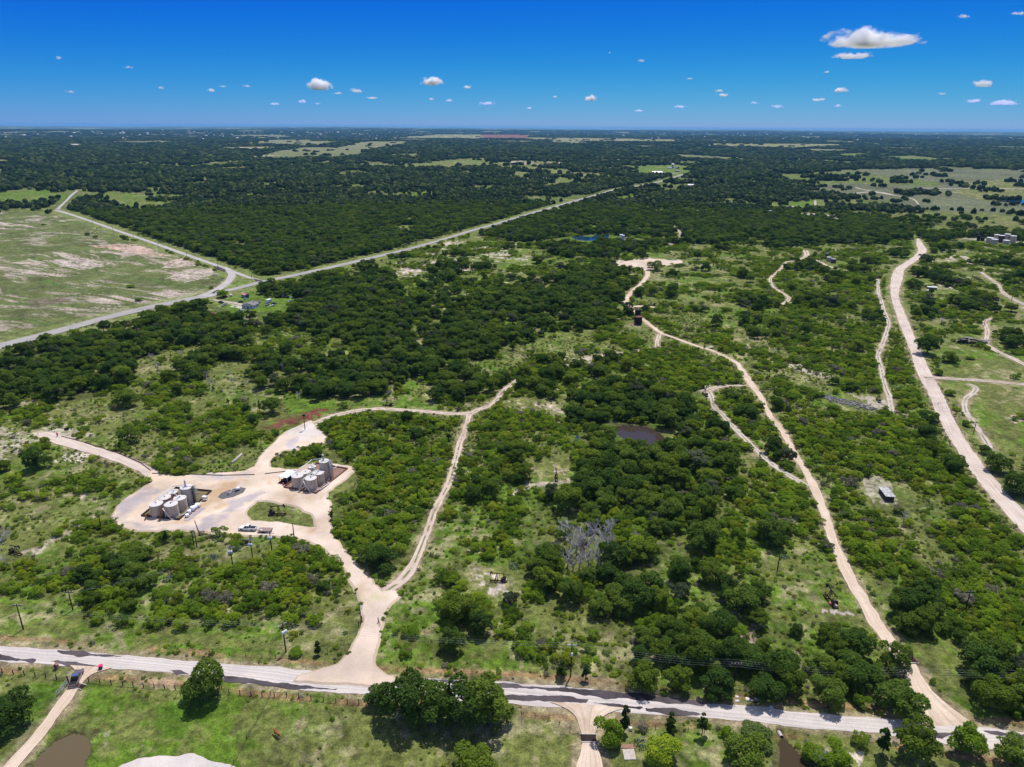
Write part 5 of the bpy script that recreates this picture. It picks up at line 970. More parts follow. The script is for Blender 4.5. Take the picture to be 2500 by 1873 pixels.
def pipe(name, pts, r, m, label, cat='pipe', group=None):
    pts = [Vector(p) for p in pts]; o0 = pts[0]; b = MB()
    for a, c in zip(pts[:-1], pts[1:]): b.tube(a - o0, c - o0, r, r, 10)
    for a in pts[1:-1]: b.box(a - o0, (r * 2.4,) * 3)
    o = b.build(name, m); o.location = o0; tag(o, label, cat, group); return o
def battery_pipes(T, tall, c, side, hz, ht):
    P = [W(x, y, 0) for x, y, *_ in T]; tl = W(*tall, 0); u = (c[1] - c[0]).normalized(); v = (c[2] - c[1]).normalized(); up = Vector((0, 0, 1)); H1 = hz + .75 + .35
    pipe('overhead_pipe', [P[0] - u * 1.2 + v * .5 + up * (hz + .4), P[0] - u * 1.2 + v * 1.4 + up * H1, P[4] - u * 1.0 + v * 1.6 + up * (H1 + .3), tl - u * 1.2 + v * .3 + up * (ht + 1.0), tl - u * .2 + up * (ht + .9), tl - u * .2 + up * (ht + .3)], .13, M['whitepipe'], 'long white pipe over the left hand row of tanks of the %s battery' % side)
    pipe('overhead_pipe', [P[1] + up * (hz + .4), P[1] + up * (H1 + .1), P[2] + up * (H1 + .1), P[2] + up * (hz + .4)], .13, M['whitepipe'], 'white pipe joining the tops of the right hand tanks of the %s battery' % side)
    pipe('overhead_pipe', [P[2] + up * (H1 - .1) - u * .5, P[3] + u * 1.4 + v * 2.2 + up * (H1 + .3), P[4] + u * .6 + up * (H1 - .1), P[4] + u * .6 + up * (hz + .3)], .11, M['whitepipe'], 'white bent pipe crossing between both rows of the %s battery' % side)
    r = T[1][2]; a = P[1] - v * (r + .12)
    pipe('drain_pipe', [a - u * 1.4 + up * (hz - .1), a - u * 1.4 - v * .35 + up * (hz - .3), a + u * 1.3 - v * .5 + up * .55, a + u * 2.0 - v * .2 + up * .55], .14, M['whitepipe'], 'white diagonal pipe down the front right tank of the %s battery' % side)
    pipe('drain_pipe', [a - u * 1.2 + up * (hz * .8), a - u * 1.0 - v * .2 + up * .4], .08, M['whitepipe'], 'thin upright pipe on the front right tank of the %s battery' % side)
    b = P[1] + u * (r + .5)
    pipe('ground_pipe', [b - v * .6 + up * .8, b + u * 1.1 + v * .2 + up * .8, b + u * 1.3 + v * 5.6 + up * .8, b + u * .2 + v * 6.0 + up * .8], .15, M['whitepipe'], 'low white pipe along the right edge inside the %s battery' % side)
    b = P[0] + u * (T[0][2] + .8)
    st = empty('stair', (b.x, b.y, .35), math.atan2(v.y, v.x)); tag(st, ('rusty dark' if side == 'left' else 'galvanised grey') + ' stair and walkway between the two rows of the %s battery' % side, 'stair'); sm_ = M['rust'] if side == 'left' else M['steel']
    f = MB(); n = 14
    for s in (-.42, .42): f.tube((-4.2, s, .0), (-.6, s, hz - .6), .06, .06, 6); f.tube((-4.2, s, .9), (-.6, s, hz + .3), .035, .035, 6); f.tube((-.6, s, hz - .6), (7.2, s, hz - .6), .06, .06, 6); f.tube((-.6, s, hz + .35), (7.2, s, hz + .35), .035, .035, 6)
    for k in range(9): x = -.6 + k * .97; [f.tube((x, s, hz - .6), (x, s, hz + .35), .03, .03, 5) for s in (-.42, .42)]
    for k in range(4): x = k * 2.3; [f.tube((x, s, 0), (x, s, hz - .6), .06, .06, 6) for s in (-.42, .42)]
    f.build('frame', sm_, st)
    g = MB()
    for k in range(n): g.box((-4.2 + (k + .5) * 3.6 / n, 0, (k + .5) * (hz - .6) / n), (.26, .8, .04))
    g.build('treads', sm_, st); MB().box((3.3, 0, hz - .62), (7.8, .8, .05)).build('walkway', sm_, st)
battery_pipes(TL, (461.5, 1229), cL, 'left', 4.45, 6.4); battery_pipes(TR, (794.9, 1170), cR, 'right', 4.6, 7.6)
for side, px, py, h, sx in (('left', 476.5, 1231.5, 6.9, 1), ('right', 808.5, 1172.5, 7.9, 1)):
    p = W(px, py, .35); t = empty('gas_boot', p, ang((px, py), (px + 20, py - 10))); tag(t, 'slim dark vertical column with side pipes beside the tallest tank of the %s battery' % side, 'column')
    MB().tube((0, 0, 0), (0, 0, h), .42, .42, 16).dome((0, 0, h), .42, .25, 16, 2).build('column', M['darkpipe'] if side == 'left' else M['steel'], t)
    b = MB()
    for dx, dy in ((.75, .1), (.85, -.5), (.3, -.75)): b.tube((dx, dy, .2), (dx, dy, h + .2), .09, .09, 8); b.tube((dx, dy, h + .2), (0, 0, h + .2), .09, .09, 8)
    b.tube((0, 0, h), (-1.9, 0, h + .9), .09, .09, 8); b.tube((-1.9, 0, h + .9), (-2.6, 0, h + .9), .09, .09, 8)
    b.build('side_pipes', M['steel'], t)
    pv_ = W(*((461, 1229) if side == 'left' else (794.9, 1170)), .35 + h - .5); v = empty('vent_tower', pv_ + Vector((-.2, 0, .2))); tag(v, 'thin vent tower on top of the tallest tank of the %s battery' % side, 'vent')
    MB().tube((0, 0, 0), (0, 0, 2.1), .3, .26, 12).build('stack', M['steel'], v); MB().tube((0, 0, 2.1), (0, 0, 3.1), .1, .1, 8).tube((0, 0, 2.3), (0, 0, 2.55), .36, .36, 12).build('cap', M['whitepipe'], v)
pipe('brace_pipe', [W(476, 1206, 3.2), W(486, 1206.5, .6), W(474, 1206, .6)], .1, M['whitepipe'], 'white triangular brace right of the tallest tank of the left battery')
pipe('brace_pipe', [W(806, 1143, 2.2), W(822, 1146, 1.2), W(812, 1150, .6)], .12, M['whitepipe'], 'white slanting pipe right of the tallest tank of the right battery')
pipe('inlet_pipe', [W(354, 1273, .5), W(360, 1265, 1.3), W(366, 1262, 1.3)], .22, M['rust'], 'thick rusty pipe crossing the wall at the left corner of the left battery')
p = W(390, 1273, .3); o = MB().dome((0, 0, 0), .45, .5, 12, 3).build('white_drum', M['white']); o.location = p; tag(o, 'small white drum at the foot of the rusty stair', 'drum')
for q, (x, y, r, h) in enumerate([(457.5, 1264.5, .62, 1.2), (463.3, 1256.5, .62, 1.5), (472, 1249, .78, 1.7), (478, 1244, .66, 1.3), (483, 1240.5, .78, 1.5)]):
    t = empty('chemical_drum', W(x, y, .32)); tag(t, ['front, lowest white chemical drum of the row by the left battery', 'second white drum from the front, squarish', 'middle and tallest white drum of the row', 'fourth white drum from the front', 'rearmost white drum, nearest the pale box'][q], 'drum', 'white chemical drums beside the left battery')
    MB().tube((0, 0, .1), (0, 0, h), r, r, 20).dome((0, 0, h), r, .25, 20, 3).build('drum', M['drum'], t); MB().box((0, 0, .05), (r * 2.2, r * 2.2, .1)).build('stand', M['rust'], t)
b = MB(); b.box((0, 0, 0), (9.5, 2.0, .08)); o = b.build('gravel_berm', SM['greygravel']); o.location = W(476, 1257, .36); o.rotation_euler = (0, 0, ang((440, 1282), (490, 1245))); tag(o, 'low grey gravel strip below the white drums', 'gravel bed')
t = empty('utility_box', W(501, 1223.5, .3), ang((495, 1223), (508, 1224))); tag(t, 'small cream box on dark legs at the right corner of the left battery', 'box'); MB().box((0, 0, 1.25), (1.7, 1.2, .9)).build('case', M['cream'], t)
for sx in (-.7, .7):
    for sy in (-.45, .45): MB().tube((sx, sy, 0), (sx, sy, .8), .06).build('leg', M['blackiron'], t)
# shed with pump equipment at the right battery
pr = W(700, 1184, .3); an = ang((676, 1171), (703, 1176)); t = empty('pump_shed', (pr.x, pr.y, .3), an); tag(t, 'open pump shed with pale blue sheet roof left of the right battery', 'shed')
d = (G(708, 1155) - G(684, 1172)); yl = 5.6
MB().box((-1.6, 3.2, 2.6), (3.9, 6.0, .10)).build('roof', M['shedroof'], t)
for sx in (-3.4, .2):
    for sy in (.4, 6.0): MB().tube((sx, sy, 0), (sx, sy, 2.6), .07).build('post', M['steel'], t)
MB().box((-1.6, 3.0, .08), (4.2, 6.6, .14)).build('dark_floor', M['black'], t)
for q, (x, y) in enumerate([(-2.2, 1.2), (-1.0, 3.0), (-2.2, 4.6)]):
    e = MB(); e.box((0, 0, .5), (1.2, .9, .8)); e.tube((.2, 0, .9), (.2, 0, 1.5), .25, .2, 10); e.tube((-.6, 0, .6), (-1.1, 0, .6), .3, .3, 12); o = e.build('pump', M['blackiron']); tag(o, ['front black pump under the blue shed roof', 'middle black pump under the blue shed roof', 'rear black pump under the blue shed roof'][q], 'pump', 'pumps in the shed'); o.matrix_world = Matrix.Translation((pr.x, pr.y, .46)) @ Matrix.Rotation(an, 4, 'Z') @ Matrix.Translation((x, y, 0))
o = MB().tube((0, 0, 0), (0, 0, .8), .3, .3, 14).build('red_drum', M['red']); o.location = W(692, 1186.5, .45); tag(o, 'small red drum at the front corner of the pump shed', 'drum')
# gravel island with valves
t = empty('valve_station', W(567, 1206, .34), ang((545, 1212), (590, 1196))); tag(t, 'valve station with a white vessel on a dark gravel patch between the batteries', 'valves')
g = MB(); Pp = ragged([(5.4, 0), (4.2, 2.2), (1, 3.2), (-3, 3.0), (-5.2, .8), (-4.6, -1.8), (-1, -3.0), (3.2, -2.4)], .6, .35, 9)
me = bpy.data.meshes.new('gravel_bed'); me.from_pydata([(x, y, .03) for x, y in Pp], [], [list(range(len(Pp)))]); me.materials.append(mat('dark_gravel', (.15, .14, .15), .9, var=.5, scale=2)); o = bpy.data.objects.new('gravel_bed', me); COL.objects.link(o); o.parent = t
MB().tube((1.6, .4, .9), (3.1, .4, .9), .55, .55, 16).build('vessel', M['white'], t); MB().tube((-1.6, -.2, 0), (-1.6, -.2, 1.2), .28, .2, 10).tube((-1.6, -.2, 1.0), (-.9, -.2, 1.0), .15, .15, 8).build('valve', M['steel'], t); MB().path([(-1.5, -.2, .4), (0, .6, .4), (.6, 1.4, .9), (1.6, .6, .9)], .09, 8).build('line', M['whitepipe'], t); MB().box((2.3, .4, .25), (1.2, .9, .4)).build('stand', M['blackiron'], t)
# ---- pump jacks
def pumpjack_proto():
    t = empty('pump_jack', (0, 0, 0))
    MB().box((0, -.45, .15), (5.2, .14, .3)).box((0, .45, .15), (5.2, .14, .3)).box((-2.3, 0, .15), (.14, 1, .3)).box((1.2, 0, .15), (.14, 1, .3)).box((2.5, 0, .15), (.14, 1, .3)).build('skid', M['brown'], t)
    b = MB()
    for s in (-.4, .4): b.tube((.35, s * 1.3, .3), (.55, s * .35, 2.85), .08, .07, 6); b.tube((1.25, s * 1.3, .3), (.6, s * .35, 2.85), .08, .07, 6)
    b.tube((.6, -.2, 2.85), (.6, .2, 2.85), .13, .13, 8).tube((.75, -.3, 1.6), (.75, .3, 1.6), .05).build('samson_post', M['blackiron'], t)
    B = MB(); B.tube((-1.6, 0, 2.75), (2.15, 0, 3.15), .15, .13, 4); B.build('walking_beam', M['blackiron'], t)
    MB().prism([(2.05, 3.5), (2.3, 3.55), (2.62, 3.2), (2.66, 2.7), (2.5, 2.3), (2.42, 2.35), (2.4, 2.8), (2.1, 3.0)], -.16, .16).build('horse_head', M['blackiron'], t)
    MB().tube((-1.55, -.3, 2.75), (-1.55, .3, 2.75), .1).tube((-1.5, -.35, 2.75), (-1.15, -.42, 1.1), .05).tube((-1.5, .35, 2.75), (-1.15, .42, 1.1), .05).build('pitman_arms', M['blackiron'], t)
    MB().box((-.95, 0, .75), (.8, .6, .9)).tube((-.95, -.5, 1.0), (-.95, .5, 1.0), .18, .18, 10).build('gearbox', M['blackiron'], t)
    for s in (-.42, .42): MB().prism([(-.8, 1.1), (-1.25, 1.2), (-1.75, 1.75), (-2.15, 1.5), (-2.2, .85), (-1.7, .55), (-1.1, .8)], s - .09, s + .09).build('counterweight', M['brown'], t)
    MB().box((-2.15, 0, .6), (.6, .5, .5)).tube((-2.15, .25, .65), (-2.15, .45, .65), .2, .2, 10).build('motor', M['steel'], t)
    MB().tube((2.6, 0, .0), (2.6, 0, .9), .14, .12, 10).tube((2.25, 0, .6), (2.95, 0, .6), .08, .08, 8).build('wellhead', M['rust'], t); MB().tube((2.6, 0, .9), (2.6, 0, 2.5), .025, .025, 5).build('polished_rod', M['steel'], t)
    return t
PJ = [(676, 1257, 0, 1.2, 'pump jack on the grassy island in the tank yard'), (1218, 1420, 180, 1.0, 'rusty pump jack with raised head on pale soil right of the fork'), (38, 1352, -20, 1.0, 'black pump jack at the left edge beside a pink dirt spur'), (948, 991, 170, 1.05, 'small pump jack above the curved track'),
 (1378, 1003, 118, 1.0, 'pump jack with an orange weight in the upper pump glade'), (1358, 1170, 90, 1.0, 'narrow looking pump jack seen end on in the lower pump glade'), (2028, 1470, 96, 1.25, 'black pump jack with a red box near the dirt road bend'), (1721, 965, 100, 1.1, 'pump jack at the end of the side track'), (1720, 848, 75, 1.1, 'pump jack beside the dirt road at a bare patch'), (1415, 884, 30, 1.0, 'small pump jack on the winding track'),
 (2144, 980, 80, 1.1, 'pump jack at the foot of the rocky track'), (2034, 861, 140, 1.3, 'large pump jack hidden among bushes left of the rocky track'), (1592, 746, 160, 1.2, 'black pump jack right of the dark red tank'), (1855, 1133, 80, 1.0, 'pump jack beside the creek track'), (1920, 746, 85, 1.0, 'pump jack at the end of the loop track'), (2375, 628, 150, 1.1, 'black and white pump jack by the pale pad at the upper right'), (1650, 695, 200, .9, 'faint pump jack in the grass strip by the round clearing')]
pj0 = pumpjack_proto()
for q, (px, py, rz, s, lab) in enumerate(PJ):
    o = pj0 if q == 0 else copy_tree(pj0); p = G(px, py); o.location = p; o.rotation_euler = (0, 0, R(rz)); o.scale = (s, s, s); tag(o, lab, 'pump jack', 'pump jacks of the oil field')
    if q in (1, 4):
        for c in o.children:
            if c.name.startswith('walking'): c.data = c.data.copy(); c.data.materials[0] = M['rust']
o = MB().box((0, 0, .45), (1.6, .9, .6)).box((0, 0, .1), (1.8, 1.1, .2)).build('red_box', mat('salmon_box', (.55, .22, .17), .6)); o.location = G(2031, 1476); tag(o, 'salmon red control box in front of the pump jack by the dirt road', 'box')
t = empty('wellhead', G(141, 1066)); tag(t, 'small dark red wellhead at the end of the west track', 'wellhead'); MB().tube((0, 0, 0), (0, 0, 2.2), .2, .15, 8).box((0, 0, 1.2), (.6, .6, .7)).build('tree', M['red'], t); MB().tube((.2, 0, 1.8), (1.6, -.6, 0), .05).tube((-.2, 0, 1.8), (-.6, .8, 0), .05).build('braces', M['white'], t)
o = MB().box((0, 0, .5), (1.6, 1.1, .9)).box((.3, 0, 1.1), (.6, .7, .3)).build('black_box', M['black']); o.location = G(163, 1050); tag(o, 'small black box in the grass above the west track', 'box')
# ---- pickups, trailer, cars
def pickup(px, py, rz, label, paint, cabm, bedm, tail=True):
    p = G(px, py); t = empty('pickup_truck', p, rz); t.location.z += .02 if py > 1500 else .33; tag(t, label, 'pickup truck')
    b = MB(); b.prism([(-2.95, .5), (-2.95, 1.12), (-.75, 1.12), (-.75, 1.15), (1.1, 1.15), (2.6, 1.05), (2.95, .85), (2.95, .45), (2.3, .42), (-2.4, .42)], -.98, -.86)
    b.prism([(-2.95, .5), (-2.95, 1.12), (-.75, 1.12), (-.75, 1.15), (1.1, 1.15), (2.6, 1.05), (2.95, .85), (2.95, .45), (2.3, .42), (-2.4, .42)], .86, .98)
    b.prism([(.85, .5), (.85, 1.16), (2.55, 1.07), (2.9, .86), (2.9, .45)], -.86, .86); b.box((-2.89, 0, .82), (.12, 1.72, .6)); b.box((-.75, 0, .8), (.1, 1.72, .7)); b.build('body', paint, t)
    MB().box((-1.8, 0, .62), (2.1, 1.74, .08)).build('bed', bedm, t)
    MB().prism([(-.85, 1.14), (-.62, 1.84), (.45, 1.86), (1.25, 1.14)], -.80, .80).build('windows', M['glass'], t)
    MB().prism([(-.70, 1.80), (-.62, 1.90), (.42, 1.91), (.52, 1.83)], -.76, .76).box((-.1, -.81, 1.5), (.09, .03, .62)).box((-.1, .81, 1.5), (.09, .03, .62)).build('cab_roof', cabm, t)
    for x in (-1.85, 1.85):
        for y in (-.95, .95):
            w = MB().tube((x, y - .13, .4), (x, y + .13, .4), .40, .40, 18).build('wheel', M['tyre'], t); MB().tube((x, y - .14, .4), (x, y + .14, .4), .2, .2, 12).build('rim', M['steel'], w)
    for y in (-.72, .72): MB().box((2.93, y, .86), (.06, .36, .16)).build('headlight', M['glass'], t); MB().box((-2.97, y * 1.2, .9), (.05, .16, .34)).build('taillight', M['red'], t)
    MB().box((-3.02, 0, .5), (.14, 1.8, .18)).build('rear_bumper', M['steel'], t); MB().box((2.98, 0, .5), (.14, 1.86, .22)).build('front_bumper', M['steel'], t)
    return t
WP = mat('white_truck_paint', (.78, .78, .78), .25, coat=.5); BP = mat('bronze_truck_paint', (.17, .13, .14), .3, .3, coat=.6); BR = mat('blue_glossy_roof', (.10, .15, .30), .15, .4, coat=1.0)
pickup(605.5, 1295.5, math.pi - .08, 'white pickup truck parked at the lower edge of the tank yard with its trailer', WP, WP, M['black'])
tr = empty('flatbed_trailer', G(648, 1300), math.pi - .05); tr.location.z = .33; tag(tr, 'brownish flatbed trailer hitched behind the white pickup truck', 'trailer')
dk = mat('brown_deck', (.33, .24, .22), .85, var=.3, scale=1.5); MB().box((0, 0, .62), (4.6, 2.0, .12)).build('deck', dk, tr)
MB().box((0, -1.02, .85), (4.6, .06, .10)).box((0, 1.02, .85), (4.6, .06, .10)).box((-2.3, 0, .85), (.06, 2.0, .1)).tube((2.3, .6, .6), (3.4, 0, .55), .06).tube((2.3, -.6, .6), (3.4, 0, .55), .06).build('rails', M['brown'], tr)
for x in (-.55, .4):
    for y in (-1.0, 1.0): MB().tube((x, y - .1, .33), (x, y + .1, .33), .33, .33, 14).build('wheel', M['tyre'], tr)
MB().tube((1.2, .2, .68), (1.2, .2, .8), .3, .3, 12).build('spare_wheel', M['white'], tr)
pickup(187, 1661, ang((181, 1677), (196, 1643)), 'dark bronze pickup truck with blue shiny roof driving through the ranch gate', BP, BR, M['black'])
def car_proto(kind):
    t = empty('parked_car', (0, 0, 0)); m = M['white']
    if kind == 0: prof = [(-2.2, .35), (-2.25, .85), (-1.5, .98), (1.0, .95), (2.15, .75), (2.2, .35)]; gl = [(-1.6, .96), (-.9, 1.42), (.3, 1.42), (1.1, .95)]; rf = [(-.95, 1.38), (-.88, 1.46), (.25, 1.46), (.35, 1.38)]
    else: prof = [(-2.6, .45), (-2.6, 1.1), (1.0, 1.12), (2.3, .95), (2.4, .45)]; gl = [(-.7 - kind * .0, 1.1), (-.6, 1.75), (.5, 1.75), (1.2, 1.1)]; rf = [(-.65, 1.7), (-.58, 1.8), (.45, 1.8), (.55, 1.7)]
    if kind == 2: gl = [(-2.4, 1.1), (-2.3, 1.8), (.5, 1.8), (1.2, 1.1)]; rf = [(-2.35, 1.75), (-2.28, 1.86), (.45, 1.86), (.55, 1.75)]
    MB().prism(prof, -.9, .9).build('body', m, t); MB().prism(gl, -.78, .78).build('windows', M['glass'], t); MB().prism(rf, -.76, .76).build('car_roof', m, t)
    for x in (-1.4, 1.4):
        for y in (-.85, .85): MB().tube((x, y - .1, .33), (x, y + .1, .33), .34, .34, 14).build('wheel', M['tyre'], t)
    return t
CP = {n: mat(n + '_car_paint', c, .35, coat=.4) for n, c in dict(white=(.75, .75, .75), silver=(.45, .46, .48), black=(.02, .02, .022), red=(.55, .03, .05), maroon=(.20, .03, .05), grey=(.2, .2, .21), blue=(.08, .12, .25)).items()}
protos = [car_proto(0), car_proto(1), car_proto(2)]; used = [False] * 3
CARS = [(550, 726, 'red', 0, 'small red car near the junkyard entrance'), (564, 724, 'white', 2, 'white van left of the blue shed'), (587, 739, 'black', 0, 'black car at the end of the yard lane'), (540, 740, 'black', 1, 'black pickup below the junkyard lane'), (547, 747, 'silver', 1, 'silver car below the junkyard lane'), (610, 742, 'white', 0, 'long white car left of the house'), (598, 732, 'grey', 0, 'grey car in the shade left of the house'),
 (637, 721, 'black', 1, 'leftmost dark truck in the row of scrapped cars'), (647, 721, 'silver', 0, 'silver car second in the row of scrapped cars'), (657, 719, 'grey', 1, 'grey truck in the middle of the scrap row'), (665, 717, 'maroon', 0, 'maroon car in the middle of the scrap row'), (672, 715, 'red', 1, 'dark red truck high in the scrap row'), (680, 715, 'grey', 0, 'grey car beside the big white camper'), (671, 725, 'white', 1, 'white truck below the scrap row'), (683, 726, 'black', 0, 'black car below the big white camper'), (698, 727, 'black', 1, 'black truck right of the big white camper'), (708, 727, 'white', 2, 'white van at the right end of the junkyard'),
 (667, 748, 'white', 0, 'white car right of the white trailer hut'), (669, 743, 'black', 0, 'black car behind a white car by the trailer hut'), (652, 746, 'grey', 1, 'grey truck tight beside the house'), (605, 763, 'black', 1, 'dark truck at the forest edge below the house'), (588, 758, 'silver', 0, 'silver car at the forest edge below the lane'), (709, 737, 'silver', 0, 'pale car in the right part of the junkyard'), (723, 742, 'white', 0, 'rightmost white car half under the trees'), (510, 765, 'red', 1, 'long red truck left of the junkyard trees'), (518, 768, 'red', 0, 'second red car left of the junkyard trees'), (447, 776, 'white', 2, 'white van in the trees far left of the junkyard'), (630, 740, 'silver', 0, 'silver car behind the house roof')]
for q, (px, py, cn, kd, lab) in enumerate(CARS):
    pr_ = protos[kd]
    if not used[kd]: o = pr_; used[kd] = True
    else: o = copy_tree(pr_)
    o.location = G(px, py); o.rotation_euler = (0, 0, q * 1.9); tag(o, lab, 'car', 'scrapped cars of the junkyard')
    for c in o.children:
        if c.name.split('.')[0] in ('body', 'car_roof'): c.data = c.data.copy(); c.data.materials[0] = CP[cn]
# ---- buildings
def gable(name, px, py, L_, Wd, hw, hr, rz, wallm, roofm, label, cat='house', wins=0, door=True, over=.4, chim=False):
    p = G(px, py); t = empty(name, p, rz); tag(t, label, cat)
    b = MB(); b.prism([(-Wd / 2, 0), (Wd / 2, 0), (Wd / 2, hw), (0, hw + hr), (-Wd / 2, hw)], -L_ / 2, L_ / 2); b.build('wall', wallm, t)
    e = over; s = hr / (Wd / 2); r = MB(); r.prism([(-Wd / 2 - e, hw - e * s + .02), (0, hw + hr + .02), (Wd / 2 + e, hw - e * s + .02), (Wd / 2 + e, hw - e * s + .18), (0, hw + hr + .2), (-Wd / 2 - e, hw - e * s + .18)], -L_ / 2 - e, L_ / 2 + e)
    rf = r.build('roof', roofm, t)
    if chim: MB().box((Wd * .2, L_ * .2, hw + hr * .8), (.6, .6, 1.2)).build('chimney', M['grass_dirt'], rf)
    if door: MB().box((0, -L_ / 2 - .03, 1.05), (1.0, .06, 2.1)).build('door', M['brown'], t)
    for k in range(wins):
        y = -L_ / 2 + (k + .5) * L_ / wins
        for s_ in (-1, 1): MB().box((s_ * (Wd / 2 + .02), y, hw * .58), (.06, min(1.3, L_ / wins * .5), 1.0)).build('window', M['glass'], t)
    for s_ in (-1, 1): MB().box((s_ * Wd * .28, -L_ / 2 - .02, hw * .58), (1.1, .06, 1.0)).build('window', M['glass'], t)
    return t
gable('house', 612, 751, 8.5, 9.5, 2.7, 1.5, -.12, M['cream'], M['slate'], 'white walled house with a grey shingle roof amid the junkyard', wins=3, chim=True)
gable('shed', 599, 726, 5.5, 3.6, 2.4, .9, .9, M['bluewall'], M['redroof'], 'blue shed with a faded red roof in the junkyard', 'shed', wins=2)
def camper(px, py, L_, rz, label, W_=2.4, hh=2.7):
    t = empty('camper', G(px, py), rz); tag(t, label, 'camper'); MB().prism([(-L_ / 2, .5), (L_ / 2, .5), (L_ / 2 + .25, 1.6), (L_ / 2 - .1, hh), (-L_ / 2, hh)], -W_ / 2, W_ / 2).build('body', M['white'], t)
    for y in (-W_ / 2 - .02, W_ / 2 + .02): MB().box((-L_ * .2, y, 1.8), (.9, .05, .6)).build('window', M['glass'], t)
    MB().box((L_ * .22, -W_ / 2 - .03, 1.45), (.7, .05, 1.7)).build('door', M['steel'], t)
    for y in (-W_ / 2 + .1, W_ / 2 - .1): MB().tube((-.2, y - .1, .35), (-.2, y + .1, .35), .35, .35, 12).build('wheel', M['tyre'], t)
camper(657, 739, 4.6, 1.2, 'white trailer hut right of the grey roofed house'); camper(693, 724, 5.2, 1.3, 'big white camper in the back row of the junkyard', 2.5, 3.4)
def shed_flat(px, py, L_, W_, hh, rz, label, roofm, wallm, name='shed', tilt=.0):
    t = empty(name, G(px, py), rz); tag(t, label, 'shed'); MB().box((0, 0, hh / 2), (L_, W_, hh)).build('wall', wallm, t); MB().box((0, 0, hh + .1), (L_ + .7, W_ + .7, .1), 0, 1, tilt).build('roof', roofm, t); MB().box((-L_ / 2 - .02, 0, 1), (.05, .9, 2)).build('door', M['brown'], t); MB().box((0, -W_ / 2 - .02, hh * .6), (.9, .05, .8)).build('window', M['glass'], t)
shed_flat(2163, 1213, 7.6, 2.8, 2.0, ang((2170, 1218), (2150, 1190)), 'old shed with a stained whitish tin roof in the thicket', M['tin'], M['post'], tilt=.03)
shed_flat(2275, 707, 7, 3.4, 2.2, -.35, 'white roofed shed among dark trees right of the gravel road', M['white'], M['greywood']); shed_flat(2268, 714, 4, 3.2, 1.8, .3, 'small white low shed in front of a white roofed one', M['white'], M['cream'])
# collapsed ruin
t = empty('collapsed_barn', G(2372, 838)); tag(t, 'grey collapsed barn of tumbled boards beside a dirt track', 'ruin'); g = random.Random(3)
MB().box((-6, 0, 1.4), (5, 3.5, 2.4)).build('wall', M['black'], t)
for q in range(16):
    b = MB().box((0, 0, 0), (g.uniform(2.5, 5.5), g.uniform(1.2, 2.8), .12)); o = b.build('board_panel', M['greywood'], t); o.location = (-8 + q * 1.15 + g.uniform(-.6, .6), g.uniform(-2.5, 2.5), g.uniform(1.0, 2.9)); o.rotation_euler = (g.uniform(-.45, .45), g.uniform(-.35, .35), g.uniform(-.5, .5))
MB().box((7, 0, .9), (4, 4, 1.8)).build('wall', M['greywood'], t)
# rubble
b = MB(); g = random.Random(8); c0 = G(2070, 985)
for q in range(420):
    a = g.uniform(0, 1); x = -9 + a * 18 + g.uniform(-2, 2); y = 9 - a * 16 + g.gauss(0, 2.6); s = g.uniform(.25, .8); b.box((x, y, s * .3), (s * g.uniform(.7, 2.2), s, s * .7), g.uniform(0, 3), .8, g.uniform(-.5, .5))
o = b.build('rubble', mat('grey_rubble', (.12, .11, .11), .9, col2=(.30, .28, .27), scale=1.2)); o.location = c0; tag(o, 'long dark grey heap of rubble in the upper thicket', 'rubble', kind='stuff')
# brush pile branches / pipes on the grass above the right battery
for q, (x0, y0, x1, y1) in enumerate([(682, 1113, 722, 1116), (684, 1116, 712, 1121), (690, 1111, 728, 1118), (566, 1132, 590, 1110), (1052, 948, 1064, 946)]):
    a, c_ = G(x0, y0), G(x1, y1); o = MB().tube((0, 0, .25), (c_ - a) + Vector((0, 0, .25)), .16 if q != 3 else .5).build('pipe_joint', M['brown'] if q < 3 else M['concrete']); o.location = a; tag(o, ['longest brown pipe of three lying above the right battery', 'middle brown pipe of three lying above the right battery', 'rear brown pipe of three lying above the right battery', 'thick pale fallen log left of the yard entrance track', 'short pale pipe lying in the brush above the curved track'][q], 'pipe')
# oil line crossing the yard top
pipe('flow_line', [W(372, 1158, .5), W(460, 1160, .5), W(540, 1163, .5), W(622, 1161, .5)], .13, M['blackiron'], 'black flow line along the top of the yard, left of the crossing'); pipe('flow_line', [W(647, 1159, .5), W(700, 1153, .5), W(722, 1152, .5)], .13, M['blackiron'], 'black flow line along the top of the yard, right of the crossing')
pipe('flow_line', [W(150, 1066, .3), W(210, 1082, .3), W(290, 1108, .3), W(345, 1132, .3), W(368, 1150, .3)], .12, M['blackiron'], 'black flow line along the upper side of the west track')
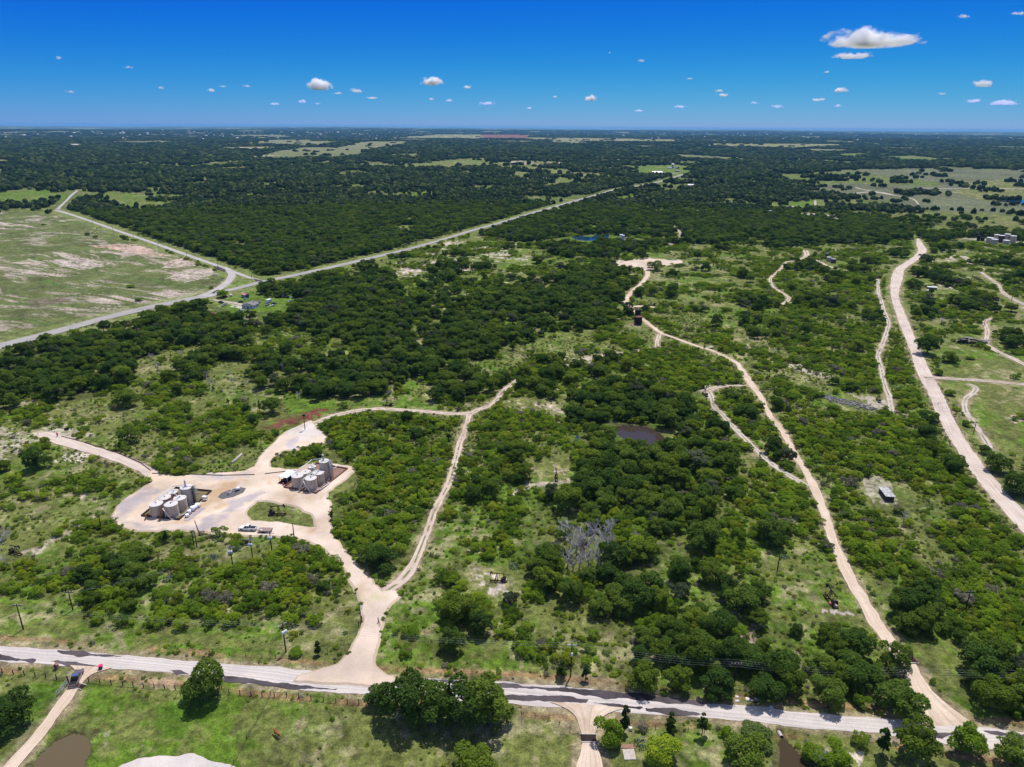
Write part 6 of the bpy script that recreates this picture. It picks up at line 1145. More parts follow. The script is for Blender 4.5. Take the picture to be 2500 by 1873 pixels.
# ---- other tanks
tank(1558, 792, 2.6, 5.6, 'dark red tank with a pinkish top beside the dirt road', None, 'blackiron', None or 'rust', 0, name='storage_tank', seed=2); bpy.context.view_layer.update()
tank(1556, 783, 2.1, 8.2, 'taller black tank behind the dark red tank', None, 'blackiron', 'blackiron', 0, seed=3)
o = MB().box((0, 0, .1), (5, 3, .2)).box((1, .5, .6), (2, .8, .8)).box((-1.4, -.6, .4), (1, 1.4, .5)).build('pink_slab', mat('pink_concrete', (.50, .25, .25), .9, var=.3)); o.location = G(1546, 793); tag(o, 'pinkish slab with low blocks left of the dark red tank', 'slab')
for px, py, r, h, lab, wm, tm in [(2023, 638, 3.0, 5.2, 'left grey tank of a pair beside the tank track', 'steel', 'tanktop'), (2034, 642, 3.2, 5.0, 'right dark grey tank of a pair beside the tank track', 'darkpipe', 'steel'), (2018, 631, 1.6, 6.5, 'thin dark tank behind the grey pair', 'darkpipe', 'steel'), (1880, 526, 3.6, 8.5, 'pale tank at a wood clearing above the right scrub', 'steel', 'white'), (1516, 588, 2.6, 9, 'left tall pale tank beside the blue pond', 'drum', 'white'), (1521, 589, 2.4, 8.5, 'right tall pale tank beside the blue pond', 'steel', 'white'),
    (2415, 592, 4.6, 7, 'leftmost white topped tank of the far right group', 'tankwall', 'white'), (2426, 596, 4.8, 7, 'second white topped tank of the far right group', 'tankwall', 'white'), (2431, 588, 4.0, 9, 'tall white topped tank in the middle back of the far right group', 'tankwall', 'white'), (2443, 592, 4.2, 10, 'dark sided tall tank in the middle of the far right group', 'brown', 'white'), (2456, 590, 4.2, 11, 'tallest tank at the back of the far right group', 'tankwall', 'white'), (2455, 596, 4.6, 5.5, 'low wide tank before the tallest of the far right group', 'tankwall', 'white'), (2471, 592, 4.4, 9.5, 'rightmost tank of the far right group', 'tankwall', 'white'),
    (2388, 588, 2.4, 8, 'left black tank at the head of the tank farm lane', 'black', 'blackiron'), (2398, 588, 2.8, 5, 'right black tank at the head of the tank farm lane', 'black', 'blackiron')]:
    tank(px, py, r * .8, h * .85, lab, None, wm, tm, 0, extras=False)
# ---- farm and far houses
gable('barn', 1604, 425, 30, 13, 4.5, 4.0, math.pi / 2 + .03, M['bluegrey'], M['metalroof'], 'long white roofed barn at the distant farm', 'barn', wins=4, over=1)
t = empty('farm_tower', G(1642, 411)); tag(t, 'tan tower with a wide pale cap at the distant farm', 'tower'); MB().tube((0, 0, 0), (0, 0, 14), 4.2, 3.6, 8).build('shaft', mat('tan_render', (.62, .50, .40), .8), t); MB().dome((0, 0, 14), 7, 3.5, 8, 2).build('cap', M['metalroof'], t)
gable('farm_shed', 1653, 420, 14, 9, 3, 2, math.pi / 2, M['greywood'], M['slate'], 'grey shed with a white gable end beside the farm tower', 'barn'); gable('farm_house', 1634, 412, 14, 9, 3.5, 2.4, math.pi / 2, M['cream'], M['bluegrey'], 'low farm house left of the farm tower', 'house'); gable('farm_barn', 1654, 412, 10, 10, 4, 3, .3, M['greywood'], M['bluegrey'], 'blue grey roofed barn right of the farm tower', 'barn')
gable('house', 1424, 460, 15, 12, 3, 3, 1.2, M['cream'], M['bluegrey'], 'house with a blue grey roof north of the highway', chim=True); gable('barn', 1324, 440, 22, 10, 4, 2, math.pi / 2, M['white'], M['metalroof'], 'long white barn north of the highway', 'barn'); gable('barn', 1290, 442, 9, 8, 3, 2, .2, M['white'], M['metalroof'], 'small white barn left of the long white barn', 'barn')
gable('barn', 1687, 456, 16, 10, 4, 2, math.pi / 2, M['white'], M['metalroof'], 'white building in the wood right of the highway', 'barn'); gable('barn', 1717, 455, 10, 8, 3, 2, .9, M['white'], M['metalroof'], 'small white building right of another in the dark wood', 'barn')
gable('mobile_home', 1927, 509, 26, 8, 3, .9, math.pi / 2, mat('pale_siding', (.35, .33, .42), .8), mat('pinkish_roof', (.52, .42, .40), .8), 'long mobile home with a pinkish roof on a bright lawn', 'house', wins=5); gable('house', 274, 524, 12, 9, 3, 2, .3, M['cream'], M['slate'], 'small house in trees above the side road'); gable('barn', 184, 356, 60, 25, 7, 4, math.pi / 2, M['white'], M['metalroof'], 'long white barn far off at the upper left', 'barn')
for q, (px, s) in enumerate([(1846, 12), (1858, 10), (1877, 16), (1914, 12), (1930, 22)]): gable('barn', px, 411 + q * .3, s * 1.3, s * .8, 4, 2.5, math.pi / 2, M['greywood'], M['metalroof'], ['first and leftmost barn in the far row at the wood edge', 'second barn in the far row, smallest', 'third barn in the far row', 'fourth barn in the far row', 'rightmost and widest barn in the far row'][q], 'barn', door=False)
g = random.Random(12); hb = None
for q in range(230):
    py = 318.5 + abs(g.gauss(0, 1)) * 9 + g.uniform(0, 8); px = g.choice([g.uniform(0, 2500), g.gauss(850, 190), g.gauss(1750, 220), g.gauss(450, 200)])
    if not (0 < px < 2500) or py > 372: continue
    p = G(px, py); d = p.length; s = max(9, d * .0016 * g.uniform(.7, 2.2))
    if hb is None:
        hb = empty('distant_building', p); MB().box((0, 0, .25), (1, .6, .5)).build('wall', M['cream'], hb); MB().prism([(-.36, .45), (0, .65), (.36, .45), (0, .72)], -.55, .55).build('roof', M['metalroof'], hb); hb.children[1].rotation_euler = (0, 0, math.pi / 2); o = hb
    else: o = copy_tree(hb)
    o.location = p + Vector((0, 0, 3)); o.rotation_euler = (0, 0, g.uniform(-.4, .4)); o.scale = (s, s, min(s, 22) * g.uniform(.6, 1))
    side = 'at the left' if px < 833 else ('at the middle' if px < 1667 else 'at the right'); tag(o, 'tiny pale roof far off %s near the horizon' % side, 'building', 'tiny pale roofs far off %s' % side)
# ---- utility poles
def pole(px, py, top, label, arm=True, trans=0, rz=0.0, lean=(0, 0), m='wood', h=None, light=False):
    p = G(px, py); h = h or max(5.5, min(13, vh(px, py, top))); t = empty('utility_pole', p, rz); tag(t, label, 'utility pole', 'utility poles'); lx, ly = lean
    MB().tube((0, 0, -.2), (lx, ly, h), .19, .13, 10).build('pole', M[m], t)
    if arm:
        MB().box((lx, ly, h - .5), (2.6, .14, .16)).build('crossarm', M['steel'] if trans else M['wood'], t)
        for x in (-1.2, -.4, .4, 1.2): MB().tube((lx + x, ly, h - .42), (lx + x, ly, h - .12), .07, .05, 6).build('insulator', M['whitepipe'], t)
    for k in range(trans):
        x = (k - (trans - 1) / 2) * .50; MB().tube((lx + x, -.45, h * .66), (lx + x, -.45, h * .66 + .95), .22, .22, 12).dome((lx + x, -.45, h * .66 + .95), .22, .14, 12, 2).build('transformer', M['drum'], t)
    if light: MB().box((0, 0, h + .2), (1.2, .9, .8)).build('lamp_box', M['black'], t); MB().tube((0, 0, 0), (0, 0, .4), .8, .8, 12).build('base_tank', M['drum'], t)
    t['hgt'] = h; POLES[(px, py)] = (p, h); return t
POLES = {}
for a in [(57, 1537, 1475, 'pole nearest the left edge above the pale road'), (178, 1490, 1443, 'second pole from the left behind the bushes'), (248, 1293, 1259, 'bare pole at the left end of the tank yard', False), (474, 1334, 1297, 'left pole of a close pair below the tank yard', False), (481, 1336, 1298, 'right pole of a close pair below the tank yard', False), (718, 1312, 1291, 'short red brown post below the yard edge', False),
 (568, 1380, 1333, 'leftmost of three poles with white transformers below the yard', True, 3), (617, 1365, 1314, 'middle of three poles with white transformers below the yard', True, 3), (664, 1346, 1299, 'rightmost of three poles with white transformers below the yard', True, 3), (698, 1592, 1521, 'pole with a bright steel arm and transformers left of the yard entrance', True, 3, .9), (1393, 1652, 1571, 'pole with pale top and transformer right of the five oaks', True, 1), (1792, 1668, 1617, 'plain pole behind the roadside oaks'), (2199, 1680, 1643, 'pole with white insulators at the corner junction', True, 0, .1),
 (1898, 1392, 1353, 'lone pole left of the dirt road above the creek', False), (2356, 1494, 1442, 'pole with a pale arm in the right thicket', True), (1407, 1011, 984, 'bare pole in the upper pump glade', False), (1724, 984, 967, 'bare pole below the side track pump', False), (1795, 1152, 1124, 'bare pole left of the creek track pump', False), (1020, 1225, 1188, 'bare pole inside the loop near its right side', False), (1054, 1119, 1103, 'bare pole high inside the loop', False), (443, 1145, 1114, 'dark pole above the yard at the left', False), (965, 965, 940, 'thin pole above the curved track', False),
 (1983, 995, 964, 'dark leaning pole left of the rubble heap', False), (2120, 1166, 1139, 'pole above the tin roofed shed'), (2377, 1057, 1032, 'pole beside the curved meadow track'), (2009, 799, 769, 'pole carrying the long wire across the upper thicket'), (1827, 790, 761, 'pole at the left end of the upper wire'), (1890, 876, 848, 'pole with transformers in the upper thicket', True, 2), (2246, 796, 777, 'pole just right of the gravel road'), (2297, 794, 775, 'pole with a transformer right of the gravel road', True, 1), (2402, 796, 776, 'pole at the bend of the ruin track'), (1987, 729, 709, 'pole right of the loop track'), (1806, 758, 731, 'pole with an arm on the light grass strip'), (1779, 717, 697, 'upper pole on the light grass strip', False), (1743, 672, 653, 'pole right of the round clearing', False), (2470, 732, 710, 'pole at the right edge beside the far east track'), (2369, 697, 670, 'pole by the white topped pump shelter'), (1650, 556, 536, 'pole at the head of the wood lane', False),
 (228, 552, 538, 'first pole along the side road from the far end', False), (277, 569, 552, 'second pole along the side road', False), (327, 588, 573, 'third pole along the side road', False), (387, 607, 591, 'fourth pole along the side road', False), (457, 632, 613, 'fifth pole along the side road', False), (533, 658, 638, 'sixth pole along the side road by the junction', False), (616, 689, 665, 'pole on the tip of the grass triangle', False), (650, 694, 678, 'pole beyond the tip of the grass triangle', False), (1, 1291, 1250, 'pole cut by the left edge above the dead tree', False)]: pole(*a)
pole(487.5, 1306, 1274, 'red brown leaning post at the yard edge', False, 0, 0, (-.9, 0), 'rust'); pole(745, 1051, 1003, 'slim lamp pole with a black head on the upper pad', False, h=7.2, light=True)
def wires(a, b, n, label, sag=1.2, off=(-1.2, -.4, .4, 1.2), out=None):
    (p, h) = POLES[a]; (q, k) = POLES[b] if b in POLES else (Vector(b), h); B = MB(); d = (q - p); s = Vector((-d.y, d.x, 0)).normalized()
    for o_ in off[:n]:
        pts = []
        for i in range(13): t = i / 12; c = p.lerp(q, t); pts.append(Vector((c.x, c.y, (p.z + h - .2) * (1 - t) + (q.z + k - .2) * t - sag * 4 * t * (1 - t))) + s * o_ - p)
        B.path(pts, .013, 4)
    o = B.build('power_line', M['wire']); o.location = p; tag(o, label, 'power line', 'power lines')
for i, (a, b, n, lab) in enumerate([((698, 1592), (1393, 1652), 3, 'wires above the pale road between the yard entrance and the pole by the five oaks'), ((1393, 1652), (1792, 1668), 4, 'wires in front of the creek wood'), ((1792, 1668), (2199, 1680), 4, 'wires over the roadside oaks to the corner'), ((57, 1537), (698, 1592), 3, 'wires over the grass at the left of the yard entrance'), ((178, 1490), (568, 1380), 2, 'wires over the thicket below the tank yard'), ((568, 1380), (617, 1365), 3, 'short wires between the left transformer poles'), ((617, 1365), (664, 1346), 3, 'short wires between the right transformer poles'), ((1827, 790), (2009, 799), 2, 'wires over the upper thicket, left span'), ((2009, 799), (2246, 796), 2, 'wires over the upper thicket, right span to the gravel road'), ((2246, 796), (2402, 796), 2, 'wires right of the gravel road')]): wires(a, b, n, lab)
POLES[(2700, 1700)] = (G(2700, 1705), 9.0); wires((2199, 1680), (2700, 1700), 4, 'wires leaving the corner pole to the right edge')
t = empty('transformer_rack', G(597, 1330), .0); tag(t, 'low dark rack of electrical boxes below the white pickup', 'rack'); MB().box((0, 0, 1.0), (2.6, .6, 1.2)).build('cabinets', M['blackiron'], t); MB().tube((-1.5, 0, 0), (-1.5, 0, 1.9), .07).tube((1.6, 0, 0), (1.6, 0, 1.9), .07).tube((-.2, 0, 1.5), (-.2, 0, 3.4), .06).tube((-1.5, 0, 1.8), (3.2, 0, 1.8), .05).build('frame', M['wood'], t)
# ---- fences, gates, cattle guards
def fence(pts, spacing, hgt, label, wires_=3, m='post', r=.075):
    W_ = [G(*p) for p in pts]; t = empty('wire_fence' if wires_ else 'rail_fence', W_[0]); tag(t, label, 'fence'); o0 = W_[0]; b = MB(); g = random.Random(len(label)); posts = []
    for a, c in zip(W_[:-1], W_[1:]):
        n = max(1, round((c - a).length / spacing))
        for k in range(n): posts.append(a.lerp(c, k / n))
    posts.append(W_[-1])
    for p in posts: q = p - o0; MB().tube(q + Vector((0, 0, -.15)), q + Vector((g.uniform(-.06, .06), g.uniform(-.06, .06), hgt * g.uniform(.92, 1.08))), r, r * .9, 6).build('post', M[m], t)
    for k in range(max(1, wires_)):
        z = hgt * (k + 1) / (max(1, wires_) + .4)
        for a, c in zip(posts[:-1], posts[1:]): b.tube(a - o0 + Vector((0, 0, z)), c - o0 + Vector((0, 0, z)), .018, .018, 4, False)
    b.build('wires', M['post'], t); return t
fence([(-20, 1642), (60, 1649), (165, 1662)], 2.9, 1.5, 'dark post and wire fence left of the ranch gate', 4, r=.13); fence([(217, 1666), (300, 1675), (480, 1688), (640, 1701), (700, 1702), (820, 1716), (905, 1722)], 2.9, 1.5, 'dark post and wire fence below the pale road right of the ranch gate', 4, r=.12)
fence([(661, 1698), (630, 1758), (603, 1806), (571, 1866), (555, 1900)], 5.5, 1.3, 'thin wire fence running down between the two pastures', 4); fence([(1240, 1744), (1340, 1755), (1418, 1800)], 3.5, 1.2, 'faint fence left of the pasture cattle guard'); fence([(1490, 1782), (1600, 1780), (1720, 1790), (1790, 1792)], 3.2, 1.2, 'low wire fence behind the juniper pair'); fence([(560, 1600), (640, 1606), (740, 1606), (800, 1592)], 4, 1.2, 'sparse fence along the rough grass left of the yard entrance'); fence([(2270, 990), (2310, 985), (2345, 1050), (2400, 1120)], 6, 1.2, 'wire fence right of the gravel road')
def gate(px0, py0, px1, py1, hgt, m, label, bars=6):
    a, c = G(px0, py0), G(px1, py1); d = c - a; L_ = d.length; t = empty('metal_gate', a, math.atan2(d.y, d.x)); tag(t, label, 'gate'); b = MB()
    for k in range(bars): b.tube((0, 0, .25 + k * (hgt - .25) / (bars - 1)), (L_, 0, .25 + k * (hgt - .25) / (bars - 1)), .035, .035, 6)
    b.build('bars', m, t); b = MB()
    for k in range(4): b.tube((L_ * k / 3, 0, .2), (L_ * k / 3, 0, hgt), .04, .04, 6)
    b.build('uprights', m, t); MB().tube((0, 0, -.2), (0, 0, hgt + .5), .13, .13, 8).build('gate_post', M['post'], t)
gate(168, 1668, 140, 1702, 1.7, M['steel'], 'long silver barred gate standing open left of the ranch drive', 8)
for x0, y0, x1, y1, lab in [(876, 1530, 888, 1517, 'rusty pipe brace gate left of the yard entrance stem'), (924, 1522, 929, 1532, 'rusty pipe brace right of the yard entrance stem'), (2226, 1612, 2246, 1624, 'orange brown pipe brace right of the road cattle guard')]: gate(x0, y0, x1, y1, 1.4, M['rust'], lab, 3)
gate(884, 1518, 880, 1486, 1.4, M['whitepipe'], 'white pipe gate swung open along the yard entrance stem', 5)
for px, py, wx, wy, rz, lab in [(2216, 1612, 4.0, 2.4, -.06, 'reddish brown cattle guard across the dirt road'), (1437, 1804, 3.4, 2.2, .0, 'dark cattle guard on the pasture drive'), (190, 1676, 3.4, 1.6, ang((183, 1680), (200, 1684)), 'cattle guard under the bronze pickup')]:
    t = empty('cattle_guard', G(px, py), rz); t.location.z = .24 if px != 190 else .20; tag(t, lab, 'cattle guard'); MB().box((0, 0, -.05), (wx, wy, .06)).build('pit', mat('guard_pit', (.10, .06, .055) if px > 2000 else (.045, .038, .036), .8), t)
    b = MB(); [b.tube((-wx / 2, -wy / 2 + (k + .5) * wy / 8, .04), (wx / 2, -wy / 2 + (k + .5) * wy / 8, .04), .05, .05, 6) for k in range(8)]; b.build('rails', M['brown'], t)
    MB().box((0, -wy / 2, .02), (wx + .3, .22, .12)).box((0, wy / 2, .02), (wx + .3, .22, .12)).build('concrete_edge', M['concrete'], t)
t = empty('trash_bin', G(247, 1634)); t.location.z = .1; tag(t, 'blue trash bin with a pink red lid at the roadside', 'bin'); MB().box((0, 0, .5), (.7, .75, 1.0), .3, 1.15).build('bin', mat('navy_plastic', (.02, .03, .12), .4), t); MB().box((0, 0, 1.06), (.9, .95, .14), .3).build('lid', mat('pink_lid', (.85, .02, .14), .4), t)
t = empty('brick_mailbox', G(139, 1633)); tag(t, 'brick mailbox pillar at the pale road above the ranch gate', 'mailbox'); MB().box((0, 0, .7), (.85, .7, 1.4)).prism([(-.5, 1.4), (.5, 1.4), (0, 1.75)], -.4, .4).build('pillar', M['grass_dirt'], t); MB().box((.1, -.37, 1.1), (.36, .1, .3)).build('mailbox', M['black'], t)
o = MB().box((0, 0, .1), (2.6, 2.8, .24)).build('concrete_slab', M['concrete']); o.location = G(1536, 1843); o.rotation_euler = (0, 0, .04); tag(o, 'square pale concrete slab in the grass below the blue cactus', 'slab'); o = MB().box((0, 0, .08), (3.2, 1.1, .18)).build('earth_step', M['grass_dirt']); o.location = G(1533, 1823); o.rotation_euler = (0, 0, -.06); tag(o, 'low strip of brown bricks above the concrete slab', 'bricks')
o = MB().box((0, 0, .4), (.7, .5, .8)).dome((0, 0, .8), .35, .2, 10, 2).build('white_box', M['white']); o.location = G(1539, 1783); tag(o, 'small white box in the grass right of the round juniper bush', 'box')
def rocks(px, py, n, sp, label, sz=(.4, 1.1)):
    g = random.Random(px); c = G(px, py)
    for q in range(n):
        bm = bmesh.new(); bmesh.ops.create_icosphere(bm, subdivisions=2, radius=1)
        for v in bm.verts: v.co *= g.uniform(.8, 1.15)
        me = bpy.data.meshes.new('boulder'); bm.to_mesh(me); bm.free(); me.materials.append(M['tanktop']); o = bpy.data.objects.new('boulder', me); COL.objects.link(o); s = g.uniform(*sz); o.scale = (s * 1.3, s, s * .6); o.location = c + Vector((g.uniform(-sp, sp), g.uniform(-sp * .4, sp * .4), s * .2)); tag(o, label, 'boulder', label + 's')
rocks(1837, 1714, 6, 4.5, 'pale boulder beside the pale road under the roadside oaks', (.25, .6)); rocks(2470, 1022, 3, 1.6, 'reddish rock lying in the right hand meadow', (.3, .7)); rocks(1648, 638, 5, 5, 'pale rock at the rim of the round clearing', (.6, 1.4))
t = empty('culvert', G(1908, 1800), R(100)); tag(t, 'round concrete culvert mouth above the red creek pool', 'culvert'); MB().tube((0, 0, .1), (1.4, 0, .15), .45, .45, 18, False).build('pipe', M['concrete'], t)
# cactus clumps
def cactus(px, py, rad, label):
    g = np.random.default_rng(int(px)); n = 90; a = g.uniform(0, 6.28, n); d = np.sqrt(g.uniform(0, 1, n)) * rad; c = np.stack([np.cos(a) * d, np.sin(a) * d * .8, g.uniform(.15, 1.15, n) * (1 - .4 * d / rad)], 1); V = []; F = []
    for k in range(n):
        nrm = g.normal(size=3); nrm[2] *= .5; nrm /= np.linalg.norm(nrm); u = np.cross(nrm, [0, 0, 1.0]); u /= np.linalg.norm(u); w = np.cross(u, nrm); i0 = len(V)
        for q in range(8): t_ = q / 8 * 6.283; V.append(c[k] + u * math.cos(t_) * .16 + w * math.sin(t_) * .22)
        F.append(list(range(i0, i0 + 8)))
    me = bpy.data.meshes.new('prickly_pear'); me.from_pydata([tuple(v) for v in V], [], F); me.materials.append(LM['cactus']); o = bpy.data.objects.new('prickly_pear', me); COL.objects.link(o); o.location = G(px, py); tag(o, label, 'cactus')
for a in [(1567, 1818, 1.9, 'blue grey prickly pear clump beside the broad untidy bush'), (521, 1362, 1.7, 'prickly pear clump left of the transformer poles'), (533, 1392, 1.5, 'prickly pear clump at the foot of the leftmost transformer pole'), (410, 1415, 2.2, 'large prickly pear clump inside the thicket below the yard'), (57, 1203, 1.8, 'prickly pear clump left of the fallen dead tree'), (1256, 1385, 2.0, 'prickly pear clump above the rusty pump jack'), (1915, 1362, 1.7, 'prickly pear clump beside the lone pole above the creek')]: cactus(*a)
# ---- dead trees
def dead(px, py, hgt, label, seed, group=None, flat=1.0, m=DEADW):
    g = random.Random(seed); t = empty('dead_tree', G(px, py)); t.scale = (1, 1, flat); tag(t, label, 'dead tree', group); tr = MB(); br = MB()
    def grow_(p, d, L_, r, k):
        q = p + d * L_; (tr if k == 0 else br).tube(p, q, r, r * .62, 5 if k else 7, False)
        if k >= 4: return
        for _ in range(3 if k else 5):
            e = (d + Vector((g.uniform(-1, 1), g.uniform(-1, 1), g.uniform(-.25, .7))) * (.85 if k else .9)).normalized(); s = q if k else p.lerp(q, g.uniform(.45, 1)); grow_(s, e, L_ * g.uniform(.5, .78), r * .55, k + 1)
    grow_(Vector((0, 0, -.1)), Vector((g.uniform(-.15, .15), g.uniform(-.15, .15), 1)).normalized(), hgt * .36, hgt * .035, 0); tr.build('trunk', m, t, fix=False); br.build('branches', m, t, fix=False); return t
BLK = mat('charred_wood', (.06, .045, .05), .95)
dead(83, 1207, 4.5, 'bleached fallen dead tree in the open ground at the left', 4, flat=.55); dead(-2, 1345, 9, 'large pale dead tree cut by the left edge', 6); dead(236, 1178, 4.2, 'small charred dead tree above the left end of the yard', 8, m=BLK); dead(16, 1385, 5, 'smaller pale dead tree at the left edge below the large one', 10); dead(2205, 1275, 5.5, 'grey leafless tree in the thicket right of the dirt road', 12); dead(2008, 1872, 5, 'grey leafless bush at the bottom edge near the creek pool', 14); dead(1485, 1305, 6.5, 'whitest dead tree above the swamp pool', 16)
g = random.Random(4)
for q in range(20): dead(1385 + (q % 7) * 17 + g.uniform(-6, 6), 1322 + (q // 7) * 32 + g.uniform(-10, 10), g.uniform(7.5, 10), 'grey leafless tree of the drowned stand around the swamp pool', 30 + q, 'grey dead trees around the swamp pool')
for q, (x, y) in enumerate([(372, 880), (385, 905), (445, 870), (505, 925), (512, 950), (560, 920), (570, 940), (470, 900), (825, 955), (830, 965), (905, 960), (690, 905), (730, 975), (640, 900)]): dead(x, y, g.uniform(4.5, 7.5), 'thin grey dead tree standing in the glade of the left middle', 60 + q, 'grey dead trees of the glade')
# ---- cow
def cow(px, py, rz, label):
    me = bpy.data.meshes.new('cow'); J = [((-.75, 0, 1.15), .26), ((-.35, 0, 1.12), .36), ((.15, 0, 1.10), .38), ((.6, 0, 1.2), .30), ((.95, 0, 1.35), .19), ((1.25, 0, 1.3), .16), ((1.52, 0, 1.12), .10),
         ((-.78, .2, .75), .15), ((-.88, .22, .42), .08), ((-.82, .22, .03), .07), ((-.78, -.2, .75), .15), ((-.88, -.22, .42), .08), ((-.82, -.22, .03), .07), ((.58, .2, .75), .13), ((.6, .2, .4), .075), ((.6, .2, .03), .07), ((.58, -.2, .75), .13), ((.6, -.2, .4), .075), ((.6, -.2, .03), .07), ((-.98, 0, 1.2), .05), ((-1.1, 0, .6), .035), ((1.2, .2, 1.42), .05), ((1.2, -.2, 1.42), .05)]
    E = [(0, 1), (1, 2), (2, 3), (3, 4), (4, 5), (5, 6), (0, 7), (7, 8), (8, 9), (0, 10), (10, 11), (11, 12), (3, 13), (13, 14), (14, 15), (3, 16), (16, 17), (17, 18), (0, 19), (19, 20), (5, 21), (5, 22)]
    me.from_pydata([j[0] for j in J], E, []); o = bpy.data.objects.new('cow', me); COL.objects.link(o); sk = o.modifiers.new('s', 'SKIN'); 
    if not me.skin_vertices: me.skin_vertices.new() if hasattr(me.skin_vertices, 'new') else None
    if me.skin_vertices:
        for v, j in zip(me.skin_vertices[0].data, J): v.radius = (j[1], j[1])
        me.skin_vertices[0].data[1].use_root = True
    o.modifiers.new('b', 'SUBSURF').levels = 1; o.modifiers['b'].render_levels = 1
    cm = mat('red_brown_hide', (.33, .085, .03), .9, col2=(.22, .06, .025), scale=1.5); me.materials.append(cm); o.location = G(px, py); o.rotation_euler = (0, 0, rz); tag(o, label, 'cow'); return o
cow(677, 1798, 2.4, 'brown and white cow standing in the pasture')
# ------------------------------------------------------------------ air
hm = bpy.data.materials.new('haze'); hm.use_nodes = True; N = hm.node_tree.nodes; N.clear()
ho = N.new('ShaderNodeOutputMaterial'); pv = N.new('ShaderNodeVolumePrincipled'); pv.inputs['Color'].default_value = (.24, .60, 1.0, 1); pv.inputs['Density'].default_value = 2.6e-5; pv.inputs['Anisotropy'].default_value = 0.0
hm.node_tree.links.new(pv.outputs[0], ho.inputs['Volume'])
HB = MB().box((0, 0, 30), (96000, 96000, 230)).build('haze', hm); tag(HB, 'thin blue haze over the far country', kind='stuff')
# ------------------------------------------------------------------ fair weather clouds, far outside the haze
def cloud_mat(name, dens, seed, thr, stretch):
    m = bpy.data.materials.new(name); m.use_nodes = True; N = m.node_tree.nodes; L = m.node_tree.links; N.clear()
    out = N.new('ShaderNodeOutputMaterial'); v = N.new('ShaderNodeVolumePrincipled'); v.inputs['Color'].default_value = (1, 1, 1, 1); v.inputs['Anisotropy'].default_value = .0
    tc = N.new('ShaderNodeTexCoord')
    ln = N.new('ShaderNodeVectorMath'); ln.operation = 'LENGTH'; L.new(tc.outputs['Object'], ln.inputs[0])
    mp = N.new('ShaderNodeMapping'); mp.inputs['Location'].default_value = (seed * 3.7, seed * 1.3, 0); mp.inputs['Scale'].default_value = (stretch, stretch, 1.0); L.new(tc.outputs['Object'], mp.inputs[0])
    n = N.new('ShaderNodeTexNoise'); n.inputs['Scale'].default_value = 1.0; n.inputs['Detail'].default_value = 6; n.inputs['Roughness'].default_value = .6; L.new(mp.outputs[0], n.inputs['Vector'])
    def mth(op, a, b=None, c=None):
        q = N.new('ShaderNodeMath'); q.operation = op
        for i, x in enumerate((a, b, c)):
            if x is None: continue
            if isinstance(x, (int, float)): q.inputs[i].default_value = x
            else: L.new(x, q.inputs[i])
        return q.outputs[0]
    sep = N.new('ShaderNodeSeparateXYZ'); L.new(tc.outputs['Object'], sep.inputs[0])
    fall = mth('SUBTRACT', 1.0, ln.outputs['Value'])                       # 1 at the heart, 0 at the rim
    s = mth('ADD', mth('MULTIPLY', n.outputs[0], 2.1), mth('MULTIPLY', fall, .95)); s = mth('SUBTRACT', s, thr)
    flat_ = mth('MULTIPLY', mth('ADD', sep.outputs[2], .42), 7.0); fc = N.new('ShaderNodeClamp'); L.new(flat_, fc.inputs[0])      # flat base
    s = mth('MULTIPLY', mth('MULTIPLY', s, fc.outputs[0]), 3.0); c = N.new('ShaderNodeClamp'); L.new(s, c.inputs[0])
    L.new(mth('MULTIPLY', c.outputs[0], dens), v.inputs['Density']); L.new(v.outputs[0], out.inputs['Volume']); return m
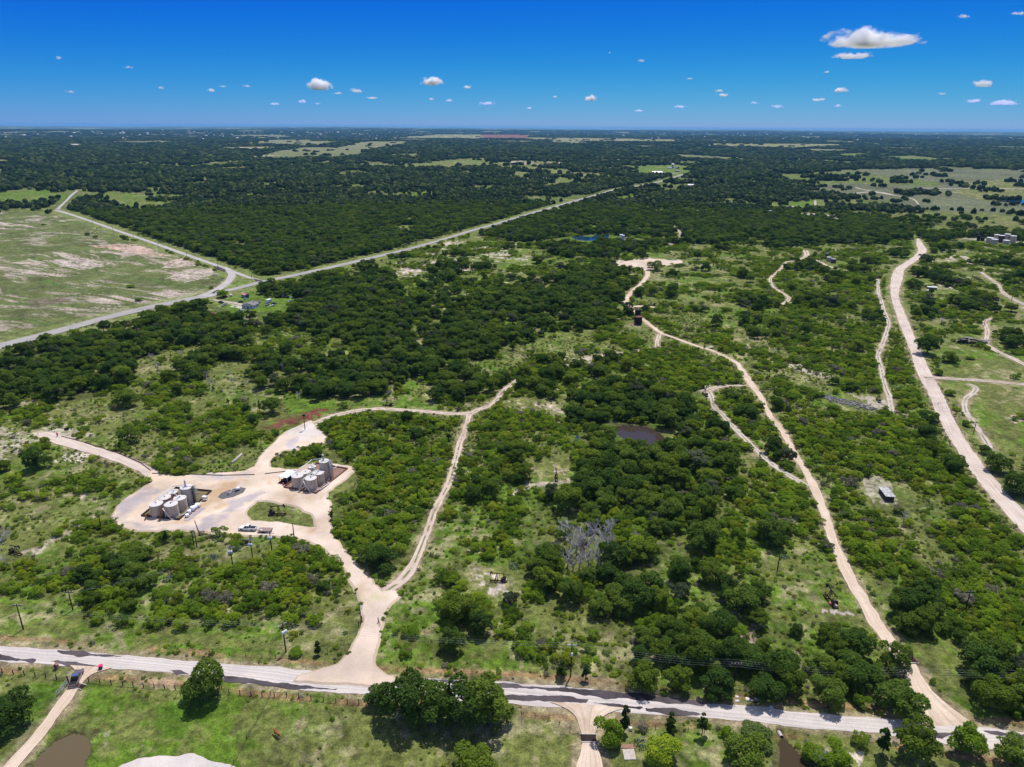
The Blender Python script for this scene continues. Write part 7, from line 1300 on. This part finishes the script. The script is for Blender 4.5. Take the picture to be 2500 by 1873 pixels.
CLOUDS = [(2128, 104, 190, 36, 1, 'largest white cloud, high at the right'), (2080, 140, 120, 18, .8, 'flat white cloud just below the largest one'), (2018, 177, 22, 8, .5, 'tiny cloud below the two biggest'), (779, 214, 64, 30, 1, 'brightest round cloud left of the middle'), (826, 229, 36, 9, .4, 'thin wisp right of the bright round cloud'), (872, 223, 56, 18, .5, 'ragged cloud right of the bright round cloud'), (910, 240, 66, 9, .35, 'long flat wisp left of the middle'), (738, 250, 32, 13, .6, 'small cloud below the bright round cloud'), (776, 254, 24, 7, .4, 'small flat cloud low left of the middle'),
 (1057, 204, 58, 22, 1, 'bright pointed cloud near the middle'), (1141, 214, 32, 14, .8, 'small round cloud right of the pointed one'), (1052, 243, 30, 10, .4, 'faint cloud below the pointed cloud'), (1096, 248, 38, 12, .5, 'low faint cloud near the middle'), (1190, 254, 70, 13, .45, 'low wide wispy cloud near the middle'), (516, 222, 34, 10, .5, 'small cloud alone at the left'), (670, 255, 44, 8, .35, 'low thin cloud at the left'), (1356, 237, 26, 10, .5, 'small ragged cloud right of the middle'), (1442, 243, 34, 16, .9, 'small bright round cloud right of the middle'), (1488, 129, 14, 8, .4, 'tiny high cloud right of the middle'), (1565, 150, 32, 13, .4, 'slanting high wisp right of the middle'),
 (1292, 266, 32, 10, .5, 'low small cloud at the middle'), (1560, 271, 42, 9, .5, 'low flat cloud right of the middle'), (1757, 223, 34, 9, .4, 'upper wisp of a pair right of the middle'), (1765, 234, 40, 12, .6, 'lower cloud of a pair right of the middle'), (1683, 193, 34, 7, .25, 'faint streak right of the middle'), (1660, 262, 58, 11, .4, 'low ragged streak right of the middle'), (1895, 262, 50, 11, .4, 'low faint cloud below the largest one'), (1840, 252, 36, 9, .3, 'very faint low cloud'), (1997, 245, 52, 12, .5, 'wide low cloud left of the right cluster'), (2051, 222, 48, 14, .7, 'cloud under the flat white one'), (2046, 260, 32, 9, .4, 'tiny low cloud under the right cluster'),
 (2400, 208, 54, 20, .8, 'pointed cloud near the right edge'), (2377, 248, 52, 12, .5, 'low cloud near the right edge'), (2450, 253, 80, 14, .6, 'wide low cloud at the right edge'), (2300, 230, 26, 8, .4, 'small cloud left of the right edge group'), (2352, 42, 36, 10, .3, 'faint streak high at the right'), (2490, 35, 50, 10, .25, 'faint streak in the top right corner'), (145, 143, 26, 9, .2, 'faint smudge high at the left'), (315, 165, 28, 8, .2, 'faint dusky smudge at the left'), (605, 212, 36, 9, .25, 'faint smudge left of the round cloud'), (545, 212, 34, 8, .2, 'thin smudge near the lone small cloud'), (392, 216, 30, 8, .2, 'faint smudge between two others at the left'), (170, 225, 34, 8, .15, 'barely visible low smudge at the left')]
for q, (px, py, w, h, k, lab) in enumerate(CLOUDS):
    a = (px - CX) / FPX; b = -(py - CY) / FPX; d = FW + a * RT + b * UP; el = d[2] / math.hypot(d[0], d[1]); D = min(62000, max(9000, 1450 / max(el, .01))); t_ = D / math.hypot(d[0], d[1])
    c = Vector((d[0] * t_, d[1] * t_, H + d[2] * t_)); sc_ = D / FPX * math.hypot(1, a * .9) ; f_ = 1.0 if k > .85 else .85; rw, rh = w * sc_ / 2 * 1.1 * f_, h * sc_ / 2 * 1.35 * f_
    bm = bmesh.new(); bmesh.ops.create_icosphere(bm, subdivisions=3, radius=1.0); me = bpy.data.meshes.new('cloud'); bm.to_mesh(me); bm.free()
    me.materials.append(cloud_mat('cloud_vapour', (9.0 if k > .85 else 6.0 * k) / rh, q + 1, 1.42 if k > .85 else 1.56 if k > .5 else 1.63, 1.6 + .6 * min(3, rw / rh / 2)))
    o = bpy.data.objects.new('cloud', me); COL.objects.link(o); o.location = c + Vector((0, 0, rh * .15)); o.scale = (rw, rw * .8, rh); o.rotation_euler = (0, 0, -math.atan(a)); tag(o, lab, 'cloud', 'small fair weather clouds')
